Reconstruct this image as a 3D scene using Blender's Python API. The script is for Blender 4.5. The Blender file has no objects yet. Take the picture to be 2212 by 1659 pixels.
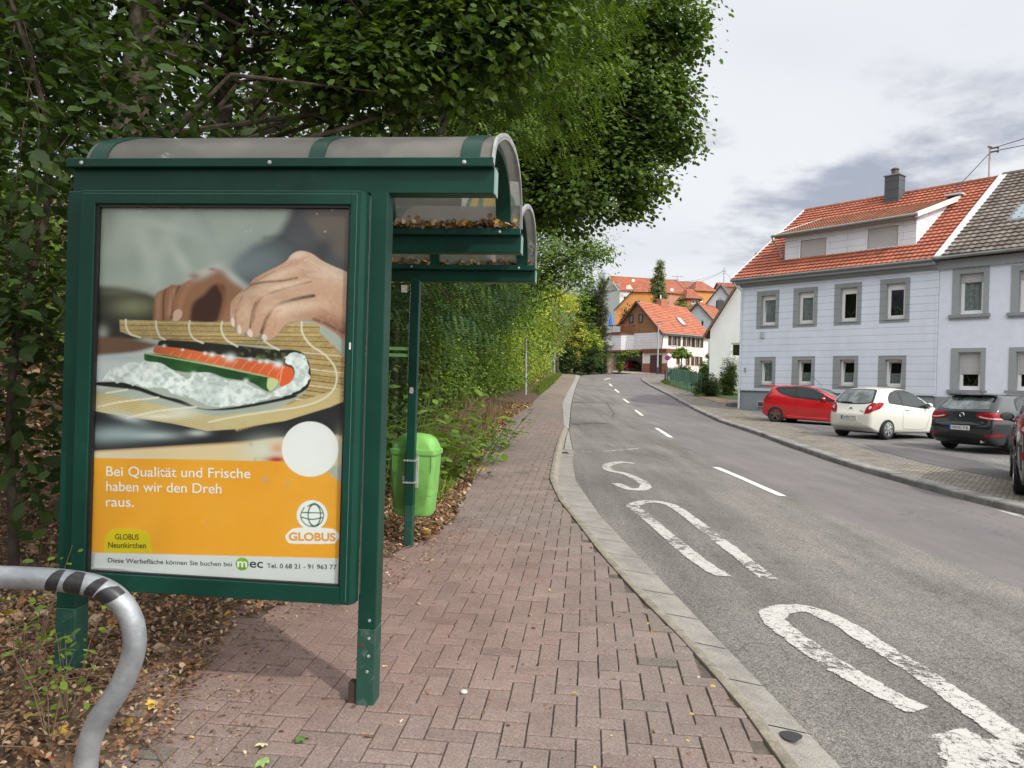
import bpy, bmesh, math, random
import numpy as np
from mathutils import Vector, Matrix
from mathutils.bvhtree import BVHTree
random.seed(7); RNG = np.random.default_rng(7)
S = bpy.context.scene; COL = S.collection
rad = math.radians
# ------------------------------------------------------------------ camera
ROLL = 0.0295; FPX = 1661.0
CR = np.array([math.cos(ROLL), 0, math.sin(ROLL)]); CU = np.array([-math.sin(ROLL), 0, math.cos(ROLL)])
CF = np.array([0, 1.0, 0]); CC = np.array([0, 0, 1.6])
cam = bpy.data.objects.new('camera', bpy.data.cameras.new('camera')); COL.objects.link(cam)
cam.data.sensor_width = 36; cam.data.lens = 36 * FPX / 2212; cam.data.clip_end = 3000; cam.data.clip_start = 0.05
cam.matrix_world = Matrix(((CR[0], CU[0], 0, 0), (CR[1], CU[1], -1, 0), (CR[2], CU[2], 0, 1.6), (0, 0, 0, 1)))
S.camera = cam
# ------------------------------------------------------------------ light
S.view_settings.view_transform = 'Standard'; S.view_settings.look = 'None'
S.view_settings.exposure = 0.30; S.view_settings.gamma = 1
S.cycles.use_denoising = True
S.cycles.max_bounces = 7; S.cycles.transparent_max_bounces = 12
SUN_AZ = math.atan2(0.66, -0.75)     # compass angle of the sun measured from +Y towards +X
SUN_EL = rad(44)
sun = bpy.data.objects.new('sun', bpy.data.lights.new('sun', 'SUN')); COL.objects.link(sun)
sun.data.energy = 2.0; sun.data.angle = rad(1.6); sun.data.color = (1.0, 0.95, 0.87)
sd = Vector((math.sin(SUN_AZ) * math.cos(SUN_EL), math.cos(SUN_AZ) * math.cos(SUN_EL), math.sin(SUN_EL)))
sun.rotation_euler = sd.to_track_quat('Z', 'Y').to_euler(); sun.location = (0, -20, 40)
W = bpy.data.worlds.new('World'); S.world = W; W.use_nodes = True
nt = W.node_tree; nt.nodes.clear()
def N(t, ty, **kw):
    n = t.nodes.new(ty)
    for k, v in kw.items():
        if k.startswith('_'): setattr(n, k[1:], v)
        else: n.inputs[k].default_value = v
    return n
sky = N(nt, 'ShaderNodeTexSky', _sky_type='NISHITA', _sun_disc=False, _sun_elevation=SUN_EL, _sun_rotation=SUN_AZ, _dust_density=2.0)
sc_ = N(nt, 'ShaderNodeVectorMath', _operation='SCALE'); sc_.inputs['Scale'].default_value = 0.10
nt.links.new(sky.outputs[0], sc_.inputs[0])
geo = N(nt, 'ShaderNodeTexCoord')
sep = N(nt, 'ShaderNodeSeparateXYZ'); nt.links.new(geo.outputs['Generated'], sep.inputs[0])
zz = N(nt, 'ShaderNodeMath', _operation='ADD'); zz.inputs[1].default_value = 0.16; nt.links.new(sep.outputs[2], zz.inputs[0])
zm = N(nt, 'ShaderNodeMath', _operation='MAXIMUM'); zm.inputs[1].default_value = 0.05; nt.links.new(zz.outputs[0], zm.inputs[0])
cmb = N(nt, 'ShaderNodeCombineXYZ')
for i in (0, 1):
    d_ = N(nt, 'ShaderNodeMath', _operation='DIVIDE'); nt.links.new(sep.outputs[i], d_.inputs[0]); nt.links.new(zm.outputs[0], d_.inputs[1]); nt.links.new(d_.outputs[0], cmb.inputs[i])
def wnoise(scale, detail, rough, lo, hi, off=0.0):
    mp = N(nt, 'ShaderNodeMapping'); mp.inputs['Location'].default_value = (off, off * .7, 0); nt.links.new(cmb.outputs[0], mp.inputs[0])
    n = N(nt, 'ShaderNodeTexNoise', Scale=scale, Detail=detail, Roughness=rough); nt.links.new(mp.outputs[0], n.inputs['Vector'])
    m = N(nt, 'ShaderNodeMapRange', _interpolation_type='SMOOTHSTEP'); m.inputs[1].default_value = lo; m.inputs[2].default_value = hi
    nt.links.new(n.outputs[0], m.inputs[0]); return m.outputs[0]
def wmix(a, b, f):
    m = N(nt, 'ShaderNodeMix', _data_type='RGBA')
    for s, v in ((6, a), (7, b), (0, f)):
        if isinstance(v, (tuple, float)): m.inputs[s].default_value = v
        else: nt.links.new(v, m.inputs[s])
    return m.outputs[2]
c1 = wmix((0.765, 0.775, 0.80, 1), (0.64, 0.655, 0.705, 1), wnoise(0.55, 3, .5, .42, .66, 3.1))
lowf = N(nt, 'ShaderNodeMapRange', _interpolation_type='SMOOTHSTEP'); lowf.inputs[1].default_value = .42; lowf.inputs[2].default_value = .29; nt.links.new(sep.outputs[2], lowf.inputs[0])
cl = wnoise(1.25, 8, .58, .46, .60, 15.2)
mul = N(nt, 'ShaderNodeMath', _operation='MULTIPLY'); nt.links.new(cl, mul.inputs[0]); nt.links.new(lowf.outputs[0], mul.inputs[1])
c2 = wmix(c1, (0.36, 0.385, 0.46, 1), mul.outputs[0])
skyc = wmix(c2, sc_.outputs[0], 0.10)
# broad sky glow around the sun behind the camera, added to brighten facades
dt = N(nt, 'ShaderNodeVectorMath', _operation='DOT_PRODUCT'); nt.links.new(geo.outputs['Generated'], dt.inputs[0]); dt.inputs[1].default_value = tuple(sd)
gm_ = N(nt, 'ShaderNodeMath', _operation='MAXIMUM'); gm_.inputs[1].default_value = 0; nt.links.new(dt.outputs['Value'], gm_.inputs[0])
gp_ = N(nt, 'ShaderNodeMath', _operation='POWER'); gp_.inputs[1].default_value = 1.6; nt.links.new(gm_.outputs[0], gp_.inputs[0])
gs_ = N(nt, 'ShaderNodeVectorMath', _operation='SCALE'); gs_.inputs[0].default_value = (1.55, 1.52, 1.5); nt.links.new(gp_.outputs[0], gs_.inputs['Scale'])
ga_ = N(nt, 'ShaderNodeVectorMath', _operation='ADD'); nt.links.new(skyc, ga_.inputs[0]); nt.links.new(gs_.outputs[0], ga_.inputs[1]); skyc = ga_.outputs[0]
bg = N(nt, 'ShaderNodeBackground', Strength=1.0); nt.links.new(skyc, bg.inputs[0])
wo = N(nt, 'ShaderNodeOutputWorld'); nt.links.new(bg.outputs[0], wo.inputs[0])
# ------------------------------------------------------------------ where things stand
def ray(px, py): return CF + CR * (px - 1106) / FPX + CU * (829.5 - py) / FPX
def at(px, py, Y): return CC + ray(px, py) * Y
LT = [(-8,-.08),(0,.03),(3.5,.14),(6.33,.245),(12,.47),(18,.62),(30,1.1),(45,1.6),(60,2.15),(75,2.75),(100,3.85)]
RT = [(-8,-.2),(0,-.05),(11,.1),(20,.27),(30,.45),(37,.75),(45,1.1),(60,1.85),(75,2.6),(100,3.85)]
_ly, _lz = zip(*LT); _ry, _rz = zip(*RT)
def h(x, y):
    x = np.asarray(x, float); y = np.asarray(y, float)
    a = np.interp(y, _ly, _lz); b = np.interp(y, _ry, _rz)
    t = np.clip((x - .8) / 6.7, 0, 1); t = t * t * (3 - 2 * t)
    return a * (1 - t) + b * t - .1
def gp(px, py, off=0.1):
    d = ray(px, py); ys = np.linspace(1, 112, 6000); P = CC[None] + d[None] * ys[:, None]
    g = P[:, 2] - h(P[:, 0], P[:, 1]) - off
    i = int(np.argmax(g < 0)); t = ys[i-1] + (ys[i] - ys[i-1]) * g[i-1] / (g[i-1] - g[i]); return CC + d * t
def fn(tab):
    t = sorted(tab); ys = [a for a, b in t]; xs = [b for a, b in t]
    return lambda y: np.interp(y, ys, xs)
XL = fn([(-12,-1.4),(0,-1.45),(3.1,-1.40),(4.48,-1.59),(4.84,-1.32),(6.23,-.85),(7.2,-.64),(8.9,-.58),(13.8,-.52),(16.7,-.33),(20.6,-.05),(26.7,.73),(41.7,1.99),(55.2,3.12),(66.6,4.07),(80,5.3)])
XK = fn([(-12,1.6),(0,1.3),(3.02,1.11),(3.54,1.1),(4.32,1.02),(5.14,.89),(6.2,.76),(7.57,.645),(8.51,.555),(9.92,.515),(12.22,.69),(16.6,1.07),(18.44,1.27),(27.8,1.85),(44.3,3.32),(66.3,5.41),(80,6.7)])
XE = fn([(-12,2.1),(0,1.6),(3.23,1.42),(3.93,1.36),(4.89,1.27),(6.34,1.14),(8.09,.98),(10.41,.9),(12.3,1.0),(13.67,1.14),(16.6,1.3),(18.95,1.45),(27.25,2.12),(44.3,3.62),(57,4.82),(69.85,6.12),(80,7.1)])
XS = fn([(-12,5.5),(0,4.6),(6.31,4.25),(8.92,3.96),(10.58,3.76),(13.3,3.57),(19.3,4.04),(31.9,5.68),(42.2,6.73),(61.8,8.3),(72.7,9.57),(76,10)])
XR = fn([(-12,9.5),(0,7.9),(10.66,7.15),(12,6.98),(14.35,6.91),(16.5,6.96),(20.5,7.30),(23.9,7.68),(29.2,8.05),(36,8.6),(46.7,9.69),(61.6,10.9),(70.3,11.8),(74.9,12.7)])
# ------------------------------------------------------------------ mesh helpers
def obj(name, me, mats=None, parent=None):
    o = bpy.data.objects.new(name, me); COL.objects.link(o)
    if mats is not None:
        for m in (mats if isinstance(mats, (list, tuple)) else [mats]): me.materials.append(m)
    if parent is not None: o.parent = parent
    return o
def tag(o, label=None, cat=None, group=None, kind=None):
    if label: o['label'] = label
    if cat: o['category'] = cat
    if group: o['group'] = group
    if kind: o['kind'] = kind
    return o
def thing(name, label, cat, loc=(0, 0, 0), rz=0, group=None):
    o = bpy.data.objects.new(name, None); COL.objects.link(o); o.location = [float(a) for a in loc]; o.rotation_euler = (0, 0, rz)
    o.empty_display_size = .2
    return tag(o, label, cat, group)
def fast_mesh(name, verts, faces_flat, loop_counts, smooth=False):
    me = bpy.data.meshes.new(name)
    verts = np.asarray(verts, np.float32); faces_flat = np.asarray(faces_flat, np.int32); lc = np.asarray(loop_counts, np.int32)
    me.vertices.add(len(verts)); me.vertices.foreach_set('co', verts.ravel())
    me.loops.add(len(faces_flat)); me.loops.foreach_set('vertex_index', faces_flat)
    me.polygons.add(len(lc)); st = np.concatenate(([0], np.cumsum(lc)[:-1])).astype(np.int32)
    me.polygons.foreach_set('loop_start', st); me.polygons.foreach_set('loop_total', lc)
    me.polygons.foreach_set('use_smooth', np.full(len(lc), bool(smooth)))
    me.update(calc_edges=True); return me
def set_col(me, cols, name='Col'):
    a = me.color_attributes.new(name, 'FLOAT_COLOR', 'POINT')
    c = np.ones((len(me.vertices), 4), np.float32); c[:, :3] = cols; a.data.foreach_set('color', c.ravel())
class MB:
    def __init__(s): s.v = []; s.f = []; s.mi = []; s.m = 0
    def add(s, vs, fs):
        b = len(s.v); s.v += [tuple(float(c) for c in p) for p in vs]
        for f in fs: s.f.append([b + i for i in f]); s.mi.append(s.m)
        return s
    def box(s, x0, x1, y0, y1, z0, z1):
        return s.add([(x0,y0,z0),(x1,y0,z0),(x1,y1,z0),(x0,y1,z0),(x0,y0,z1),(x1,y0,z1),(x1,y1,z1),(x0,y1,z1)],
                     [(0,3,2,1),(4,5,6,7),(0,1,5,4),(1,2,6,5),(2,3,7,6),(3,0,4,7)])
    def bar(s, p, q, w, t, up=(0, 0, 1)):
        p = Vector(p); q = Vector(q); d = (q - p).normalized(); up = Vector(up)
        if abs(d.dot(up)) > .99: up = Vector((0, 1, 0))
        a = d.cross(up).normalized() * w / 2; b = a.cross(d).normalized() * t / 2
        vs = [p - a - b, p + a - b, p + a + b, p - a + b, q - a - b, q + a - b, q + a + b, q - a + b]
        return s.add(vs, [(0,3,2,1),(4,5,6,7),(0,1,5,4),(1,2,6,5),(2,3,7,6),(3,0,4,7)])
    def quad(s, a, b, c, d): return s.add([a, b, c, d], [(0, 1, 2, 3)])
    def prism(s, pts, axis, a, b):
        """pts 2-D outline; axis 0/1/2 the extrusion axis, from a to b"""
        n = len(pts)
        def P(p, t):
            l = list(p); l.insert(axis, t); return l
        return s.add([P(p, a) for p in pts] + [P(p, b) for p in pts],
                     [tuple(range(n))[::-1], tuple(range(n, 2 * n))] + [(i, (i + 1) % n, n + (i + 1) % n, n + i) for i in range(n)])
    def tube(s, path, r, n=10, caps=True):
        path = [Vector(p) for p in path]; rs = r if isinstance(r, (list, tuple)) else [r] * len(path)
        b = len(s.v); prev = None
        for i, p in enumerate(path):
            d = ((path[min(i + 1, len(path) - 1)] - path[max(i - 1, 0)])).normalized()
            if prev is None:
                a = d.cross(Vector((0, 0, 1)) if abs(d.z) < .9 else Vector((1, 0, 0))).normalized()
            else: a = (prev - d * prev.dot(d)).normalized()
            prev = a; c = d.cross(a)
            for k in range(n):
                t = 2 * math.pi * k / n; q = p + a * (rs[i] * math.cos(t)) + c * (rs[i] * math.sin(t)); s.v.append(tuple(q))
        for i in range(len(path) - 1):
            for k in range(n):
                s.f.append([b + i*n + k, b + i*n + (k+1) % n, b + (i+1)*n + (k+1) % n, b + (i+1)*n + k]); s.mi.append(s.m)
        if caps:
            s.f.append([b + k for k in range(n)][::-1]); s.mi.append(s.m)
            s.f.append([b + (len(path)-1)*n + k for k in range(n)]); s.mi.append(s.m)
        return s
    def lathe(s, prof, n=20, axis=2, c=(0, 0, 0), caps=True):
        b = len(s.v)
        for (r, z) in prof:
            for k in range(n):
                t = 2 * math.pi * k / n; p = [r * math.cos(t), r * math.sin(t)]; p.insert(axis, z)
                s.v.append(tuple(p[i] + c[i] for i in range(3)))
        for i in range(len(prof) - 1):
            for k in range(n): s.f.append([b+i*n+k, b+i*n+(k+1) % n, b+(i+1)*n+(k+1) % n, b+(i+1)*n+k]); s.mi.append(s.m)
        if caps and prof[0][0] > 1e-4: s.f.append([b + k for k in range(n)][::-1]); s.mi.append(s.m)
        if caps and prof[-1][0] > 1e-4: s.f.append([b + (len(prof)-1)*n + k for k in range(n)]); s.mi.append(s.m)
        return s
    def mesh(s, name, smooth=False, bevel=0, ang=35):
        me = bpy.data.meshes.new(name); me.from_pydata(s.v, [], s.f)
        me.polygons.foreach_set('material_index', s.mi)
        bm = bmesh.new(); bm.from_mesh(me); bmesh.ops.recalc_face_normals(bm, faces=bm.faces)
        if bevel: bmesh.ops.bevel(bm, geom=[e for e in bm.edges if e.is_manifold and e.calc_face_angle(0) > .5], offset=bevel, segments=1, affect='EDGES', clamp_overlap=True)
        if smooth:
            for f in bm.faces: f.smooth = True
            for e in bm.edges:
                if e.is_manifold and e.calc_face_angle(0) > rad(ang): e.smooth = False
        bm.to_mesh(me); bm.free(); me.update(); return me
    def build(s, name, mat, parent=None, smooth=False, bevel=0, **k): return obj(name, s.mesh(name, smooth, bevel, **k), mat, parent)
def cat_spline(pts, n=8):
    P = [np.array(p, float) for p in pts]; P = [2*P[0]-P[1]] + P + [2*P[-1]-P[-2]]; out = []
    for i in range(1, len(P) - 2):
        for k in range(n):
            t = k / n; a, b, c, d = P[i-1], P[i], P[i+1], P[i+2]
            out.append(.5*((2*b)+(-a+c)*t+(2*a-5*b+4*c-d)*t*t+(-a+3*b-3*c+d)*t**3))
    out.append(P[-2]); return out
# ------------------------------------------------------------------ materials
def srgb(r, g, b): return tuple((c/255/12.92 if c/255 <= .04045 else ((c/255+.055)/1.055)**2.4) for c in (r, g, b))
MC = {}
def mat(name, base=(.5,.5,.5), rough=.6, metal=0.0, var=.12, scale=6.0, bump=0.0, bscale=60.0, spec=.5, coat=0.0, attr=None, base2=None, dirt=0.0, dirtcol=(.08,.07,.05), alpha=None, trans=0.0, detail=6, emis=None, coatr=.05, grain=0.0, gscale=260):
    if name in MC: return MC[name]
    m = bpy.data.materials.new(name); m.use_nodes = True; t = m.node_tree; b = t.nodes['Principled BSDF']
    b.inputs['Roughness'].default_value = rough; b.inputs['Metallic'].default_value = metal; b.inputs['Specular IOR Level'].default_value = spec
    b.inputs['Coat Weight'].default_value = coat; b.inputs['Coat Roughness'].default_value = coatr
    tc = N(t, 'ShaderNodeTexCoord'); no = N(t, 'ShaderNodeTexNoise', Scale=scale, Detail=detail, Roughness=.6); t.links.new(tc.outputs['Object'], no.inputs['Vector'])
    mr = N(t, 'ShaderNodeMapRange'); mr.inputs[1].default_value = .3; mr.inputs[2].default_value = .7; mr.inputs[3].default_value = 1 - var; mr.inputs[4].default_value = 1 + var
    t.links.new(no.outputs[0], mr.inputs[0])
    src = N(t, 'ShaderNodeRGB'); src.outputs[0].default_value = (*base, 1); c = src.outputs[0]
    if attr: at_ = N(t, 'ShaderNodeAttribute', _attribute_name=attr); c = at_.outputs['Color']
    def mix(f, a, bb):
        x = N(t, 'ShaderNodeMix', _data_type='RGBA')
        for s, v in ((0, f), (6, a), (7, bb)):
            if isinstance(v, (tuple, float)): x.inputs[s].default_value = v
            else: t.links.new(v, x.inputs[s])
        return x.outputs[2]
    if base2 is not None:
        n2 = N(t, 'ShaderNodeTexNoise', Scale=scale * .7, Detail=5, Roughness=.65); t.links.new(tc.outputs['Object'], n2.inputs['Vector'])
        r2 = N(t, 'ShaderNodeMapRange'); r2.inputs[1].default_value = .42; r2.inputs[2].default_value = .6; t.links.new(n2.outputs[0], r2.inputs[0])
        c = mix(r2.outputs[0], c, (*base2, 1.0))
    if dirt:
        n3 = N(t, 'ShaderNodeTexNoise', Scale=scale * 2.3, Detail=8, Roughness=.75); t.links.new(tc.outputs['Object'], n3.inputs['Vector'])
        r3 = N(t, 'ShaderNodeMapRange'); r3.inputs[1].default_value = .55; r3.inputs[2].default_value = .75; r3.inputs[4].default_value = dirt; t.links.new(n3.outputs[0], r3.inputs[0])
        c = mix(r3.outputs[0], c, (*dirtcol, 1.0))
    vm = N(t, 'ShaderNodeVectorMath', _operation='SCALE'); t.links.new(c, vm.inputs[0]); t.links.new(mr.outputs[0], vm.inputs['Scale'])
    if grain:
        vg = N(t, 'ShaderNodeTexVoronoi', Scale=gscale); t.links.new(tc.outputs['Object'], vg.inputs[0]); sg_ = N(t, 'ShaderNodeSeparateColor'); t.links.new(vg.outputs['Color'], sg_.inputs[0])
        rg = N(t, 'ShaderNodeMapRange'); rg.inputs[3].default_value = 1 - grain; rg.inputs[4].default_value = 1 + grain; t.links.new(sg_.outputs[0], rg.inputs[0])
        v2 = N(t, 'ShaderNodeVectorMath', _operation='SCALE'); t.links.new(vm.outputs[0], v2.inputs[0]); t.links.new(rg.outputs[0], v2.inputs['Scale']); vm = v2
    t.links.new(vm.outputs[0], b.inputs['Base Color'])
    if bump:
        nb = N(t, 'ShaderNodeTexNoise', Scale=bscale, Detail=4); t.links.new(tc.outputs['Object'], nb.inputs['Vector'])
        bp = N(t, 'ShaderNodeBump', Strength=bump, Distance=.01); t.links.new(nb.outputs[0], bp.inputs['Height']); t.links.new(bp.outputs[0], b.inputs['Normal'])
    out = t.nodes['Material Output']
    if trans:
        tr = N(t, 'ShaderNodeBsdfTranslucent'); tv = N(t, 'ShaderNodeVectorMath', _operation='MULTIPLY'); tv.inputs[1].default_value = (1.25, 1.3, .55)
        t.links.new(vm.outputs[0], tv.inputs[0]); t.links.new(tv.outputs[0], tr.inputs[0])
        ms = N(t, 'ShaderNodeMixShader', Fac=trans); t.links.new(b.outputs[0], ms.inputs[1]); t.links.new(tr.outputs[0], ms.inputs[2]); t.links.new(ms.outputs[0], out.inputs[0])
    if alpha is not None: b.inputs['Alpha'].default_value = alpha
    if emis: b.inputs['Emission Color'].default_value = (*base, 1); b.inputs['Emission Strength'].default_value = emis
    m['vm'] = 1; MC[name] = m; return m
def glassy(name, tint=(.9,.95,.95), see=.85, rough=.03, refl=.045):
    if name in MC: return MC[name]
    m = bpy.data.materials.new(name); m.use_nodes = True; t = m.node_tree; t.nodes.remove(t.nodes['Principled BSDF'])
    tr = N(t, 'ShaderNodeBsdfTransparent'); tr.inputs[0].default_value = (*[c * see for c in tint], 1)
    gl = N(t, 'ShaderNodeBsdfGlossy', Roughness=rough); lw = N(t, 'ShaderNodeLayerWeight', Blend=.5); pw = N(t, 'ShaderNodeMath', _operation='POWER'); pw.inputs[1].default_value = 4.0; t.links.new(lw.outputs['Facing'], pw.inputs[0]); fr = N(t, 'ShaderNodeMapRange'); fr.inputs[3].default_value = refl; fr.inputs[4].default_value = .9; t.links.new(pw.outputs[0], fr.inputs[0])
    ms = N(t, 'ShaderNodeMixShader'); t.links.new(fr.outputs[0], ms.inputs[0]); t.links.new(tr.outputs[0], ms.inputs[1]); t.links.new(gl.outputs[0], ms.inputs[2])
    t.links.new(ms.outputs[0], t.nodes['Material Output'].inputs[0]); MC[name] = m; return m

# ================================================================== GROUND, ROAD, PAVEMENT
def grid_sheet(name, fx0, fx1, ys, zf, m, nx=8, kind='structure', col=None, skirt=0):
    """sheet between x=fx0(y) and x=fx1(y)"""
    ys = np.asarray(ys); t = np.linspace(0, 1, nx + 1)
    X = fx0(ys)[:, None] * (1 - t) + fx1(ys)[:, None] * t; Y = np.repeat(ys[:, None], nx + 1, 1)
    Z = zf(X, Y); ny = len(ys); V = np.stack([X, Y, Z], -1).reshape(-1, 3)
    idx = np.arange(ny * (nx + 1)).reshape(ny, nx + 1)
    F = np.stack([idx[:-1, :-1], idx[:-1, 1:], idx[1:, 1:], idx[1:, :-1]], -1).reshape(-1, 4)
    me = fast_mesh(name, V, F.ravel(), np.full(len(F), 4), True)
    o = obj(name, me, m)
    if kind: o['kind'] = kind
    return o
def asphalt(name, c1, c2, speck, sscale, bump=.5):
    m = bpy.data.materials.new(name); m.use_nodes = True; t = m.node_tree; b = t.nodes['Principled BSDF']; b.inputs['Roughness'].default_value = .85; b.inputs['Specular IOR Level'].default_value = .3
    tc = N(t, 'ShaderNodeTexCoord')
    n = N(t, 'ShaderNodeTexNoise', Scale=.45, Detail=7, Roughness=.62); t.links.new(tc.outputs['Object'], n.inputs[0])
    mp = N(t, 'ShaderNodeMapping'); mp.inputs['Scale'].default_value = (1.3, .12, 1); mp.inputs['Rotation'].default_value = (0, 0, .05); t.links.new(tc.outputs['Object'], mp.inputs[0])
    nl = N(t, 'ShaderNodeTexNoise', Scale=1.6, Detail=5, Roughness=.6); t.links.new(mp.outputs[0], nl.inputs[0])
    av = N(t, 'ShaderNodeMath', _operation='ADD'); t.links.new(n.outputs[0], av.inputs[0]); t.links.new(nl.outputs[0], av.inputs[1])
    r = N(t, 'ShaderNodeMapRange'); r.inputs[1].default_value = .82; r.inputs[2].default_value = 1.18; t.links.new(av.outputs[0], r.inputs[0])
    x = N(t, 'ShaderNodeMix', _data_type='RGBA'); x.inputs[6].default_value = (*c1, 1); x.inputs[7].default_value = (*c2, 1); t.links.new(r.outputs[0], x.inputs[0])
    v = N(t, 'ShaderNodeTexVoronoi', Scale=sscale, Randomness=1.0); t.links.new(tc.outputs['Object'], v.inputs[0])
    hs = N(t, 'ShaderNodeSeparateColor'); t.links.new(v.outputs['Color'], hs.inputs[0])
    r2 = N(t, 'ShaderNodeMapRange'); r2.inputs[3].default_value = 1 - speck; r2.inputs[4].default_value = 1 + speck; t.links.new(hs.outputs[0], r2.inputs[0])
    n4 = N(t, 'ShaderNodeTexNoise', Scale=sscale * .35, Detail=3, Roughness=.7); t.links.new(tc.outputs['Object'], n4.inputs[0])
    r4 = N(t, 'ShaderNodeMapRange'); r4.inputs[1].default_value = .3; r4.inputs[2].default_value = .7; r4.inputs[3].default_value = 1 - speck*.6; r4.inputs[4].default_value = 1 + speck*.6; t.links.new(n4.outputs[0], r4.inputs[0])
    mm = N(t, 'ShaderNodeMath', _operation='MULTIPLY'); t.links.new(r2.outputs[0], mm.inputs[0]); t.links.new(r4.outputs[0], mm.inputs[1])
    s = N(t, 'ShaderNodeVectorMath', _operation='SCALE'); t.links.new(x.outputs[2], s.inputs[0]); t.links.new(mm.outputs[0], s.inputs['Scale'])
    # fine cracks
    vc = N(t, 'ShaderNodeTexVoronoi', Scale=.55, _feature='DISTANCE_TO_EDGE'); nn = N(t, 'ShaderNodeTexNoise', Scale=2.5, Detail=4); t.links.new(tc.outputs['Object'], nn.inputs[0])
    ad = N(t, 'ShaderNodeVectorMath', _operation='ADD'); t.links.new(tc.outputs['Object'], ad.inputs[0]); t.links.new(nn.outputs['Color'], ad.inputs[1]); t.links.new(ad.outputs[0], vc.inputs[0])
    rc = N(t, 'ShaderNodeMapRange'); rc.inputs[1].default_value = .002; rc.inputs[2].default_value = .008; rc.inputs[3].default_value = .72; rc.inputs[4].default_value = 1; t.links.new(vc.outputs[0], rc.inputs[0])
    s2 = N(t, 'ShaderNodeVectorMath', _operation='SCALE'); t.links.new(s.outputs[0], s2.inputs[0]); t.links.new(rc.outputs[0], s2.inputs['Scale'])
    t.links.new(s2.outputs[0], b.inputs['Base Color'])
    bp = N(t, 'ShaderNodeBump', Strength=bump, Distance=.006); t.links.new(v.outputs['Distance'], bp.inputs['Height']); t.links.new(bp.outputs[0], b.inputs['Normal'])
    return m
M_old = asphalt('asphalt_old', (.128,.119,.108), (.205,.19,.172), .42, 120, .6)
M_new = asphalt('asphalt_new', (.135,.122,.122), (.175,.160,.158), .13, 160, .25)
M_park = asphalt('asphalt_parking', (.10,.096,.094), (.20,.19,.18), .25, 60, .3)
M_soil = mat('leafy_soil', (.075,.052,.036), .95, var=.45, scale=14, base2=(.13,.088,.058), bump=.8, bscale=35, spec=.2)
M_terrain = mat('terrain_grass', (.06,.085,.025), .95, var=.4, scale=.5, base2=(.10,.10,.04), bump=.4, bscale=8, spec=.2)
def bank(X, Y):
    """extra height of the slope left of the pavement"""
    d = XL(Y) - X; b = np.clip(d - 1.9, 0, None) * .52
    return np.minimum(b, 6.5) + .05 * np.clip(d, 0, 1)
def far_rise(X, Y):
    a = np.clip(Y - 108, 0, None) * .20; return np.minimum(a, 27)
def terr(X, Y): 
    z = h(X, Y) + far_rise(X, Y)
    return z
# big ground sheet (non uniform grid reaching the horizon)
gx = np.concatenate([[-900,-500,-300,-200,-140,-100,-70,-50,-38], np.arange(-30,-8,1.5), np.arange(-8,14,.5), np.arange(14,30,1.5), [32,38,50,70,100,140,200,300,500,900]])
gy = np.concatenate([[-600,-300,-150,-80,-40,-20], np.arange(-12,24,.5), np.arange(24,110,2.0), np.arange(110,260,10), [300,400,600,900,1500,2500]])
GX, GY = np.meshgrid(gx, gy); GXc = np.clip(GX, -60, 60)
GZ = terr(GX, GY) - .03
left = (XL(np.clip(GY, -12, 80)) - GX) > -.12
GZ = np.where(left & (GY < 82), h(GX, GY) + .085 + bank(GX, np.clip(GY, -12, 80)) + .02*np.sin(GX*3.1+GY*2.3)*np.cos(GY*1.7-GX), GZ)
onroad = (GX > XL(np.clip(GY,-12,80)) + .1) & (GX < XR(np.clip(GY,-12,80)) + 6) & (GY > -12) & (GY < 100)
GZ = np.where(onroad, h(GX, GY) - .12, GZ)
rt = (GX > XR(np.clip(GY,-12,80)) + 6) & (GY < 40); GZ = np.where(rt, h(GX, GY) - .02, GZ)
idx = np.arange(GX.size).reshape(GX.shape)
F = np.stack([idx[:-1,:-1], idx[:-1,1:], idx[1:,1:], idx[1:,:-1]], -1).reshape(-1, 4)
gm = fast_mesh('ground', np.stack([GX, GY, GZ], -1).reshape(-1, 3), F.ravel(), np.full(len(F), 4), True)
ground = obj('ground', gm, [M_terrain, M_soil]); ground['kind'] = 'structure'
mi = ((GX[:-1,:-1] > -32) & (GX[:-1,:-1] < XL(np.clip(GY[:-1,:-1], -12, 80)) + 1.5) & (GY[:-1,:-1] < 62) & (GY[:-1,:-1] > -40)).astype(np.int32).ravel()
gm.polygons.foreach_set('material_index', mi)
ysn = np.concatenate([np.arange(-12, 24, .25), np.arange(24, 74.1, .5)])
flat = lambda o: (lambda X, Y: h(X, Y) + o)
grid_sheet('road', XE, XS, ysn, flat(0), M_old, 10)
grid_sheet('resurfaced_road', XS, XR, ysn, flat(0.0), M_new, 8)
# road beyond, bending away to the right
pairs = [((XE(73.),73),(XR(74.1),74.1)),((7.3,78.9),(13.3,76.0)),((8.6,81.8),(14.6,77.0)),((10.8,85.4),(16.6,78.6)),((14,88.4),(20,80.5)),((20,91),(26,83)),((30,93.5),(34,85.5)),((60,97),(60,89))]
pa = cat_spline([list(a) + list(b) for a, b in pairs], 6)
V = []; nn = 8
for p in pa:
    for k in range(nn + 1):
        t = k / nn; x = p[0]*(1-t)+p[2]*t; y = p[1]*(1-t)+p[3]*t; V.append((x, y, float(h(x, y)) + .004))
fs = [(i*(nn+1)+k, i*(nn+1)+k+1, (i+1)*(nn+1)+k+1, (i+1)*(nn+1)+k) for i in range(len(pa)-1) for k in range(nn)]
MB().add(V, fs).build('road_bend', M_new, smooth=True)['kind'] = 'structure'
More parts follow.
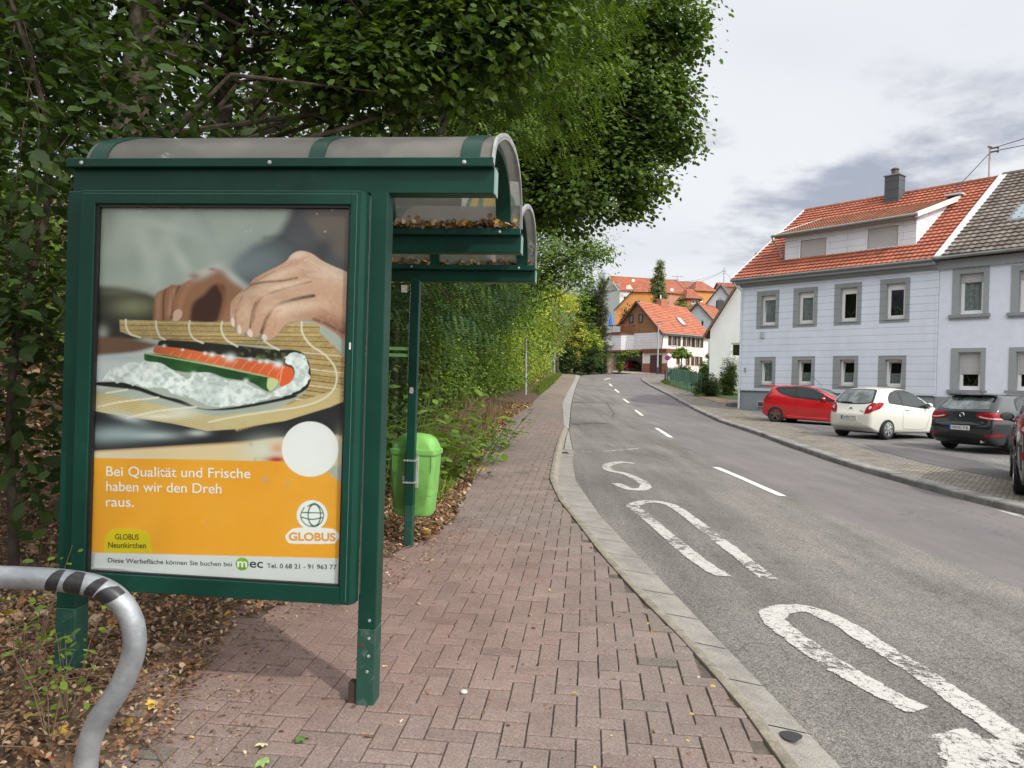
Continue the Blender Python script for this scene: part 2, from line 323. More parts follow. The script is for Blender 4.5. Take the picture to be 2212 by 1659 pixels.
# --- herringbone pavement, brick by brick up to y=24
HB_A = rad(-5.5); BW = .104; ca, sa = math.cos(HB_A), math.sin(HB_A)
bv = []; bf = []; bc = []; bl = []
def brick(x0, y0, x1, y1, lim=25.0):
    cx, cy = (x0+x1)/2, (y0+y1)/2; wx, wy = cx*ca - cy*sa, cx*sa + cy*ca
    if wy < -2.0 or wy > lim: return
    xl_, xk_ = float(XL(wy)), float(XK(wy))
    if wx < xl_ - .25 or wx > xk_ + .02: return
    if wx < xl_ and random.random() < .35: return
    g = .0022 + random.random()*.0016; zt = random.gauss(0, .0015); c = []
    for (a, b, e) in ((x0, y0, 0), (x1, y0, 0), (x1, y1, 0), (x0, y1, 0)):
        c.append((a, b))
    def W_(a, b, dz, ins):
        a = a + (ins if a == x0 else -ins); b = b + (ins*1.7 if b == y0 else -ins*1.7)
        X, Y = a*ca - b*sa, a*sa + b*ca; X = min(X, float(XK(Y)) - .004)
        return (X, Y, float(h(X, Y)) + .1 + dz + zt)
    base = len(bv)
    for dz, ins in ((-.02, g), (-.005, g), (0, g + .0035)):
        for a, b in c: bv.append(W_(a, b, dz, ins))
    for r_ in (0, 4):
        for k in range(4): bf.extend([base+r_+k, base+r_+(k+1) % 4, base+r_+4+(k+1) % 4, base+r_+4+k]); bl.append(4)
    bf.extend([base+8, base+9, base+10, base+11]); bl.append(4)
    # red field inside and beside the shelter, grey brown elsewhere; the zones overlap brick by brick
    red = 1/(1+math.exp(-((.55 - wx) * 2.6))) * 1/(1+math.exp(-(wy - 3.0) * 3.0)) * 1/(1+math.exp((wy - 7.1) * 3.5))
    red = max(red, .30 + .15*math.sin(wy*.8)); f = min(1, max(0, red + random.gauss(0, .06)))
    col = np.array((.190,.166,.147))*(1-f) + np.array((.242,.165,.142))*f
    if random.random() < .012 and f < .55: col = np.array((.16,.14,.12))
    col = col * random.gauss(1, .05); bc.extend([col]*12)
for i in range(-30, 40):
    for j in range(-40, 260):
        d = (i - j) % 4
        if d == 0: brick(i*BW, j*BW, (i+2)*BW, (j+1)*BW)
        elif d == 3: brick(i*BW, j*BW, (i+1)*BW, (j+2)*BW)
pm = fast_mesh('pavement', bv, bf, bl); set_col(pm, np.array(bc))
M_brick = mat('paving_brick', attr='Col', rough=.9, var=.13, scale=3.2, bump=.35, bscale=160, spec=.2, dirt=.4, dirtcol=(.12,.10,.085), detail=10, grain=.30, gscale=210)
pav = obj('pavement', pm, M_brick); pav['kind'] = 'structure'
M_joint = mat('joint_sand', (.10,.08,.063), .95, var=.4, scale=20)
grid_sheet('pavement_bed', lambda y: XL(y) - .2, lambda y: XK(y), np.arange(-2, 25.01, .25), flat(.090), M_joint, 6)
def brickmat(name, c1, c2, mort, sx, sy, rot=0.0, freq=.5, msize=.012, bump=.4):
    m = bpy.data.materials.new(name); m.use_nodes = True; t = m.node_tree; b = t.nodes['Principled BSDF']; b.inputs['Roughness'].default_value = .9; b.inputs['Specular IOR Level'].default_value = .25
    tc = N(t, 'ShaderNodeTexCoord'); mp = N(t, 'ShaderNodeMapping'); mp.inputs['Rotation'].default_value = (0, 0, rot); t.links.new(tc.outputs['Object'], mp.inputs[0])
    dn = N(t, 'ShaderNodeTexNoise', Scale=1.5, Detail=3); t.links.new(mp.outputs[0], dn.inputs[0])
    dv = N(t, 'ShaderNodeVectorMath', _operation='SCALE'); dv.inputs['Scale'].default_value = .06; t.links.new(dn.outputs['Color'], dv.inputs[0])
    av = N(t, 'ShaderNodeVectorMath', _operation='ADD'); t.links.new(mp.outputs[0], av.inputs[0]); t.links.new(dv.outputs[0], av.inputs[1])
    bk = N(t, 'ShaderNodeTexBrick', Scale=1.0); t.links.new(av.outputs[0], bk.inputs[0]); bk.offset = freq
    bk.inputs['Color1'].default_value = (*c1, 1); bk.inputs['Color2'].default_value = (*c2, 1); bk.inputs['Mortar'].default_value = (*mort, 1)
    bk.inputs['Brick Width'].default_value = sx; bk.inputs['Row Height'].default_value = sy; bk.inputs['Mortar Size'].default_value = msize; bk.inputs['Bias'].default_value = 0
    n = N(t, 'ShaderNodeTexNoise', Scale=1.3, Detail=8, Roughness=.7); t.links.new(tc.outputs['Object'], n.inputs[0])
    r = N(t, 'ShaderNodeMapRange'); r.inputs[1].default_value = .3; r.inputs[2].default_value = .7; r.inputs[3].default_value = .72; r.inputs[4].default_value = 1.25; t.links.new(n.outputs[0], r.inputs[0])
    s = N(t, 'ShaderNodeVectorMath', _operation='SCALE'); t.links.new(bk.outputs[0], s.inputs[0]); t.links.new(r.outputs[0], s.inputs['Scale']); t.links.new(s.outputs[0], b.inputs['Base Color'])
    bp = N(t, 'ShaderNodeBump', Strength=bump, Distance=.01); t.links.new(bk.outputs['Fac'], bp.inputs['Height']); bp.invert = True; t.links.new(bp.outputs[0], b.inputs['Normal'])
    return m
M_pavefar = brickmat('paving_far', (.24,.195,.155), (.19,.155,.125), (.11,.085,.065), .208, .104, .05, msize=.006)
grid_sheet('far_pavement', XL, XK, np.arange(24.6, 78, .5), flat(.1), M_pavefar, 4)
grid_sheet('near_pavement', XL, XK, np.arange(-12, -1.9, .5), flat(.1), M_pavefar, 4)
# --- left kerb: tan rounded stone, then pale gutter slabs
M_kerb = mat('kerb_stone', (.29,.255,.205), .9, var=.25, scale=9, base2=(.22,.20,.155), bump=.5, bscale=120, dirt=.6, grain=.2, gscale=200)
M_gut = mat('gutter_slab', (.27,.25,.22), .92, var=.12, scale=5, base2=(.215,.20,.18), bump=.4, bscale=150, dirt=.35, dirtcol=(.13,.12,.10), grain=.22, gscale=180)
k = MB(); ys = np.arange(-4, 18.5, .5)
for y0 in ys:
    y1 = y0 + .492; q = []
    for y in (y0, y1):
        x = float(XK(y)); up = float(np.interp(y, [0, 8.8, 10.2, 12, 18, 18.5], [.04, .05, .12, .13, .13, .06])); w = float(np.interp(y, [0, 8.5, 10.2, 18.4], [.0, .01, .085, .07]))
        zt_ = float(h(x, y)) + .1 + .012
        q.append([(x+.002, y, zt_ - .1), (x + .004, y, zt_ - .006), (x + .018, y, zt_), (x + .052, y, zt_ - .001), (x + .066, y, zt_ - .012), (x + .07 + w, y, zt_ + .0 - up - .03), (x + .07 + w, y, zt_ - .25)])
    n = len(q[0]); k.add(q[0] + q[1], [(i, i+1, n+i+1, n+i) for i in range(n-1)] + [tuple(range(n))[::-1], tuple(range(n, 2*n))])
k.build('kerb', M_kerb, smooth=True)['kind'] = 'structure'
g = MB(); 
for y0 in np.arange(-4, 14.0, .5):
    for (ya, yb) in ((y0 + .006, y0 + .494),):
        sub = np.linspace(ya, yb, 3)
        for a, b in zip(sub[:-1], sub[1:]):
            c = []
            for y, fx, o_ in ((a, XK, 0), (a, XE, 1), (b, XE, 1), (b, XK, 0)):
                x = float(fx(y)) + (.066 if not o_ else 0); zl = float(np.interp(y, [0, 8.8, 10.2], [.055, .05, .02])) if not o_ else .012
                c.append((x, y, float(h(x, y)) + zl))
            g.quad(*c)
g.build('gutter', M_gut)['kind'] = 'structure'
grid_sheet('gutter_bed', lambda y: XK(y) + .02, lambda y: XE(y) + .012, np.arange(-4, 18.6, .25), flat(-.012), M_joint, 2)
# slabs flush with the road further on
g = MB()
for i, y0 in enumerate(np.arange(14.0, 77, .5)):
    ya, yb = y0 + .012, y0 + .49; c = []
    for y, fx, o_ in ((ya, XK, 0), (ya, XE, 1), (yb, XE, 1), (yb, XK, 0)):
        up = .1 if y > 18.4 else .02
        x = float(fx(y)) + (.0 if not o_ else -.015) + (.14 if (y < 18.5 and not o_) else 0); c.append((x, y, float(h(x, y)) + (up if not o_ else .03 if y > 18.4 else .012)))
    g.quad(*c)
g.build('gutter_slabs', mat('slab_grey', (.27,.255,.235), .9, var=.25, scale=3, dirt=.5), smooth=False)['kind'] = 'structure'
# --- right kerb, cobbled footway, parking
M_rk = mat('kerb_granite', (.25,.24,.225), .85, var=.28, scale=2.2, base2=(.17,.165,.155), bump=.6, bscale=60)
k = MB(); y0 = 0.0
while y0 < 74:
    L_ = random.uniform(.8, 1.1); y1 = y0 + L_ - .012; q = []; jz = random.uniform(-.008, .012); jx = random.uniform(-.012, .012)
    for y in (y0, y1):
        x = float(XR(y)) + jx; b = float(h(x, y)); q.append([(x, y, b - .1), (x + .01, y, b + .085 + jz), (x + .03, y, b + .105 + jz), (x + .27, y, b + .112 + jz), (x + .28, y, b)])
    n = 5; k.add(q[0] + q[1], [(i, i+1, n+i+1, n+i) for i in range(n-1)] + [tuple(range(n))[::-1], tuple(range(n, 2*n))]); y0 += L_
k.build('kerb', M_rk)['kind'] = 'structure'
M_cob = brickmat('cobbles', (.30,.27,.225), (.20,.18,.15), (.085,.075,.06), .17, .11, .62, msize=.014, bump=.7)
XC = fn([(-12,12),(4,10.6),(10,9.45),(13.5,8.95),(15.5,8.6),(17.4,8.45),(19.6,8.87),(23.7,9.38),(30,10.35),(34,10.55),(38,11.0),(47,11.3),(50,12.0),(62,12.5),(68,13.1),(75,15)])
grid_sheet('footway', lambda y: XR(y) + .27, XC, np.arange(0, 74.5, .5), flat(.1), M_cob, 6)
grid_sheet('parking_area', XC, lambda y: np.interp(y, [-12, 4, 38], [34, 30, 13.5]), np.arange(-2, 38.1, .5), flat(.098), M_park, 14)
# footway round the bend in front of the garden fence
fp = cat_spline([[12.1,74,14,73.9],[12.9,75.2,15.2,74.3],[14.1,76.9,16.5,75.2],[17,78.3,19,76],[24,80.5,25,78],[40,84,40,81]], 5)
V = [(a[0], a[1], float(h(a[0], a[1])) + .1) for a in fp] + [(a[2], a[3], float(h(a[2], a[3])) + .1) for a in fp]; n = len(fp)
MB().add(V, [(i, i+1, n+i+1, n+i) for i in range(n-1)]).build('footway_bend', M_cob)['kind'] = 'structure'
# patches in the parking area
def drape(name, pts, off, m, cell=.3, kind='structure', parent=None, grow=0.0):
    bm = bmesh.new(); vs = [bm.verts.new((p[0], p[1], 0)) for p in pts]; bm.faces.new(vs)
    bmesh.ops.triangulate(bm, faces=bm.faces[:])
    for _ in range(6):
        es = [e for e in bm.edges if e.calc_length() > cell]
        if not es: break
        bmesh.ops.subdivide_edges(bm, edges=es, cuts=1, use_grid_fill=False); bmesh.ops.triangulate(bm, faces=[f for f in bm.faces if len(f.verts) > 3])
    for v in bm.verts: v.co.z = float(h(v.co.x, v.co.y)) + off
    bmesh.ops.recalc_face_normals(bm, faces=bm.faces)
    for f in bm.faces:
        if f.normal.z < 0: f.normal_flip()
    me = bpy.data.meshes.new(name); bm.to_mesh(me); bm.free(); o = obj(name, me, m, parent)
    if kind: o['kind'] = kind
    return o
def G(l, off=0.0): return [gp(*p, off)[:2] for p in l]
drape('parking_patch', [(8.9,13.6),(9.6,14.6),(10.3,17),(10.1,19.5),(9.4,20.5),(8.95,18.6),(8.7,16.2)], .104, asphalt('asphalt_patch', (.085,.08,.08), (.12,.112,.11), .2, 80))
drape('parking_patch', [(10.3,14.5),(12.5,15.6),(12.6,17.2),(10.9,17.0)], .104, M_cob)
# --- painted markings, worn
def paint(name, wear, scale=9):
    m = bpy.data.materials.new(name); m.use_nodes = True; t = m.node_tree; b = t.nodes['Principled BSDF']; b.inputs['Roughness'].default_value = .8
    tc = N(t, 'ShaderNodeTexCoord'); n = N(t, 'ShaderNodeTexNoise', Scale=scale, Detail=9, Roughness=.8); t.links.new(tc.outputs['Object'], n.inputs[0])
    nl = N(t, 'ShaderNodeTexNoise', Scale=1.7, Detail=3, Roughness=.5); t.links.new(tc.outputs['Object'], nl.inputs[0])
    rl_ = N(t, 'ShaderNodeMapRange'); rl_.inputs[1].default_value = .35; rl_.inputs[2].default_value = .65; rl_.inputs[3].default_value = .10; rl_.inputs[4].default_value = -.10; t.links.new(nl.outputs[0], rl_.inputs[0])
    ad0 = N(t, 'ShaderNodeMath', _operation='ADD'); t.links.new(n.outputs[0], ad0.inputs[0]); t.links.new(rl_.outputs[0], ad0.inputs[1])
    v = N(t, 'ShaderNodeTexVoronoi', Scale=11, _feature='DISTANCE_TO_EDGE'); nn = N(t, 'ShaderNodeTexNoise', Scale=16, Detail=5); t.links.new(tc.outputs['Object'], nn.inputs[0])
    sc2 = N(t, 'ShaderNodeVectorMath', _operation='SCALE'); sc2.inputs['Scale'].default_value = .16; t.links.new(nn.outputs['Color'], sc2.inputs[0])
    ad = N(t, 'ShaderNodeVectorMath', _operation='ADD'); t.links.new(tc.outputs['Object'], ad.inputs[0]); t.links.new(sc2.outputs[0], ad.inputs[1]); t.links.new(ad.outputs[0], v.inputs[0])
    r = N(t, 'ShaderNodeMapRange'); r.inputs[1].default_value = wear - .04; r.inputs[2].default_value = wear + .05; t.links.new(ad0.outputs[0], r.inputs[0])
    rv = N(t, 'ShaderNodeMapRange'); rv.inputs[1].default_value = .006; rv.inputs[2].default_value = .022; t.links.new(v.outputs[0], rv.inputs[0])
    mu = N(t, 'ShaderNodeMath', _operation='MULTIPLY'); t.links.new(r.outputs[0], mu.inputs[0]); t.links.new(rv.outputs[0], mu.inputs[1])
    # ragged edges: the stroke carries an edge distance
    ea = N(t, 'ShaderNodeAttribute', _attribute_name='edge'); re = N(t, 'ShaderNodeMath', _operation='ADD'); t.links.new(ea.outputs['Fac'], re.inputs[0])
    ns = N(t, 'ShaderNodeMapRange'); ns.inputs[1].default_value = .3; ns.inputs[2].default_value = .7; ns.inputs[3].default_value = -.75; ns.inputs[4].default_value = .35; t.links.new(n.outputs[0], ns.inputs[0]); t.links.new(ns.outputs[0], re.inputs[1])
    rr2 = N(t, 'ShaderNodeMapRange'); rr2.inputs[1].default_value = -.05; rr2.inputs[2].default_value = .1; t.links.new(re.outputs[0], rr2.inputs[0])
    m3 = N(t, 'ShaderNodeMath', _operation='MULTIPLY'); t.links.new(mu.outputs[0], m3.inputs[0]); t.links.new(rr2.outputs[0], m3.inputs[1]); t.links.new(m3.outputs[0], b.inputs['Alpha'])
    x = N(t, 'ShaderNodeMix', _data_type='RGBA'); x.inputs[6].default_value = (.42,.40,.37,1); x.inputs[7].default_value = (.52,.505,.475,1); t.links.new(n.outputs[0], x.inputs[0]); t.links.new(x.outputs[2], b.inputs['Base Color'])
    return m
P_fresh = mat('paint_fresh', (.78,.76,.72), .7, var=.08, scale=8)
P_worn = paint('paint_worn', .43, 14); P_worn2 = paint('paint_very_worn', .47, 10)
def mark(name, px, m, off=.006):
    o = drape(name, G(px), off, m, .08); at_ = o.data.attributes.new('edge', 'FLOAT', 'POINT'); at_.data.foreach_set('value', np.full(len(o.data.vertices), .8, np.float32)); return o
def strokes(name, line, w, m, worldpts=False):
    """a painted stroke: centre line in picture points, width in metres across"""
    c = [np.array(p if worldpts else gp(*p, 0.0)[:2]) for p in line]; c = cat_spline(c, 4)
    cols_ = [(-1, 0), (-.55, 1), (0, 1), (.55, 1), (1, 0)]; V = []; E_ = []
    for i, p in enumerate(c):
        d = c[min(i+1, len(c)-1)] - c[max(i-1, 0)]; d = d / (np.linalg.norm(d) + 1e-9); nrm = np.array([-d[1], d[0]]); ww = w * random.uniform(.98, 1.16) / 2
        for k_, e_ in cols_: q = p + nrm*ww*k_; V.append((q[0], q[1], float(h(q[0], q[1])) + .006)); E_.append(e_ if 0 < i < len(c)-1 else 0)
    fs_ = [(i*5+k_, i*5+k_+1, i*5+k_+6, i*5+k_+5) for i in range(len(c)-1) for k_ in range(4)]
    mb = MB(); mb.add(V, fs_); me = bpy.data.meshes.new(name); me.from_pydata(V, [], fs_)
    at_ = me.attributes.new('edge', 'FLOAT', 'POINT'); at_.data.foreach_set('value', np.array(E_, np.float32)); o = obj(name, me, m); o['kind'] = 'structure'
    bm = bmesh.new(); bm.from_mesh(me); bm.normal_update()
    for f in bm.faces:
        if f.normal.z < 0: f.normal_flip()
    bm.to_mesh(me); bm.free(); return o
# S
strokes('road_marking', [(1372,1002),(1340,999),(1312,1006),(1318,1017),(1350,1024),(1378,1036),(1394,1048),(1388,1057),(1360,1057),(1330,1044)], .15, P_worn)
# U (arch away from the camera)
strokes('road_marking', [(1562,1247),(1500,1205),(1440,1155),(1385,1108),(1368,1093),(1400,1084),(1450,1092),(1500,1126),(1530,1150),(1590,1195),(1660,1252)], .15, P_worn)
# B
strokes('road_marking', [(1990,1537),(1930,1510),(1790,1430),(1700,1365),(1668,1335),(1690,1318),(1750,1318),(1830,1354),(1900,1400),(1990,1455),(2090,1525),(2180,1590),(2250,1640)], .17, P_worn)
strokes('road_marking', [(2040,1583),(2078,1603),(2100,1632),(2112,1662),(2120,1690)], .26, P_worn)
strokes('road_marking', [(2112,1596),(2142,1622),(2158,1655),(2168,1690)], .20, P_worn)
strokes('road_marking', [(1290,977),(1385,968),(1312,961)], .07, P_worn2)
strokes('road_marking', [(1258,975),(1290,979)], .07, P_worn2)
for a, b in (((1547,1010),(1690,1072)), ((1418,925),(1449,945)), ((1373,886),(1388,898)), ((1347,862),(1358,870)), ((1328,841),(1337,848)), ((1316,829),(1322,834))):
    A_, B_ = gp(*a, 0)[:2], gp(*b, 0)[:2]; strokes('lane_dash', [A_, (A_ + B_) / 2, B_], .125, P_fresh, True)
M_tar = mat('tar_seal', (.075,.07,.066), .8, var=.2, scale=3)
strokes('tar_seam', [(1229,871),(1262,869),(1298,870),(1345,872)], .10, M_tar); strokes('tar_seam', [(1239,917),(1275,914),(1310,915)], .22, M_tar)
strokes('tar_seam', [(1310,871),(1325,890),(1322,902)], .05, M_tar)
strokes('lane_dash', [(1305,820),(1318,817)], .15, P_fresh)
strokes('edge_line', [(2330,1163),(2250,1130),(2160,1103)], .12, P_worn)

# ================================================================== BUS SHELTER
SA = rad(6.2); SU = np.array([math.cos(SA), -math.sin(SA), 0]); SV = np.array([math.sin(SA), math.cos(SA), 0]); SP = np.array([-1.35, 3.546, 0])
def sh(u, v, z): return tuple(SP + SU*u + SV*v + np.array([0, 0, z]))
def shg(u, v): p = SP + SU*u + SV*v; return float(h(p[0], p[1])) + .1
M_green = mat('green_paint', (.006,.046,.031), .38, var=.2, scale=2.2, spec=.22, dirt=.3, dirtcol=(.03,.085,.065), bump=.04, bscale=200)
M_green_low = mat('green_paint_worn', (.010,.060,.042), .5, var=.25, scale=5, dirt=.75, dirtcol=(.16,.19,.17), bump=.2, bscale=80)
M_dark = mat('dark_rubber', (.012,.012,.012), .5)
M_alu = mat('galvanised', (.55,.56,.57), .38, .75, var=.18, scale=9, base2=(.42,.44,.46), bump=.1, bscale=50)
M_screw = mat('screw_zinc', (.5,.52,.5), .4, .6)
M_poly = bpy.data.materials.new('smoked_polycarbonate'); M_poly.use_nodes = True
t = M_poly.node_tree; b = t.nodes['Principled BSDF']; b.inputs['Roughness'].default_value = .35
tc = N(t, 'ShaderNodeTexCoord'); n_ = N(t, 'ShaderNodeTexNoise', Scale=2.2, Detail=9, Roughness=.7); t.links.new(tc.outputs['Object'], n_.inputs[0])
rr = N(t, 'ShaderNodeValToRGB'); rr.color_ramp.elements[0].position = .35; rr.color_ramp.elements[0].color = (.30,.285,.255,1); rr.color_ramp.elements[1].position = .7; rr.color_ramp.elements[1].color = (.46,.44,.41,1); t.links.new(n_.outputs[0], rr.inputs[0]); t.links.new(rr.outputs[0], b.inputs['Base Color'])
tp = N(t, 'ShaderNodeBsdfTransparent'); tp.inputs[0].default_value = (.80,.81,.80,1); trl = N(t, 'ShaderNodeBsdfTranslucent'); trl.inputs[0].default_value = (.45,.44,.42,1)
m1 = N(t, 'ShaderNodeMixShader', Fac=.35); t.links.new(b.outputs[0], m1.inputs[1]); t.links.new(trl.outputs[0], m1.inputs[2])
m2 = N(t, 'ShaderNodeMixShader', Fac=.56); t.links.new(m1.outputs[0], m2.inputs[1]); t.links.new(tp.outputs[0], m2.inputs[2]); t.links.new(m2.outputs[0], t.nodes['Material Output'].inputs[0])
M_glass = glassy('clear_glass', (.93,.97,.95), .93)
shelter = thing('bus_shelter', 'green steel bus shelter with two smoked barrel roofs beside the brick pavement', 'bus shelter', (SP[0], SP[1], 0), -SA)
U0, U1 = -.785, 1.245
for i, (v, zb, zt, ua, ub) in enumerate(((.055, 2.445, 2.59, -.76, 1.25), (1.445, 2.42, 2.56, -.76, 1.235), (2.845, 2.425, 2.55, -.76, 1.215))):
    b = MB(); b.box(ua, ub, v - .045, v + .045, zb, zt - .03)
    b.add([(ua-.01, v-.085, zt-.035), (ub, v-.085, zt-.035), (ub, v-.085, zt+.006), (ua-.01, v-.085, zt+.006), (ua-.01, v-.079, zt-.035), (ub, v-.079, zt-.035), (ub, v-.079, zt+.006), (ua-.01, v-.079, zt+.006)], [(0,1,2,3),(7,6,5,4),(0,4,5,1),(3,2,6,7),(0,3,7,4),(1,5,6,2)])
    b.box(ua-.01, ub, v + .079, v + .085, zt - .035, zt + .006); b.box(ua-.01, ub, v - .079, v + .079, zt - .035, zt - .029)
    o = b.build('gutter_beam', M_green, shelter, bevel=.003)
    for uu in (ua + .07, (ua + ub) / 2 - .02, ub - .13): MB().lathe([(.010, 0), (.009, -.004), (.003, -.006)], 10, 1, (uu, v - .085, zt - .017)).build('screw', M_screw, o, smooth=True)
    e = MB(); e.box(ub, ub + .006, v - .046, v + .046, zb - .001, zt - .03); e.build('end_cap', mat('pale_edge', (.22,.34,.31), .5), o)
for j, v0 in enumerate((.045, 1.435)):
    za, zc = 2.60 - .0 * j, 2.56 - .0 * j; top = 2.935 if j == 0 else 2.90
    cz = (2.595 + 2.56) / 2 if j == 0 else (2.56 + 2.545) / 2; R = .70; H = (2.955 if j == 0 else 2.91) - cz
    prof = np.array(cat_spline([(.03,2.585),(.09,2.69),(.2,2.757),(.44,2.845),(.7,2.893),(.95,2.90),(1.15,2.852),(1.28,2.76),(1.345,2.65),(1.365,2.57)], 8)) + np.array([v0, -.03*j])
    pl_s = np.concatenate([[0], np.cumsum(np.hypot(*np.diff(prof, axis=0).T))])
    def arc(k, n, r=0.0):
        q = pl_s[-1]*k/n; v_, z_ = np.interp(q, pl_s, prof[:, 0]), np.interp(q, pl_s, prof[:, 1]); e_ = pl_s[-1]*.02; dv, dz = np.interp(q+e_, pl_s, prof[:, 0]) - np.interp(q-e_, pl_s, prof[:, 0]), np.interp(q+e_, pl_s, prof[:, 1]) - np.interp(q-e_, pl_s, prof[:, 1]); l_ = math.hypot(dv, dz) + 1e-9
        return float(v_ - dz/l_*r), float(z_ + dv/l_*r)
    n = 40; ub = U1 - .005 if j == 0 else 1.225; b = MB()
    for r_ in (0, .005):
        pass
    A0 = [(U0 + .03, *arc(k, n)) for k in range(n + 1)]; A1 = [(ub, *arc(k, n)) for k in range(n + 1)]
    B0 = [(U0 + .03, *arc(k, n, .006)) for k in range(n + 1)]; B1 = [(ub, *arc(k, n, .006)) for k in range(n + 1)]
    m = n + 1; vs = A0 + A1 + B0 + B1
    fs = [(i, i+1, m+i+1, m+i) for i in range(n)] + [(2*m+i, 3*m+i, 3*m+i+1, 2*m+i+1) for i in range(n)] + [(i, 2*m+i, 2*m+i+1, i+1) for i in range(n)] + [(m+i, m+i+1, 3*m+i+1, 3*m+i) for i in range(n)]
    b.add(vs, fs); b.build('roof_panel', M_poly, shelter, smooth=True)
    for (ua_, w_) in ((U0 + .05, .09), (.36, .075), (ub - .16, .09)):
        q = MB()
        for lo, hi in ((-.036, -.003), (.0075, .0115)):
            P = [[(ua_ + dx, *arc(k, n, rr_)) for k in range(n + 1)] for dx in (0, w_) for rr_ in (lo, hi)]
            vs = sum(P, []); q.add(vs, [(i, i+1, m+i+1, m+i) for i in range(n)] + [(2*m+i, 3*m+i, 3*m+i+1, 2*m+i+1) for i in range(n)] + [(i, 2*m+i, 2*m+i+1, i+1) for i in range(n)] + [(m+i, m+i+1, 3*m+i+1, 3*m+i) for i in range(n)])
        q.build('roof_rib', M_green, shelter, smooth=True)
    q = MB(); P = [[(ub - dx, *arc(k, n, rr_)) for k in range(n + 1)] for dx in (0, .012) for rr_ in (-.008, .022)]
    q.add(sum(P, []), [(i, i+1, m+i+1, m+i) for i in range(n)] + [(2*m+i, 3*m+i, 3*m+i+1, 2*m+i+1) for i in range(n)] + [(i, 2*m+i, 2*m+i+1, i+1) for i in range(n)] + [(m+i, m+i+1, 3*m+i+1, 3*m+i) for i in range(n)])
    q.build('roof_edge_strip', mat('edge_strip_grey', (.34,.35,.34), .5, var=.25, scale=12, dirt=.5), shelter, smooth=True)
# posts
def post(u0, u1, v0, v1, ztop, base_worn=True, name='post'):
    zb = min(shg((u0+u1)/2, (v0+v1)/2), 9) - .06
    b = MB(); b.box(u0, u1, v0, v1, zb + .40, ztop); o = b.build(name, M_green, shelter, bevel=.004)
    b = MB(); b.box(u0 - .0005, u1 + .0005, v0 - .0005, v1 + .0005, zb, zb + .40); b.build('post_foot', M_green_low, o, bevel=.004)
    return o
p1 = post(.694, .776, -.015, .085, 2.445); post(-.765, -.668, -.015, .085, 2.445)
p3 = post(.205, .275, 2.765, 2.835, 2.43); post(-.775, -.70, 2.765, 2.835, 2.43); post(-.775, -.70, 1.36, 1.44, 2.43)
for z in (.26, .33, .41, .49): MB().lathe([(.0075, 0), (.006, -.003)], 10, 1, (.748 - .004 * (z < .3), -.0155, z + .03)).build('screw', M_screw, p1, smooth=True)
MB().lathe([(.012, 0), (.01, -.002)], 10, 1, (.715, -.0155, .405)).build('screw', mat('rusty_iron', (.05,.03,.02), .9, var=.5), p1)
MB().box(.655, .694, 0, .05, .10, .23).build('levelling_bolt', mat('rusty_iron', (.05,.03,.02), .9, var=.5), p1)
st = MB(); st.add([(.212 + .02*math.cos(a)*random.uniform(.7, 1.2) + .022, 2.7645, 1.525 + .028*math.sin(a)*random.uniform(.8, 1.2)) for a in np.linspace(0, 6.28, 11)[:-1]], [tuple(range(10))])
st.build('torn_sticker', mat('sticker_paper', (.5,.38,.40), .8, var=.5, scale=60, base2=(.6,.58,.57)), p3)
# glass walls
gl = MB(); gl.box(-.69, .192, 2.795, 2.803, .55, 2.40); g1 = gl.build('end_glass', M_glass, shelter)
for z in (1.850, 1.796): MB().box(-.69, .192, 2.7925, 2.7945, z, z + .027).build('warning_stripe', mat('pale_green_film', (.18,.42,.13), .6, var=.05), g1)
for z in (2.04, .8): MB().box(.172, .207, 2.78, 2.818, z - .02, z + .02).build('glass_clamp', mat('clamp_grey', (.2,.2,.2), .5, .5), g1, bevel=.003)
MB().box(.118, .168, 2.7925, 2.7945, 2.325, 2.385).build('notice_sticker', mat('sticker_white', (.62,.6,.6), .6, var=.3, scale=40), g1)
gl = MB()
for v0 in (.08, 1.45): MB().box(-.742, -.735, v0, v0 + 1.27, .5, 2.36).build('side_glass', M_glass, shelter)
# ---------------------------------------------------------------- poster case
CASE_V = -.105
case = MB()
o0, o1, zb, zt = -.628, .700, .612, 2.425; i0, i1, jb, jt = -.558, .637, .688, 2.364; fz, fm = -.115, -.035
for (a, bb, c, d) in ((o0, i0, zb, zt), (i1, .682, zb, zt), (i0, i1, jt, zt), (i0, i1, zb, jb)): case.box(a, bb, fz, fm, c, d)
case.add([(.682, fz, zb), (.70, fz + .03, zb), (.70, fm, zb), (.682, fm, zb), (.682, fz, zt), (.70, fz + .03, zt), (.70, fm, zt), (.682, fm, zt)], [(0,1,5,4),(1,2,6,5),(0,3,2,1),(4,5,6,7),(2,3,7,6)])
case_o = case.build('poster_case', M_green, shelter, bevel=.003)
q = MB(); 
for (a, bb, c, d) in ((i0, i0 + .012, jb, jt), (i1 - .010, i1, jb, jt), (i0, i1, jt - .012, jt), (i0, i1, jb, jb + .008)): q.box(a, bb, fz + .012, fz + .03, c, d)
q.build('gasket', M_dark, case_o)
MB().box(o0 + .02, .69, fm, fm + .006, zb + .02, zt - .02).build('case_back', mat('case_back_grey', (.3,.3,.3), .5, .4), case_o)
q = MB(); q.box(.7005, .7025, -.034, -.018, .64, 2.42); q.build('hinge_strip', mat('hinge_steel', (.2,.2,.2), .4, .7), case_o)
q = MB(); q.box(.650, .658, fz - .0025, fz - .0015, 1.73, 1.76); q.build('maker_label', mat('sticker_white'), case_o)
q = MB()
for dx in (.008,): 
    q.box(.666, .6675, fz - .0012, fz, zb + .015, zt - .015); q.box(o0 + .012, .6675, fz - .0012, fz, zt - .016, zt - .0145)
q.build('frame_groove', mat('groove_light', (.10,.22,.17), .5), case_o)
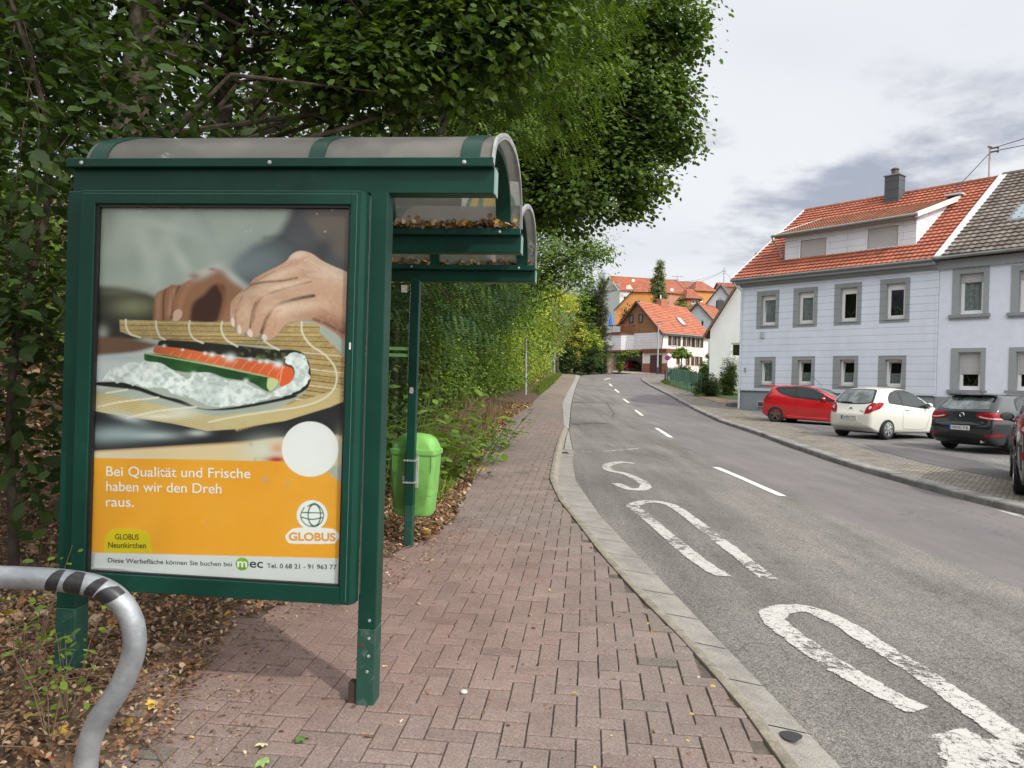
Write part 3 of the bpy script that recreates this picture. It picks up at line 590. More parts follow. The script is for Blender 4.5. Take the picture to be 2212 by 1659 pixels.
# ---------------------------------------------------------------- poster artwork, painted in vertex colours
PW, PH = 402, 596
C4 = np.array([(165, 100), (1958, 110), (1882, 2880), (110, 2778)], float)      # corners in reference units, TL TR BR BL
def homog(src, dst):
    A = []
    for (x, y), (X, Y) in zip(src, dst): A += [[x, y, 1, 0, 0, 0, -X*x, -X*y, -X], [0, 0, 0, x, y, 1, -Y*x, -Y*y, -Y]]
    return np.linalg.svd(np.array(A))[2][-1].reshape(3, 3)
ST = [(0, 1), (1, 1), (1, 0), (0, 0)]; H_s2p = homog(ST, C4); H_p2s = homog(C4, ST)
def p2s(x, y): w = H_p2s @ np.array([x, y, 1.0]); return w[0]/w[2], w[1]/w[2]
PX0, PX1, PZ0, PZ1 = -.564, .624, .680, 2.367
ss, tt = np.meshgrid(np.linspace(0, 1, PW), np.linspace(0, 1, PH)); q3 = np.stack([ss, tt, np.ones_like(ss)], -1) @ H_s2p.T
QX = q3[..., 0]/q3[..., 2]; QY = q3[..., 1]/q3[..., 2]
IMG = np.zeros((PH, PW, 3)); IMG[:] = srgb(168, 176, 166)
def noise2(sc, seed=0, oct=3):
    r = np.random.default_rng(seed); out = np.zeros_like(QX); amp = 1; tot = 0
    for o in range(oct):
        gx_, gy_ = QX / sc * 2**o + 100, QY / sc * 2**o + 100; n = r.random((256, 256)); ix, iy = gx_.astype(int), gy_.astype(int); fx_, fy_ = gx_ - ix, gy_ - iy
        fx_ = fx_*fx_*(3-2*fx_); fy_ = fy_*fy_*(3-2*fy_); g_ = lambda a, b_: n[b_ % 256, a % 256]
        out += amp*((g_(ix,iy)*(1-fx_)+g_(ix+1,iy)*fx_)*(1-fy_)+(g_(ix,iy+1)*(1-fx_)+g_(ix+1,iy+1)*fx_)*fy_); tot += amp; amp *= .5
    return out / tot
def blend(a, col):
    global IMG
    c = srgb(*col) if not isinstance(col, np.ndarray) else col
    IMG = IMG * (1 - a[..., None]) + np.array(c) * a[..., None]
def segd(pts, closed):
    d = np.full(QX.shape, 1e9); n = len(pts)
    for i in range(n if closed else n - 1):
        ax, ay = pts[i]; bx_, by_ = pts[(i+1) % n]; dx, dy = bx_-ax, by_-ay; L = dx*dx+dy*dy + 1e-9
        t_ = np.clip(((QX-ax)*dx + (QY-ay)*dy)/L, 0, 1); d = np.minimum(d, np.hypot(QX-ax-t_*dx, QY-ay-t_*dy))
    return d
def pmask(pts, soft=4, wob=0, seed=1, smooth=True):
    if smooth: pts = [tuple(p) for p in cat_spline(list(pts) + [pts[0]], 4)[:-1]]
    ins = np.zeros(QX.shape, bool); n = len(pts)
    for i in range(n):
        ax, ay = pts[i]; bx_, by_ = pts[(i+1) % n]
        c = ((ay > QY) != (by_ > QY)); 
        if by_ != ay: ins ^= c & (QX < (bx_-ax)*(QY-ay)/(by_-ay) + ax)
    sd_ = np.where(ins, -1, 1) * segd(pts, True)
    if wob: sd_ = sd_ + (noise2(38, seed, 2) - .5) * wob
    t_ = np.clip(.5 - sd_/(2*soft), 0, 1); return t_*t_*(3-2*t_)
def poly(pts, col, soft=4, a=1.0, **k): m = pmask(pts, soft, **k) * a; blend(m, col); return m
def line(pts, w, col, soft=4, a=1.0, smooth=True):
    if smooth and len(pts) > 2: pts = [tuple(p) for p in cat_spline(pts, 4)]
    t_ = np.clip(.5 - (segd(pts, False) - w/2)/(2*soft), 0, 1); blend(t_*t_*(3-2*t_)*a, col)
def blob(x, y, rx, ry, col, a=1.0, p=1.0, rot=0.0):
    c_, s_ = math.cos(rot), math.sin(rot); dx, dy = QX-x, QY-y; u_, v_ = (dx*c_+dy*s_)/rx, (-dx*s_+dy*c_)/ry; blend(np.exp(-(u_*u_+v_*v_)*p)*a, col)
# blurred kitchen background
blend((noise2(420, 3) > .5) * .12 + noise2(300, 5) * .25, (196, 200, 192))
for x, y, rx, ry, c, a, r_ in ((520,500,70,260,(214,220,214),.6,-.35),(780,560,46,200,(216,222,216),.7,-.5),(420,480,60,200,(136,146,138),.5,-.3),(950,300,40,240,(146,156,150),.5,-.45),(640,260,200,40,(206,212,206),.5,.25),(380,300,160,240,(190,196,188),.6,0),(620,420,60,300,(196,202,196),.6,.5),(860,300,80,260,(188,196,190),.55,-.6),(300,560,200,90,(150,160,150),.5,0),(1000,450,120,160,(186,194,186),.5,0),(700,600,300,70,(180,188,180),.5,.1),(1200,230,260,90,(176,184,176),.6,0),(230,200,60,160,(120,128,124),.45,0)): blob(x, y, rx, ry, c, a, 1, r_)
blend(np.clip(1 - (QY-100)/110, 0, 1)*.35, (90, 92, 88))  # grey tint, strongest along the poster's top edge
poly([(1560,60),(2000,60),(2000,900),(1700,760),(1250,700),(1130,560),(1250,420),(1420,330),(1500,220)], (66,66,70), 45)
blob(1300,520,170,140,(128,142,150),.75); blob(1180,560,110,110,(150,162,166),.6); line([(1350,345),(1480,350),(1600,440)], 20, (46,50,56), 26, .55)
poly([(1600,80),(2000,80),(2000,520),(1780,400),(1650,200)], (96,84,76), 40); blob(1760,440,60,110,(38,36,38),.8,1,.6)
poly([(100,695),(330,715),(560,770),(700,900),(600,1000),(420,1100),(100,1100)], (44,42,42), 28)
blob(420,850,160,70,(150,152,118),.7); blob(300,740,180,36,(120,122,98),.6); blob(200,1040,40,50,(190,190,185),.6)
poly([(100,1080),(330,1075),(560,1120),(600,1160),(420,1195),(100,1215)], (112,84,66), 20)
poly([(100,1215),(420,1185),(600,1150),(600,1300),(100,1460)], (206,210,210), 22)
blob(330,1225,200,22,(160,180,190),.5)
# left hand
poly([(560,955),(565,800),(590,745),(640,720),(690,690),(750,690),(820,650),(930,590),(1030,575),(1130,640),(1230,760),(1260,900),(1150,960)], (160,112,84), 12)
blob(930,600,120,34,(225,222,214),.8,1,-.45); blob(850,625,40,22,(150,70,50),.6); blob(980,575,30,14,(140,64,46),.6); blob(1130,640,110,30,(222,222,218),.75,1,.7)
poly([(820,960),(840,830),(920,760),(990,690),(1060,700),(1060,800),(1010,960)], (66,36,26), 22)
line([(1030,690),(1070,800),(1040,920)], 26, (150,96,70), 18, .8); line([(650,720),(632,800),(632,950)], 10, (96,60,44), 7, .85); line([(745,700),(700,800),(690,940)], 12, (96,60,44), 8, .85)
line([(600,760),(592,930)], 26, (186,138,110), 14, .7); line([(700,730),(672,900)], 30, (196,148,122), 16, .8); line([(820,680),(760,800),(740,900)], 34, (186,132,102), 20, .8)
poly([(695,950),(705,890),(740,868),(765,885),(760,925),(730,955)], (222,184,160), 6); blob(1160,900,60,60,(176,122,96),.7)
# right hand
skin = [(1945,600),(1780,525),(1700,470),(1640,445),(1590,443),(1540,470),(1500,520),(1420,565),(1330,610),(1270,650),(1235,700),(1160,760),(1115,815),(1108,900),(1112,970),(1135,1000),(1150,985),(1155,1030),(1175,1052),(1205,1050),(1222,1030),(1235,1062),(1262,1075),(1300,1070),(1330,1050),(1330,1085),(1355,1098),(1400,1090),(1460,1040),(1520,975),(1600,958),(1680,955),(1760,985),(1850,1040),(1945,1085)]
poly(skin, (204,164,140), 4)
handm = pmask(skin, 4)
def hb(x, y, rx, ry, c, a, r_=0.0):
    global IMG
    k_ = IMG.copy(); blob(x, y, rx, ry, c, a, 1, r_); IMG = k_*(1-handm[..., None]) + IMG*handm[..., None]
def hl(pts, w, c, s=8, a=.8):
    global IMG
    k_ = IMG.copy(); line(pts, w, c, s, a); IMG = k_*(1-handm[..., None]) + IMG*handm[..., None]
hb(1850,620,160,70,(226,200,182),.8,.4); hb(1870,820,130,160,(206,160,132),.7); hb(1800,960,160,60,(150,96,72),.8,.3); hb(1920,1020,80,60,(120,74,56),.8)
hb(1600,480,80,40,(232,206,188),.8); hb(1560,540,120,30,(198,140,112),.8,-.4); hb(1450,620,160,30,(228,200,180),.85,-.4)
hl([(1250,690),(1350,670),(1480,660),(1580,640)], 16, (120,70,50), 9, .85); hl([(1200,740),(1300,660),(1420,590)], 8, (150,96,74), 6, .6)
hl([(1270,960),(1290,860),(1330,780),(1420,740),(1540,700),(1680,665)], 14, (110,62,46), 8, .75); hb(1480,700,190,24,(232,204,184),.85,-.22); hb(1340,750,50,36,(230,196,172),.8)
hl([(1330,1040),(1370,930),(1430,850),(1520,810),(1640,780),(1700,770)], 24, (62,32,24), 9, .95); hl([(1250,1000),(1262,900),(1290,820)], 14, (88,48,36), 8, .85); hl([(1145,980),(1150,880),(1190,780)], 10, (130,80,60), 7, .75)
hb(1560,850,200,40,(232,200,178),.9,-.12); hb(1460,880,56,44,(238,204,182),.85); hb(1400,980,60,70,(214,164,136),.7); hl([(1430,960),(1420,1010)], 6, (160,110,86), 5, .5)
hb(1175,860,34,70,(220,180,152),.7); hb(1225,880,28,80,(226,190,164),.6); hb(1140,840,20,60,(196,148,120),.6); hb(1310,900,26,80,(206,156,128),.7); hl([(1700,940),(1800,980),(1900,1040)], 20, (104,62,46), 10, .7)
for c_ in ([(1160,1000),(1172,980),(1186,1010),(1185,1045),(1165,1040)], [(1225,1040),(1245,1012),(1268,1040),(1262,1070),(1238,1064)], [(1332,1070),(1348,1048),(1368,1070),(1366,1096),(1345,1098)], [(1112,940),(1125,925),(1140,955),(1135,992),(1118,985)]): poly(c_, (238,218,206), 3)
# skin: pores, creases, knuckles, finger edges
blend(handm*np.clip((noise2(22, 71, 3)-.5)*3, 0, 1)*.16, (236,208,190)); blend(handm*np.clip((.5-noise2(26, 72, 3))*3, 0, 1)*.16, (150,98,76))
for (x, y) in ((1275,705),(1345,745),(1455,880),(1150,880),(1550,520)):
    for k_ in (-9, 0, 9): hl([(x-20, y+k_+6), (x, y+k_-2), (x+22, y+k_-8)], 2.5, (140,88,68), 2.5, .5)
hl([(1600,600),(1680,640),(1760,650)], 5, (168,114,92), 7, .45); hl([(1560,560),(1640,590),(1720,596)], 5, (172,120,98), 7, .4); hl([(1740,860),(1800,900),(1880,930)], 5, (156,104,82), 7, .4); hl([(1650,500),(1760,570),(1880,640)], 8, (230,206,190), 10, .4)
hl([(1115,815),(1160,762),(1235,702),(1330,612),(1420,567),(1500,522)], 6, (176,122,98), 5, .6); hl([(1460,1040),(1520,975),(1600,960),(1680,958)], 10, (96,54,40), 6, .7)
for a_ in ([(566,800),(572,940)], [(632,730),(640,940)], [(690,700),(700,940)]): line(a_, 5, (108,66,48), 5, .6, False)
blend(pmask([(1090,985),(1530,1000),(1520,1030),(1350,1112),(1100,1010)], 14)*(1-handm)*.45, (60,42,24))
# bamboo mat, upper roll
up = [(320,945),(500,950),(900,962),(1110,965),(1150,1040),(1240,1072),(1350,1098),(1430,1060),(1500,965),(1740,975),(1745,1040),(1800,1090),(1870,1160),(1925,1225),(1925,1600),(1700,1700),(1500,1560),(1640,1480),(1680,1350),(1660,1240),(1560,1170),(1300,1130),(900,1110),(600,1095),(400,1060),(325,1030)]
um = pmask(up, 4, smooth=False) * (1 - handm); blend(um, (178,150,98))
def inm(m_, f_):
    global IMG
    k_ = IMG.copy(); f_(); IMG = k_*(1-m_[..., None]) + IMG*m_[..., None]
def stripes():
    blend(np.clip(noise2(60, 9)*1.4 - .5, 0, 1)*.5, (208,184,132)); blend(np.clip((QY - 1090)/90, 0, 1)*np.clip((1500-QX)/300, 0, 1)*.5, (90,66,36)); blend(np.clip((noise2(14, 91, 2)-.5)*3, 0, 1)*.3, (226,204,156)); blend(np.clip((.46-noise2(14, 92, 2))*3, 0, 1)*.3, (120,90,50))
    for (a, b_, w_, c_) in (((320,985),(1745,1000),5,(96,70,36)),((320,1020),(1745,1040),4,(120,92,52)),((400,1062),(1760,1070),5,(110,82,44)),((560,1085),(1800,1105),5,(84,58,30)),((900,1110),(1850,1150),6,(90,64,34)),((320,960),(1740,985),6,(212,190,140)),((700,1050),(1745,1056),8,(210,186,132))): line([a, b_], w_, c_, 3, .9, False)
    for i in range(13):
        y = 1190 + i*36; line([(1560, y - 12 + i*2), (1930, y + 22 + i*5)], 4.5 + i*.2, (64,44,24) if i % 3 else (240,236,226), 2.5, .9, False)
        line([(1560, y + 6 + i*2), (1930, y + 40 + i*5)], 9, (212,184,124) if i % 2 else (160,124,70), 6, .6, False)
inm(um, stripes)
# lower mat
lo = [(100,1470),(300,1500),(640,1570),(1000,1650),(1400,1600),(1720,1500),(1900,1440),(1905,1540),(1820,1580),(1500,1680),(1250,1720),(1150,1740),(950,1755),(700,1700),(450,1660),(300,1640),(100,1600)]
poly([(100,1600),(1000,1700),(1930,1540),(1930,1830),(1500,1850),(900,1860),(170,1900),(100,1900)], (38,38,44), 8)
lm = pmask(lo, 5, smooth=False); blend(lm, (206,186,136))
def st2():
    for i in range(16):
        y = 1455 + i*17; line([(100, y - 40), (1000, y + 150 - i*3)], 3.5, (128,100,56), 2.5, .8, False); line([(1000, y + 150 - i*3), (1930, y - 60 - i*6)], 3, (168,136,82), 2.5, .5, False)
    blend(np.clip(noise2(200, 12)*1.5 - .6, 0, 1)*.5, (232,220,182))
inm(lm, st2)
for i in range(34):
    x = 1160 + i*23; y = 1742 - i*6.5; blob(x, y, 12, 12, (214,186,130), 1, 1.2)
# nori, salmon, cucumber, rice
poly([(590,1130),(620,1095),(760,1098),(1100,1125),(1400,1160),(1560,1165),(1640,1200),(1675,1290),(1680,1380),(1650,1450),(1560,1500),(1480,1500),(1480,1270),(1100,1210),(700,1150)], (26,30,24), 5)
blend(pmask([(1180,1140),(1520,1180),(1490,1270),(1200,1220)], 12)*np.clip(noise2(26, 21, 2)*2.4 - 1.2, 0, 1), (120,120,60))
poly([(165,1400),(330,1400),(480,1440),(640,1500),(760,1530),(900,1590),(1060,1590),(1300,1550),(1560,1495),(1540,1520),(1200,1590),(1000,1606),(860,1590),(700,1540),(560,1500),(420,1455),(165,1425)], (24,26,28), 5)
rice = [(200,1385),(260,1300),(360,1270),(470,1260),(520,1240),(620,1265),(700,1310),(800,1370),(860,1330),(940,1325),(1060,1380),(1200,1390),(1300,1440),(1390,1480),(1480,1430),(1540,1410),(1560,1300),(1500,1250),(1520,1200),(1580,1185),(1640,1220),(1665,1300),(1670,1370),(1620,1440),(1540,1490),(1440,1500),(1300,1540),(1100,1575),(960,1570),(860,1530),(740,1490),(620,1440),(480,1430),(330,1400)]
rm = poly(rice, (214,222,220), 4, wob=34, seed=4)
gr = noise2(30, 31, 2); blend(rm*.5, (232,238,236)); blend(rm*np.clip((gr-.50)*5, 0, 1)*.85, (250,252,250)); blend(rm*np.clip((.42-gr)*7, 0, 1)*.5, (160,174,174)); blend(rm*np.clip((QY-1500)/80, 0, 1)*np.clip((1300-QX)/200, 0, 1)*.0, (120,130,132)); blend(rm*np.clip((.45-noise2(110, 33, 2))*5, 0, 1)*.28, (150,164,164))
cuc = [(497,1200),(520,1190),(700,1212),(1000,1280),(1300,1345),(1450,1375),(1440,1430),(1390,1468),(1340,1450),(1250,1400),(1080,1370),(960,1330),(820,1330),(700,1310),(620,1262),(510,1245)]
cm = poly(cuc, (22,74,36), 4); blend(cm*np.clip(noise2(90, 41)*2 - .9, 0, 1)*.7, (54,120,60))
line([(510,1192),(900,1262),(1300,1345),(1440,1372)], 9, (196,204,130), 3, .9); poly([(1375,1370),(1450,1375),(1445,1420),(1395,1465),(1370,1430)], (206,214,160), 4)
sal = [(560,1170),(600,1140),(800,1160),(1000,1200),(1250,1240),(1480,1275),(1555,1310),(1545,1390),(1470,1430),(1440,1380),(1300,1338),(1000,1272),(700,1210),(580,1190)]
sm = poly(sal, (222,110,62), 4); blend(sm*np.clip((QX-1000)/500, 0, 1)*.5, (236,84,40)); blend(sm*np.clip(1-(QX-560)/300, 0, 1)*.4, (170,84,50))
def st3():
    for i in range(13): x = 700 + i*66; line([(x, 1180+i*9), (x-50, 1240+i*10), (x-30, 1290+i*10)], 5, (248,170,130), 4, .75)
    line([(1480,1290),(1460,1400)], 8, (250,180,130), 5, .8)
inm(sm, st3)
for x, y, r_ in ((930,1190,14),(980,1200,20),(1110,1222,34),(1250,1235,16),(1370,1250,18),(1450,1270,30),(770,1165,10),(640,1135,12),(1060,1210,14),(850,1340,20),(1220,1390,18),(1320,1250,14)): blob(x, y, r_*1.2, r_, (234,238,236), 1, 1.4)
# strings
for s_ in ([(365,945),(370,1000),(400,1050),(470,1075)], [(580,955),(585,1010),(610,1070),(645,1090)], [(820,955),(815,1010),(845,1080),(915,1115)], [(1050,960),(1045,1020),(1080,1090),(1160,1140)], [(1350,1100),(1400,1135),(1455,1165)], [(1615,960),(1620,1040),(1680,1130),(1780,1200),(1850,1290),(1862,1400),(1800,1500),(1640,1570),(1400,1610),(1150,1650),(960,1690)], [(170,1580),(330,1545),(600,1512)], [(230,1480),(380,1455)], [(380,1660),(600,1610),(870,1580)]):
    line(s_, 13, (230,222,200), 4, .95); 
blob(300,1780,260,60,(150,168,172),.9,1,-.05); blob(560,1790,180,30,(176,190,192),.9); blob(880,1770,70,22,(200,206,206),.8); blob(380,1655,110,30,(196,206,206),.8,1,.3); blob(770,1620,120,40,(230,230,220),.7); blob(600,1650,160,20,(240,238,226),.6)
# pale table edge
poly([(100,1915),(700,1870),(1200,1835),(1500,1800),(1960,1800),(1960,2000),(100,2000)], (222,200,160), 16)
blend(pmask([(100,1890),(700,1865),(1200,1830),(1400,1800),(1400,1830),(900,1870),(100,1920)], 8)*.0, (190,140,80))
line([(100,1905),(700,1872),(1250,1838)], 8, (196,140,84), 8, .8); blob(1380,1900,160,90,(214,222,210),.9); blob(1450,1880,60,40,(226,150,110),.8); blob(1440,1962,90,28,(190,30,40),1,1.2); blob(300,1950,260,22,(214,208,196),.8); blob(1900,1900,50,120,(200,196,170),.8)
# orange band with the round corner and the badges
ORG = (236,164,46)
om = pmask([(90,1950),(600,1958),(1200,1970),(1640,1978),(1760,2020),(1890,2125),(1960,2180),(1960,2700),(90,2640)], 3, smooth=False); blend(om, ORG)
blend(om*np.clip((noise2(260, 51)-.45)*2.5, 0, 1)*.22, (248,186,84)); 
poly([(60,2636),(160,2637),(900,2652),(1960,2675),(1960,2960),(60,2960)], (214,216,216), 2.5, smooth=False)
blend(pmask([(60,2640),(160,2640),(150,2740),(60,2740)], 6, smooth=False), (190,192,194)); poly([(60,1500),(163,1500),(150,2900),(60,2900)], (176,184,188), 3, a=.0)
line([(150,2755),(330,2760),(520,2800),(740,2820)], 8, (120,122,124), 7, .8); line([(160,2735),(400,2750),(600,2790)], 10, (236,236,236), 8, .7)
def disc(x, y, r_, col, soft=2.5, ry=None):
    d = np.hypot((QX-x), (QY-y)*(r_/(ry or r_))) - r_; t_ = np.clip(.5 - d/(2*soft), 0, 1); blend(t_, col)
disc(1677, 1885, 200, (238,238,238))
disc(1692, 2362, 108, (240,240,238)); poly([(1520,2490),(1560,2459),(1650,2450),(1680,2440),(1710,2440),(1740,2452),(1830,2459),(1868,2480),(1882,2514),(1860,2555),(1820,2568),(1560,2568),(1518,2550),(1503,2514)], (240,238,234), 2.5)
yl = [(218,2636),(232,2520),(262,2476),(300,2462),(470,2466),(525,2482),(552,2530),(566,2640)]; poly(yl, (216,192,34), 2.5, smooth=False)
GR = (22,84,66)
def ring(x, y, rx, ry, w): 
    d = np.abs(np.hypot((QX-x)/rx, (QY-y)/ry) - 1)*min(rx, ry); t_ = np.clip(.5 - (d - w/2)/5, 0, 1); blend(t_, GR)
ring(1708, 2362, 44, 80, 8); line([(1636,2308),(1612,2360),(1624,2405),(1660,2438),(1695,2446)], 7, GR, 2.5); line([(1660,2300),(1690,2284),(1725,2284),(1760,2320),(1773,2365),(1760,2410),(1730,2440)], 7, GR, 2.5)
line([(1620,2345),(1690,2345),(1768,2347)], 8, GR, 2.5); line([(1618,2378),(1690,2393),(1768,2380)], 8, GR, 2.5)
disc(1200, 2717, 46, (110,160,40)); blob(1190,2700,26,24,(160,200,80),.7)
for x, y, r_ in ((1258,1850,16),(1290,1960,14),(1360,2105,24),(950,2413,9),(1520,2140,14)): blob(x, y, r_, r_*1.2, (176,168,150), .7, 1.6)
for (x, y) in ((1250,290),(1215,300),(1780,300),(820,135),(460,150),(1830,140),(1720,170),(1560,520),(1640,510)): blob(x, y, 6, 6, (226,226,216), .9, 1.5)
verts = np.stack([PX0 + ss*(PX1-PX0), np.full_like(ss, fz + .035) + .0006*np.sin(ss*9 + tt*5)*np.cos(tt*11), PZ0 + tt*(PZ1-PZ0)], -1).reshape(-1, 3)
ii = np.arange(PW*PH).reshape(PH, PW); F = np.stack([ii[:-1,:-1], ii[:-1,1:], ii[1:,1:], ii[1:,:-1]], -1).reshape(-1, 4)
pme = fast_mesh('poster', verts, F.ravel(), np.full(len(F), 4), True); set_col(pme, np.clip(IMG, 0, 1).reshape(-1, 3))
M_post = mat('printed_paper', attr='Col', rough=.45, var=.03, scale=3, spec=.4, bump=.05, bscale=4)
poster = obj('poster', pme, M_post, case_o)
MB().box(i0 + .002, i1 - .002, fz + .024, fz + .027, jb + .002, jt - .002).build('front_pane', glassy('poster_pane', (.97,.99,.98), .98, .03, .012), case_o)
def ptext(txt, x0, x1, yb, yb1, cap, col, bold=0.0, name='lettering'):
    """text along a base line (x0,yb)-(x1,yb1) in poster reference units"""
    cu = bpy.data.curves.new(name, 'FONT'); cu.body = txt; cu.size = 1.0; cu.offset = bold; cu.extrude = 0
    o = bpy.data.objects.new(name, cu); COL.objects.link(o); bpy.context.view_layer.update()
    dm = o.dimensions.x; bb = [tuple(v) for v in o.bound_box]; xo = min(v[0] for v in bb)
    a = p2s(x0, yb); b_ = p2s(x1, yb1); c_ = p2s(x0, yb - cap)
    pa_ = np.array([PX0 + a[0]*(PX1-PX0), PZ0 + a[1]*(PZ1-PZ0)]); pb_ = np.array([PX0 + b_[0]*(PX1-PX0), PZ0 + b_[1]*(PZ1-PZ0)]); ch = (c_[1]-a[1])*(PZ1-PZ0)
    w_ = np.linalg.norm(pb_-pa_); sx = w_/dm; sz = ch/.73; ang = math.atan2(*(pb_-pa_)[::-1])
    me = bpy.data.meshes.new_from_object(o); bpy.data.objects.remove(o)
    n = len(me.vertices); co = np.zeros(n*3); me.vertices.foreach_get('co', co); co = co.reshape(-1, 3)
    X = (co[:, 0]-xo)*sx; Y = co[:, 1]*sz; out = np.stack([pa_[0] + X*math.cos(ang) - Y*math.sin(ang), np.full(n, fz + .0338), pa_[1] + X*math.sin(ang) + Y*math.cos(ang)], -1)
    me.vertices.foreach_set('co', out.ravel()); me.materials.clear(); return obj(name, me, mat('ink_%d_%d_%d' % col, srgb(*col), .5, var=.02), poster)
WHT = (238,238,230)
ptext('Bei Qualität und Frische', 235, 1257, 2082, 2097, 74, WHT, .007)
ptext('haben wir den Dreh', 235, 1052, 2190, 2208, 74, WHT, .007)
ptext('raus.', 235, 433, 2303, 2305, 74, WHT, .007)
ptext('GLOBUS', 303, 470, 2541, 2543, 42, (40,56,30), .004); ptext('Neunkirchen', 253, 521, 2600, 2604, 42, (40,56,30), .004)
ptext('GLOBUS', 1530, 1858, 2543, 2547, 58, (232,160,60), .03)
ptext('Diese Werbefläche können Sie buchen bei', 252, 1128, 2706, 2734, 34, (50,52,66), .004)
ptext('m', 1166, 1236, 2737, 2738, 62, (236,240,230), .02); ptext('ec', 1254, 1348, 2740, 2742, 66, (40,40,40), .008)
ptext('Tel. 0 68 21 - 91 963 77', 1376, 1866, 2743, 2752, 34, (50,52,66), .004)
# ---------------------------------------------------------------- stop sign on the rear beam
sg = thing('bus_stop_sign', 'yellow and green round H bus stop sign on a mast above the shelter roof', 'sign', sh(.83, 2.9, 0), -SA)
b = MB(); b.tube([(0, .03, 2.43), (0, .03, 3.20)], .045, 16); b.build('mast', mat('mast_grey', (.5,.5,.5), .4, .4), sg, smooth=True)
def rrect(w, hh, r, n=6):
    out = []
    for cx, cz, a0 in ((w-r, hh-r, 0), (-w+r, hh-r, 90), (-w+r, -hh+r, 180), (w-r, -hh+r, 270)):
        for k in range(n + 1): a = rad(a0 + 90*k/n); out.append((cx + r*math.cos(a), cz + r*math.sin(a)))
    return out
zc = 3.02
b = MB(); b.prism([(x, z + zc) for x, z in rrect(.245, .235, .04)], 1, -.032, -.026); pl_ = b.build('sign_plate', mat('sign_white', (.72,.71,.66), .6, var=.15, scale=20, dirt=.4, dirtcol=(.35,.34,.3)), sg)
b = MB(); b.prism([(.21*math.cos(a), zc + .21*math.sin(a)) for a in np.linspace(0, 2*math.pi, 49)[:-1]], 1, -.034, -.0325); b.build('sign_ring', mat('sign_green', (.05,.22,.11), .5), pl_)
b = MB(); b.prism([(.18*math.cos(a), zc + .18*math.sin(a)) for a in np.linspace(0, 2*math.pi, 49)[:-1]], 1, -.036, -.0345); b.build('sign_disc', mat('sign_yellow', (.75,.50,.04), .5), pl_)
b = MB(); 
for a in (-.105, .065): b.box(a, a + .04, -.038, -.0365, zc - .12, zc + .12)
b.box(-.065, .065, -.038, -.0365, zc - .02, zc + .02); b.build('sign_letter', mat('sign_green'), pl_)
# ---------------------------------------------------------------- litter bin on the far post
M_bin = mat('bin_green', (.19,.44,.10), .55, var=.14, scale=5, dirt=.75, dirtcol=(.07,.13,.045), spec=.4)
bc_ = sh(.236, 3.00, 0)
bn = thing('litter_bin', 'apple green plastic litter bin clamped to the rear shelter post', 'bin', bc_, -SA)
def rring(w, d, z, r, n=6): return [(x, y, z) for x, y in [(a, b2) for a, b2 in rrect(w, d, r, n)]]
def loftbin(secs):
    mb = MB(); n = len(secs[0]); 
    for s_ in secs: mb.v += s_
    for i in range(len(secs) - 1):
        for k_ in range(n): mb.f.append([i*n+k_, i*n+(k_+1) % n, (i+1)*n+(k_+1) % n, (i+1)*n+k_]); mb.mi.append(0)
    mb.f.append(list(range(n))[::-1]); mb.mi.append(0); mb.f.append([(len(secs)-1)*n + k_ for k_ in range(n)]); mb.mi.append(0); return mb
z0 = .47
body = loftbin([rring(.125, .09, z0, .05), rring(.15, .115, z0 + .012, .06), rring(.165, .13, z0 + .05, .06), rring(.172, .135, z0 + .18, .05), rring(.176, .138, z0 + .184, .05), rring(.186, .15, z0 + .40, .045), rring(.190, .152, z0 + .50, .04), rring(.190, .152, z0 + .53, .04)])
body.build('bin_body', M_bin, bn, smooth=True)
for x in (-.165, .165, -.06, .06): MB().bar((x*.98, -.1515, z0 + .38), (x*.99, -.1535, z0 + .52), .006, .006).build('rib', M_bin, bn)
lid = loftbin([rring(.200, .162, z0 + .52, .04), rring(.203, .165, z0 + .535, .04), rring(.201, .163, z0 + .56, .04), rring(.186, .15, z0 + .568, .045), rring(.180, .146, z0 + .60, .06), rring(.160, .13, z0 + .645, .08), rring(.115, .095, z0 + .68, .07), rring(.05, .045, z0 + .692, .04)])
lo_ = lid.build('bin_lid', M_bin, bn, smooth=True)
rb = MB(); rb.tube([(.035, -.164, z0 + .57), (.035, -.14, z0 + .61), (.033, -.12, z0 + .65), (.03, -.07, z0 + .685)], .006, 6); rb.tube([(-.05, -.164, z0 + .57), (-.05, -.14, z0 + .61), (-.045, -.12, z0 + .65), (-.04, -.07, z0 + .685)], .006, 6); rb.build('lid_seam', M_bin, lo_)
br = MB(); br.box(-.03, .058, -.158, -.149, z0 + .25, z0 + .53); br.box(-.05, .05, -.156, -.147, z0 + .25, z0 + .28); br.build('bracket', mat('bracket_steel', (.55,.54,.52), .45, .5), bn, bevel=.002)
for z in (z0 + .30, z0 + .48): cl_ = MB().box(-.037, .047, -.243, -.158, z - .008, z + .008); cl_.tube([(-.045, -.25, z), (-.045, -.20, z)], .009, 8); cl_.tube([(-.02, -.25, z), (-.02, -.235, z)], .009, 8); cl_.build('pipe_clamp', M_alu, bn, bevel=.002)
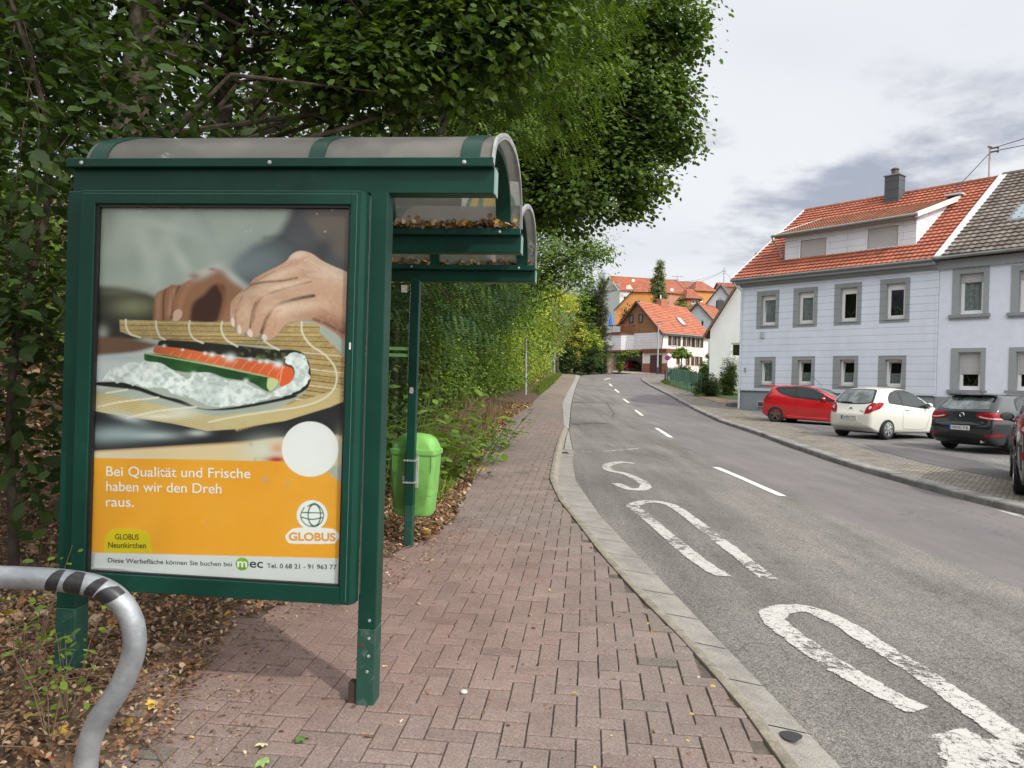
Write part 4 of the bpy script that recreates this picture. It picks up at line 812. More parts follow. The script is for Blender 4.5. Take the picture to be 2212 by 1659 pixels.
# ---------------------------------------------------------------- galvanised rail in the foreground
rl = thing('guard_rail', 'bent galvanised tube barrier with black tape bands in front of the poster', 'barrier', (-1.62, 2.0, 0))
RP = [(-420,1238),(-200,1240),(-20,1246),(100,1251),(180,1260),(228,1275),(262,1302),(284,1340),(291,1385),(283,1430),(264,1475),(240,1515),(215,1552),(198,1590),(188,1635),(184,1700),(183,1900),(183,2110)]
def RW(px, py): p = at(px, py, 2.0); return (p[0] + 1.62, p[1] - 2.0, p[2])
rp = [RW(*p) for p in RP]; rpath = [tuple(p) for p in cat_spline(rp, 7)]
M_galv = mat('galvanised_tube', (.36,.38,.39), .45, .5, var=.16, scale=16, base2=(.27,.29,.31), bump=.15, bscale=60)
tube_o = MB().tube(rpath, .0292, 24).build('tube', M_galv, rl, smooth=True)
MB().tube([RW(196,1598), RW(180,1612), RW(168,1640), RW(158,1700)], .0105, 12).build('brace_tube', M_galv, rl, smooth=True)
for (a, w_, sl) in ((132,26,8),(175,38,3),(207,22,10),(238,34,12)):
    # slanted tape patches wrapped on the tube: quads over the path
    idxs = list(range(1, len(rpath)//2))
    best = min(idxs, key=lambda i: abs(1106 + FPX*(np.dot(np.array(rpath[i]) + [-1.62, 2.0, -1.6], CR))/2.0 - a))
    P0_, P1_ = Vector(rpath[best-1]), Vector(rpath[best+1]); d = (P1_-P0_).normalized(); c0 = Vector(rpath[best]); up = d.cross(Vector((0, 1, 0))).normalized() * -1; fr = Vector((0, -1, 0)); L_ = w_*2.0/FPX
    vs = []; na, nl = 12, 4
    for ia in range(na + 1):
        th = rad(-85 + 165*ia/na); sw = math.sin(rad(ia/na*180))*.5 + .5
        for il in range(nl + 1):
            s_ = (il/nl - .5)*L_*sw + (ia/na - .5)*sl*2.4*2/FPX
            # follow the bend
            k_ = best + s_/ (Vector(rpath[best+1])-Vector(rpath[best])).length; k0 = max(0, min(len(rpath)-2, int(math.floor(k_)))); fr_ = k_-k0
            c_ = Vector(rpath[k0]).lerp(Vector(rpath[k0+1]), fr_); dd = (Vector(rpath[k0+1])-Vector(rpath[k0])).normalized(); up_ = fr.cross(dd).normalized()
            if up_.z < 0: up_ = -up_
            vs.append(c_ + (fr*math.cos(th) + up_*math.sin(th))*.0300)
    tp_ = MB().add(vs, [(i*(nl+1)+j, i*(nl+1)+j+1, (i+1)*(nl+1)+j+1, (i+1)*(nl+1)+j) for i in range(na) for j in range(nl)])
    tp_.build('tape_band', mat('black_tape', (.018,.018,.02), .38, var=.3, scale=40, dirt=.2, dirtcol=(.2,.2,.2)), rl, smooth=True)

# ================================================================== HOUSES
class Fr:
    def __init__(s, x, y, ang):
        s.o = np.array([x, y, 0.0]); s.a = ang; s.X = np.array([math.cos(ang), math.sin(ang), 0]); s.Y = np.array([-math.sin(ang), math.cos(ang), 0])
    def loc(s, px, py, ax, c):
        n = (s.X, s.Y)[ax]; d = ray(px, py); t = (c - (CC - s.o) @ n) / (d @ n); P = CC + d*t - s.o; return float(P @ s.X), float(P @ s.Y), float(P[2])
    def w(s, x, y, z=0): return s.o + s.X*x + s.Y*y + np.array([0, 0, z])
def z1(a, b): return (2900 + a/1.954)/1.8228, (600 + b/1.954)/1.8228
def z2(a, b): return (2900 + a/1.954)/1.8228, (1350 + b/1.954)/1.8228
def z3(a, b): return (2100 + a/2.6)/1.8228, (950 + b/2.6)/1.8228
def z34(a, b): return (2380 + a/3.857)/1.8228, (1050 + b/3.857)/1.8228
def linemat(name, col, line, dz, wx=3.4, ms=.012, axis='x', var=.05, rough=.7, stag=.5, bump=.3, off=0.0):
    if name in MC: return MC[name]
    m = bpy.data.materials.new(name); m.use_nodes = True; t = m.node_tree; b = t.nodes['Principled BSDF']; b.inputs['Roughness'].default_value = rough; b.inputs['Specular IOR Level'].default_value = .35
    tc = N(t, 'ShaderNodeTexCoord'); sp = N(t, 'ShaderNodeSeparateXYZ'); t.links.new(tc.outputs['Object'], sp.inputs[0]); cb = N(t, 'ShaderNodeCombineXYZ')
    if axis == 'xy': 
        a_ = N(t, 'ShaderNodeMath', _operation='ADD'); t.links.new(sp.outputs[0], a_.inputs[0]); t.links.new(sp.outputs[1], a_.inputs[1]); t.links.new(a_.outputs[0], cb.inputs[0])
    else: t.links.new(sp.outputs[0 if axis == 'x' else 1], cb.inputs[0])
    oz = N(t, 'ShaderNodeMath', _operation='ADD'); oz.inputs[1].default_value = off; t.links.new(sp.outputs[2], oz.inputs[0]); t.links.new(oz.outputs[0], cb.inputs[1])
    bk = N(t, 'ShaderNodeTexBrick', Scale=1.0); bk.offset = stag; t.links.new(cb.outputs[0], bk.inputs[0])
    c2 = tuple(c*(1-var) for c in col)
    bk.inputs['Color1'].default_value = (*col, 1); bk.inputs['Color2'].default_value = (*c2, 1); bk.inputs['Mortar'].default_value = (*line, 1)
    bk.inputs['Brick Width'].default_value = wx; bk.inputs['Row Height'].default_value = dz; bk.inputs['Mortar Size'].default_value = ms; bk.inputs['Mortar Smooth'].default_value = .1
    n = N(t, 'ShaderNodeTexNoise', Scale=.9, Detail=8, Roughness=.7); t.links.new(tc.outputs['Object'], n.inputs[0])
    r = N(t, 'ShaderNodeMapRange'); r.inputs[1].default_value = .3; r.inputs[2].default_value = .7; r.inputs[3].default_value = .93; r.inputs[4].default_value = 1.05; t.links.new(n.outputs[0], r.inputs[0])
    mp = N(t, 'ShaderNodeMapping'); mp.inputs['Scale'].default_value = (1.7, 1.7, .25); mp.inputs['Location'].default_value = (3.3, 7.1, 1.9); t.links.new(tc.outputs['Object'], mp.inputs[0]); n5 = N(t, 'ShaderNodeTexNoise', Scale=1.0, Detail=3, Roughness=.5); t.links.new(mp.outputs[0], n5.inputs[0])
    r5 = N(t, 'ShaderNodeMapRange'); r5.inputs[1].default_value = .35; r5.inputs[2].default_value = .62; r5.inputs[3].default_value = .955; r5.inputs[4].default_value = 1.01; t.links.new(n5.outputs[0], r5.inputs[0]); mu5 = N(t, 'ShaderNodeMath', _operation='MULTIPLY'); t.links.new(r.outputs[0], mu5.inputs[0]); t.links.new(r5.outputs[0], mu5.inputs[1]); r = mu5
    s = N(t, 'ShaderNodeVectorMath', _operation='SCALE'); t.links.new(bk.outputs[0], s.inputs[0]); t.links.new(r.outputs[0], s.inputs['Scale']); t.links.new(s.outputs[0], b.inputs['Base Color'])
    bp = N(t, 'ShaderNodeBump', Strength=bump, Distance=.02); bp.invert = True; t.links.new(bk.outputs['Fac'], bp.inputs['Height']); t.links.new(bp.outputs[0], b.inputs['Normal']); MC[name] = m; return m
def wall_holes(mb, axis, c, a0, a1, z0, z1, holes, depth, inward=1):
    """wall in plane axis=c from a0..a1, z0..z1 with rectangular openings and reveals going inward"""
    A = sorted({a0, a1, *[q for hh in holes for q in hh[:2]]}); Z = sorted({z0, z1, *[q for hh in holes for q in hh[2:4]]})
    def P(a, z, d=0.0): return (a, c + d*inward, z) if axis == 1 else (c + d*inward, a, z)
    for i in range(len(A)-1):
        for j in range(len(Z)-1):
            am, zm = (A[i]+A[i+1])/2, (Z[j]+Z[j+1])/2
            if any(hh[0] < am < hh[1] and hh[2] < zm < hh[3] for hh in holes): continue
            mb.quad(P(A[i], Z[j]), P(A[i+1], Z[j]), P(A[i+1], Z[j+1]), P(A[i], Z[j+1]))
    for (x0, x1, s0, s1) in [hh[:4] for hh in holes]:
        for a, b in (((x0, s0), (x1, s0)), ((x1, s0), (x1, s1)), ((x1, s1), (x0, s1)), ((x0, s1), (x0, s0))): mb.quad(P(*a), P(*b), P(*b, depth), P(*a, depth))
TERRA = [(.37,.125,.076), (.39,.135,.082), (.35,.12,.072), (.34,.125,.082)]
def tiles(name, parent, x0, x1, ye, ze, yr, zr, m, course=.33, tw=.215, amp=.03, step=.045, cols=TERRA, xr0=None, xr1=None, wave=True, axis=1, seed=0):
    """pantile roof plane; eave at (ye,ze), ridge at (yr,zr); runs along x from x0 to x1 (xr0/xr1 at the ridge)"""
    xr0 = x0 if xr0 is None else xr0; xr1 = x1 if xr1 is None else xr1; r = np.random.default_rng(seed)
    L = math.hypot(yr-ye, zr-ze); nc = max(2, round(L/course)); dy, dz = (yr-ye)/L, (zr-ze)/L; ny, nz = -dz, dy
    if nz < 0: ny, nz = -ny, -nz
    W_ = x1 - x0; nx = max(1, int(abs(W_)/tw)) ; per = 4 if wave else 1; V = []; Fc = []; C = []; cols = np.array(cols)
    for i in range(nc):
        t0, t1 = i/nc, (i+1)/nc + (.04/L if i < nc-1 else 0)
        tc_ = cols[r.integers(0, len(cols), nx)] * r.normal(1, .045, (nx, 1)); base = len(V)
        for (t_, lift) in ((t0, 0), (t0, step + amp), (t1, amp*.2)):
            a = x0 + (xr0-x0)*min(t_, 1); b = x1 + (xr1-x1)*min(t_, 1)
            for k_ in range(nx*per + 1):
                x = a + (b-a)*k_/(nx*per); wv = amp*(.5 - .5*math.cos(2*math.pi*k_/per))*.9 if wave else 0
                o_ = lift + (wv if lift else -.01); y = ye + (yr-ye)*t_ + ny*o_; z = ze + (zr-ze)*t_ + nz*o_
                V.append((x, y, z) if axis == 1 else (y, x, z)); C.append(tc_[min(nx-1, k_//per)] )
        n = nx*per + 1
        for rr in (0, 1):
            for k_ in range(nx*per): Fc.append([base+rr*n+k_, base+rr*n+k_+1, base+(rr+1)*n+k_+1, base+(rr+1)*n+k_])
    F_ = np.array(Fc); me = fast_mesh(name, V, F_.ravel(), np.full(len(F_), 4), False); set_col(me, np.array(C)); return obj(name, me, m, parent)
M_tile = mat('clay_tile', attr='Col', rough=.82, var=.22, scale=1.3, dirt=.35, dirtcol=(.13,.085,.05), spec=.25, bump=.15, bscale=30)
M_tileg = mat('concrete_tile', attr='Col', rough=.85, var=.25, scale=1.5, dirt=.5, dirtcol=(.30,.30,.27), spec=.25)
M_white = mat('upvc_white', (.78,.78,.76), .35, var=.03); M_trim = mat('grey_trim', (.30,.325,.325), .7, var=.05)
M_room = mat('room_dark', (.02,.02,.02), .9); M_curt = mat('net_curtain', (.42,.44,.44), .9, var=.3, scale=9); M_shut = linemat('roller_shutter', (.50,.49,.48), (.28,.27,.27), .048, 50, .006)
M_pane = glassy('window_pane', (.85,.92,.9), .8, .02)
M_zinc = mat('zinc', (.26,.28,.27), .5, .3, var=.12, scale=5); M_pipe = mat('white_pipe', (.62,.64,.66), .4, var=.05)
def window(parent, x0, x1, z0, z1, y, kind='curtain', shut=0.0, axis=1, inw=1, tilt=False, fw=.075, boxh=.13, muntin=False, fm=None, seed=0):
    """window unit with frame, sash, pane, curtain and dark room behind"""
    def T(mb):
        if axis == 1 and inw == 1: mb.v = [(a, y + b, c) for a, b, c in mb.v]
        elif axis == 1: mb.v = [(a, y - b, c) for a, b, c in mb.v]
        else: mb.v = [(y + b*inw, a, c) for a, b, c in mb.v]
        return mb
    fm = fm or M_white; b = MB(); top = z1 - (boxh if shut or boxh else 0)
    for a in ((x0, x0+fw, z0, z1), (x1-fw, x1, z0, z1), (x0+fw, x1-fw, z0, z0+fw+.015), (x0+fw, x1-fw, z1-fw-boxh, z1)): b.box(a[0], a[1], 0, .07, a[2], a[3])
    f = T(b).build('window_frame', fm, parent)
    zt = z1 - fw - boxh; g = MB(); s = .045
    for a in ((x0+fw, x0+fw+s, z0+fw+.015, zt), (x1-fw-s, x1-fw, z0+fw+.015, zt), (x0+fw+s, x1-fw-s, z0+fw+.015, z0+fw+.015+s+.02), (x0+fw+s, x1-fw-s, zt-s, zt)): g.box(a[0], a[1], .012, .055, a[2], a[3])
    if muntin: 
        xm = (x0+x1)/2; g.box(xm-.015, xm+.015, .012, .05, z0+fw+.02, zt)
        for kz in (1/3, 2/3): zz_ = z0+fw+(zt-z0-fw)*kz; g.box(x0+fw, x1-fw, .015, .048, zz_-.012, zz_+.012)
    T(g)
    if tilt: g.v = [(a, b2 + (c - z0)*.10*(1 if axis else 1), c) if axis == 1 else (a, b2, c) for a, b2, c in g.v]
    g.build('sash', fm, f)
    p = MB(); p.quad((x0+fw+s, .03, z0+fw+s), (x1-fw-s, .03, z0+fw+s), (x1-fw-s, .03, zt-s), (x0+fw+s, .03, zt-s)); T(p).build('pane', M_pane, f)
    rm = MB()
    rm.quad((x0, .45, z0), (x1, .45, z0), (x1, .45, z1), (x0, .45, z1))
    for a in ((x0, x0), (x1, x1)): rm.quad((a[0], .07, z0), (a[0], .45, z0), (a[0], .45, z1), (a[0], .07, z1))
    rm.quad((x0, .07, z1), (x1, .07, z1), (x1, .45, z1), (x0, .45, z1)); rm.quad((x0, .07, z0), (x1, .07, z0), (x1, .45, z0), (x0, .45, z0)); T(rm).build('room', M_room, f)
    if kind in ('curtain', 'half'):
        c0, c1_ = z0+fw+.03, (zt if kind == 'curtain' else z0 + (zt-z0)*.55); nn_ = 40; cu = MB(); vs = []
        for k_ in range(nn_+1): 
            a = x0+fw + (x1-x0-2*fw)*k_/nn_; d = .11 + .025*math.sin(k_*1.15 + seed) + .01*math.sin(k_*2.9); vs += [(a, d, c0), (a, d*.9+.01, c1_)]
        cu.add(vs, [(2*k_, 2*k_+2, 2*k_+3, 2*k_+1) for k_ in range(nn_)]); T(cu).build('curtain', M_curt, f)
    if kind == 'plant':
        r = random.Random(seed+3); pl2 = MB()
        for _ in range(26):
            cx, cz = r.uniform(x0+fw+.05, x1-fw-.05), z0+fw+.05+r.random()**1.5*.35; a = r.uniform(0, 6.28); l_ = r.uniform(.05, .11)
            d_ = Vector((math.cos(a)*l_, r.uniform(-.03, .03), abs(math.sin(a))*l_)); n_2 = Vector((-d_.z, 0, d_.x))*.25; q_ = Vector((cx, .12, cz)); pl2.quad(q_, q_+d_*.5+n_2, q_+d_, q_+d_*.5-n_2)
        T(pl2).build('potted_plant', mat('pot_leaf', (.07,.16,.03), .6), f)
    if shut:
        sh_ = MB(); sh_.box(x0+.03, x1-.03, -.02, .0, z1-boxh-.02 - (z1-z0-boxh)*shut, z1-.03); T(sh_).build('roller_shutter', M_shut, f)
    return f
def surround(parent, o, i, y, m, sill=None, pr=.012, sides=True):
    b = MB(); 
    b.box(o[0], i[0], y-pr, y+.03, o[2], o[3]); b.box(i[1], o[1], y-pr, y+.03, o[2], o[3]); b.box(i[0], i[1], y-pr, y+.03, i[3], o[3])
    if o[2] < i[2] - .01: b.box(i[0], i[1], y-pr, y+.03, o[2], i[2])
    s = b.build('window_surround', m, parent)
    q = MB(); d_ = .15
    q.box(i[0], i[0]+.006, y-.005, y+d_, i[2], i[3]); q.box(i[1]-.006, i[1], y-.005, y+d_, i[2], i[3]); q.box(i[0], i[1], y-.005, y+d_, i[3]-.006, i[3]); q.build('reveal', M_trim, s)
    k = MB()
    if sill: k.box(o[0]-.1, o[1]+.06, y-.10, y+.02, sill[0]+.07, sill[1]); k.box(o[0]-.07, o[1]+.03, y-.065, y+.02, sill[0], sill[0]+.07)
    else: k.box(i[0]-.07, i[1]+.07, y-.05, y+.14, i[2]-.035, i[2])
    k.build('sill', M_trim if sill is None else mat('sill_grey', (.25,.27,.275), .7), s)
# ---------------------------------------------------------------- house number 5
H5 = Fr(10.92, 37.0, math.atan2(-.7836, .6213)); HL = 8.98
M_clad = linemat('lilac_cladding', (.70,.755,.845), (.40,.42,.47), .298, 60, .009, var=.0, off=.11)
M_trimclad = linemat('grey_trim_boards', (.30,.325,.325), (.16,.17,.17), .298, 40, .009, off=.11)
h5 = thing('terraced_house', 'pale lilac clad house number 5 with orange tiled roof and wide dormer', 'house', H5.o, H5.a)
PZ = 1.60; EZ = 6.60
UW = [((.86,2.04,4.53,6.30),(1.10,1.86,4.68,6.08)), ((2.76,3.94,4.53,6.30),(3.00,3.76,4.68,6.10)), ((4.72,5.93,4.54,6.33),(4.98,5.74,4.69,6.13)), ((6.70,7.91,4.55,6.35),(6.95,7.72,4.70,6.15))]
LW = [((.84,1.95,1.76,3.22),(1.13,1.78,1.93,3.04)), ((2.78,3.90,1.78,3.23),(3.05,3.73,1.95,3.05)), ((4.74,5.86,1.79,3.23),(5.03,5.70,1.94,3.06)), ((6.71,7.84,1.77,3.22),(6.99,7.67,1.92,3.05))]
b = MB(); wall_holes(b, 1, 0.0, 0.0, HL, PZ, EZ + .35, [i for o, i in UW + LW], .20); b.quad((0,0,PZ),(0,11.6,PZ),(0,11.6,EZ+.3),(0,0,EZ+.3)); b.quad((0,11.6,PZ),(HL,11.6,PZ),(HL,11.6,EZ+.3),(0,11.6,EZ+.3)); b.add([(0,0,EZ+.3),(0,5.8,11.2),(0,11.6,EZ+.3)], [(0,1,2)])
b.build('clad_wall', M_clad, h5)
b = MB(); b.box(.03, HL - .02, .04, 11.55, -.6, PZ); b.build('plinth', mat('plinth_grey', (.255,.285,.305), .8, var=.06, scale=1.2), h5)
b = MB(); b.box(-.005, HL, -.018, .01, PZ - .012, PZ + .03); b.build('drip_strip', mat('strip_dark', (.10,.10,.11), .6), h5)
b = MB(); b.box(HL - .06, HL + .02, -.02, .0, PZ, EZ); b.build('corner_strip', M_clad, h5)
ki = 0
for (o, i), kd, sh_, tl in zip(UW + LW, ['curtain','curtain','plant','plant','curtain','half','half','half'], [.0]*8, [1,0,0,0,1,1,1,1]):
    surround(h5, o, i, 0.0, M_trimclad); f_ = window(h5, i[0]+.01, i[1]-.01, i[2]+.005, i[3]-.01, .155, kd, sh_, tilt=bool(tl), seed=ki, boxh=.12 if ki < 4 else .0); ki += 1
b = MB(); b.box(-.05, HL, -.14, .0, EZ, EZ + .20); b.prism([(-.42, 6.82), (-.14, 6.80), (-.14, 6.74), (-.30, 6.70), (-.42, 6.72)], 0, -.25, HL - .02); b.box(-.05, HL, -.06, .0, EZ - .06, EZ)
b.build('cornice', M_trim, h5)
b = MB(); b.tube([(-.28, -.47, 6.86), (HL - .05, -.47, 6.88)], .065, 12); b.build('gutter', mat('gutter_zinc', (.20,.215,.21), .5, .35, var=.2, scale=3), h5, smooth=True)
b = MB(); b.tube([(-.12, -.42, 6.82), (-.12, -.40, 6.66), (.06, -.10, 6.42), (.06, -.07, 6.3), (.06, -.07, 1.45)], .042, 12); b.tube([(.06, -.07, 1.45), (.06, -.07, .62)], .05, 12)
for z in (1.45, 1.05, 3.0, 4.8): b.tube([(.06, -.07, z-.03), (.06, -.07, z+.03)], .056, 12)
b.build('downpipe', M_pipe, h5, smooth=True)
tiles('roof', h5, -.30, HL + .02, -.42, 6.90, 5.80, 11.22, M_tile, seed=1); tiles('roof', h5, -.30, HL + .02, 12.0, 6.90, 5.80, 11.22, M_tile, course=.6, wave=False, seed=2)
b = MB()
for k_ in range(24): x = -.28 + k_*(HL+.28)/24; b.tube([(x, 5.8, 11.23), (x + (HL+.28)/24 + .02, 5.8, 11.26)], [.115, .10], 10)
b.build('ridge_tiles', mat('ridge_clay', (.27,.10,.055), .8, var=.3, scale=3), h5, smooth=True)
b = MB(); b.prism([(-.46, 6.80), (-.46, 6.98), (5.80, 11.34), (12.04, 6.98), (12.04, 6.80), (5.80, 11.14)], 0, -.36, -.28); b.build('verge_board', mat('verge_white', (.62,.62,.61), .6, var=.06), h5)
b = MB(); b.prism([(-.44, 6.90), (-.44, 7.02), (5.80, 11.40), (5.80, 11.24)], 0, HL - .02, HL + .30); b.build('party_flashing', mat('flashing', (.60,.62,.63), .5, .2, var=.1, scale=2), h5)
# dormer
dm = MB(); dy = .80; dx0, dx1 = 1.75, 7.72; zb_, zt_ = 7.55, 8.86
dwin = [(2.55, 3.82, 7.78, 8.60), (5.70, 7.00, 7.84, 8.70)]
wall_holes(dm, 1, dy, dx0, dx1, zb_, zt_, dwin, .10)
for x in (dx0, dx1): dm.add([(x, dy, zb_), (x, dy, zt_), (x, 4.5, 10.32), (x, 4.5, 10.2)], [(0, 1, 2, 3)])
do = dm.build('dormer', linemat('dormer_cladding', (.72,.74,.78), (.45,.46,.5), .30, 1.6, .010, 'xy', off=.05), h5)
for (a, c, e, g_) in dwin:
    b = MB(); b.box(a, c, dy + .05, dy + .08, e, g_); f_ = b.build('dormer_shutter', M_shut, do)
    b = MB(); b.box(a - .05, a, dy - .012, dy + .08, e - .02, g_ + .03); b.box(c, c + .02, dy - .008, dy + .08, e - .02, g_ + .03); b.box(a, c, dy - .01, dy + .08, g_, g_ + .03); b.build('window_frame', M_white, f_)
b = MB(); b.box(dx0 - .06, dx1 + .03, dy - .035, dy + .01, zb_ + .06, zb_ + .22); b.build('apron_flashing', mat('flashing'), do)
tiles('dormer_roof', do, dx0 - .35, dx1 + .22, dy - .42, 8.93, 4.45, 10.33, M_tile, course=.22, tw=.13, amp=.015, step=.015, cols=[(.30,.13,.075),(.26,.12,.07),(.34,.16,.10)], seed=5)
b = MB(); b.tube([(dx0 - .45, dy - .46, 8.90), (dx1 + .24, dy - .46, 8.94)], .06, 10); b.box(dx0 - .35, dx1 + .2, dy - .40, dy, 8.83, 8.90); b.tube([(dx0 - .40, dy - .44, 8.88), (dx0 - .40, dy - .42, 8.7), (dx0 - .2, dy - .12, 8.3), (dx0 - .1, dy - .1, 7.9)], .035, 8); b.build('dormer_gutter', M_zinc, do, smooth=True)
MB().prism([(dy - .44, 8.82), (dy - .44, 9.02), (4.7, 10.50), (4.7, 10.28)], 0, dx1 + .14, dx1 + .24).build('dormer_verge', mat('verge_white'), do); MB().prism([(dy - .44, 8.86), (dy - .44, 8.99), (4.6, 10.42), (4.6, 10.32)], 0, dx0 - .37, dx0 - .31).build('dormer_verge', mat('verge_white'), do)
b = MB(); b.box(7.35, 8.05, 4.2, 4.9, 10.42, 10.50); b.build('lead_patch', mat('flashing'), do)
ch = MB(); ch.box(4.30, 4.98, 5.0, 5.62, 10.3, 12.02); co_ = ch.build('chimney', linemat('slate_cladding', (.085,.095,.105), (.03,.03,.035), .42, 3, .012, 'xy'), h5)
b = MB(); b.box(4.25, 5.03, 4.95, 5.67, 12.02, 12.07); b.build('chimney_cap', M_zinc, co_)
b = MB(); b.lathe([(.15, 12.07), (.16, 12.30), (.14, 12.32), (.19, 12.34), (.19, 12.38), (.05, 12.46)], 12, 2, (4.64, 5.3, 0))
b.build('cowl', mat('cowl', (.13,.10,.08), .7, .3, var=.5, scale=9), co_, smooth=True)
b = MB(); b.box(1.12, 1.33, -.08, 0, 4.10, 4.40); b.build('wall_vent', mat('vent_grey', (.45,.47,.5), .5), h5, bevel=.01)
b = MB(); b.box(1.04, 1.72, -.03, .06, .86, 1.14); b2 = b.build('cellar_vent', mat('vent_frame', (.42,.44,.44), .7), h5); MB().box(1.10, 1.36, -.034, -.031, .90, 1.09).box(1.42, 1.68, -.034, -.031, .90, 1.02).build('vent_opening', mat('opening_dark', (.06,.06,.055), .9), b2)
def txt3(name, body, size, m, parent, loc, rot, ext=.004, w=None, bold=0.0):
    cu = bpy.data.curves.new(name, 'FONT'); cu.body = body; cu.size = size; cu.extrude = ext; cu.offset = bold; cu.align_x = 'CENTER'; cu.align_y = 'CENTER'
    o = bpy.data.objects.new(name, cu); COL.objects.link(o); bpy.context.view_layer.update(); dx = o.dimensions.x
    me = bpy.data.meshes.new_from_object(o); bpy.data.objects.remove(o); me.materials.clear()
    if w: me.transform(Matrix.Diagonal((w/dx, 1, 1, 1)))
    o = obj(name, me, m, parent); o.location = loc; o.rotation_euler = rot; return o
n5 = H5.loc(*z2(67, 212), 1, 0.0); txt3('house_number', '5', .30, mat('number_grey', (.22,.24,.25), .5), h5, (n5[0], -.02, n5[2]), (rad(90), 0, 0), bold=.004)
# roof mast with cables
ms = thing('roof_mast', 'galvanised service mast with cables on the orange roof ridge', 'mast', H5.w(8.55, 5.75, 11.2), H5.a)
b = MB(); b.tube([(0,0,-.1),(0,0,1.45)], .04, 10); b.lathe([(.07,1.43),(.10,1.46),(.10,1.50),(.02,1.54)], 12); mo = b.build('pole', mat('mast_pink_grey', (.40,.35,.34), .5, .3), ms, smooth=True)
b = MB(); 
for z in (1.22, 1.38): b.box(.02, .30, -.03, .03, z-.03, z+.03)
b.lathe([(.03,-.06),(.05,0),(.03,.06)], 8, 2, (.32, 0, 1.36)); b.lathe([(.03,-.06),(.05,0),(.03,.06)], 8, 2, (.32, 0, 1.2)); b.build('insulator_bracket', mat('bracket_dark', (.09,.08,.08), .6), ms)
def cable(name, p, q, sag, r, parent=None, m=None, n=20):
    p, q = np.array(p, float), np.array(q, float); pts = [tuple(p*(1-t_) + q*t_ - np.array([0, 0, sag*4*t_*(1-t_)])) for t_ in np.linspace(0, 1, n)]
    return MB().tube(pts, r, 5).build(name, m or mat('cable_dark', (.05,.05,.09), .6), parent, smooth=True)
cable('cable', (.32,0,1.4), (16, -3, 4.2), .5, .018, ms); cable('cable', (.32,0,1.24), (16, -4, 1.9), .5, .018, ms); cable('cable', (0,0,1.2), (-1.0,-1.5,-.75), .02, .02, ms)
# ---------------------------------------------------------------- neighbour with grey tiles
hn = thing('terraced_house', 'pale blue rendered house with dark grey tiled roof beside number 5', 'house', H5.w(HL, 0, 0), H5.a)
NL = 7.5
def nl(o): return (o[0]-HL, o[1]-HL, o[2], o[3])
NW = [((9.49,10.77,4.75,6.50),(9.74,10.58,4.75,6.30)), ((11.49,12.77,4.73,6.44),(11.74,12.58,4.73,6.24)), ((13.5,14.78,4.73,6.44),(13.75,14.59,4.73,6.24)), ((9.51,10.72,1.88,3.47),(9.77,10.55,1.88,3.31)), ((11.49,12.70,1.90,3.47),(11.72,12.5,1.90,3.31)), ((13.5,14.71,1.90,3.47),(13.75,14.5,1.90,3.31))]
NW = [(nl(a), nl(c)) for a, c in NW]
M_rend = mat('blue_render', (.72,.755,.84), .85, var=.04, scale=3, bump=.6, bscale=14, spec=.3)
b = MB(); wall_holes(b, 1, .02, .02, NL, PZ, 6.75, [i for o, i in NW], .18); b.quad((NL,.02,PZ),(NL,11.6,PZ),(NL,11.6,6.7),(NL,.02,6.7)); b.quad((.02,11.6,0),(NL,11.6,0),(NL,11.6,6.7),(.02,11.6,6.7)); b.build('rendered_wall', M_rend, hn)
b = MB(); b.box(.0, NL, -.01, 11.5, -.8, PZ); b.build('plinth', mat('plinth_blue_grey', (.25,.28,.31), .85, var=.08, scale=1.2), hn)
for q, (o, i) in enumerate(NW):
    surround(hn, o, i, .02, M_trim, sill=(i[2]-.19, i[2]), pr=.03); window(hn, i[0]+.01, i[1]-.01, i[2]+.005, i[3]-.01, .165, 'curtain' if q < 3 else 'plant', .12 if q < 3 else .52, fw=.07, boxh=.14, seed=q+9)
b = MB(); b.box(0, NL, -.12, .02, 6.56, 6.86)
for k_ in range(int(NL/.16)): x = .08 + k_*.16; b.prism([(x-.08, 6.56), (x-.055, 6.53), (x, 6.515), (x+.055, 6.53), (x+.08, 6.56)], 1, -.12, -.09)
b.build('scalloped_fascia', M_trim, hn)
MB().tube([(0, -.46, 6.92), (NL, -.46, 6.98)], .065, 10).build('gutter', mat('gutter_zinc'), hn, smooth=True)
GREY = [(.155,.130,.108),(.185,.155,.13),(.13,.11,.095),(.20,.175,.15)]
tiles('roof', hn, .25, NL, -.42, 6.98, 5.80, 11.30, M_tileg, cols=GREY, tw=.25, amp=.035, step=.035, seed=7); tiles('roof', hn, 0, NL, 12.0, 6.95, 5.80, 11.30, M_tileg, course=.6, wave=False, cols=GREY, seed=8)
b = MB(); b.tube([(.1, 5.8, 11.33), (NL, 5.8, 11.33)], .11, 8); b.build('ridge_tiles', mat('ridge_grey', (.15,.12,.10), .8, var=.3), hn, smooth=True)
sl = (11.30-6.98)/6.22
def on(y, u_): return 6.98 + (y + .42)*sl + u_
b = MB(); b.add([(1.75,1.5,on(1.5,.10)),(2.75,1.5,on(1.5,.10)),(2.75,2.75,on(2.75,.10)),(1.75,2.75,on(2.75,.10)),(1.75,1.5,on(1.5,-.05)),(2.75,1.5,on(1.5,-.05)),(2.75,2.75,on(2.75,-.05)),(1.75,2.75,on(2.75,-.05))], [(0,1,2,3),(0,4,5,1),(1,5,6,2),(2,6,7,3),(3,7,4,0)])
so = b.build('skylight', mat('skylight_frame', (.16,.17,.17), .4, .4), hn); MB().quad((1.85,1.6,on(1.6,.105)),(2.65,1.6,on(1.6,.105)),(2.65,2.65,on(2.65,.105)),(1.85,2.65,on(2.65,.105))).build('pane', mat('glass_sky', (.35,.42,.46), .05, .6, var=0), so)
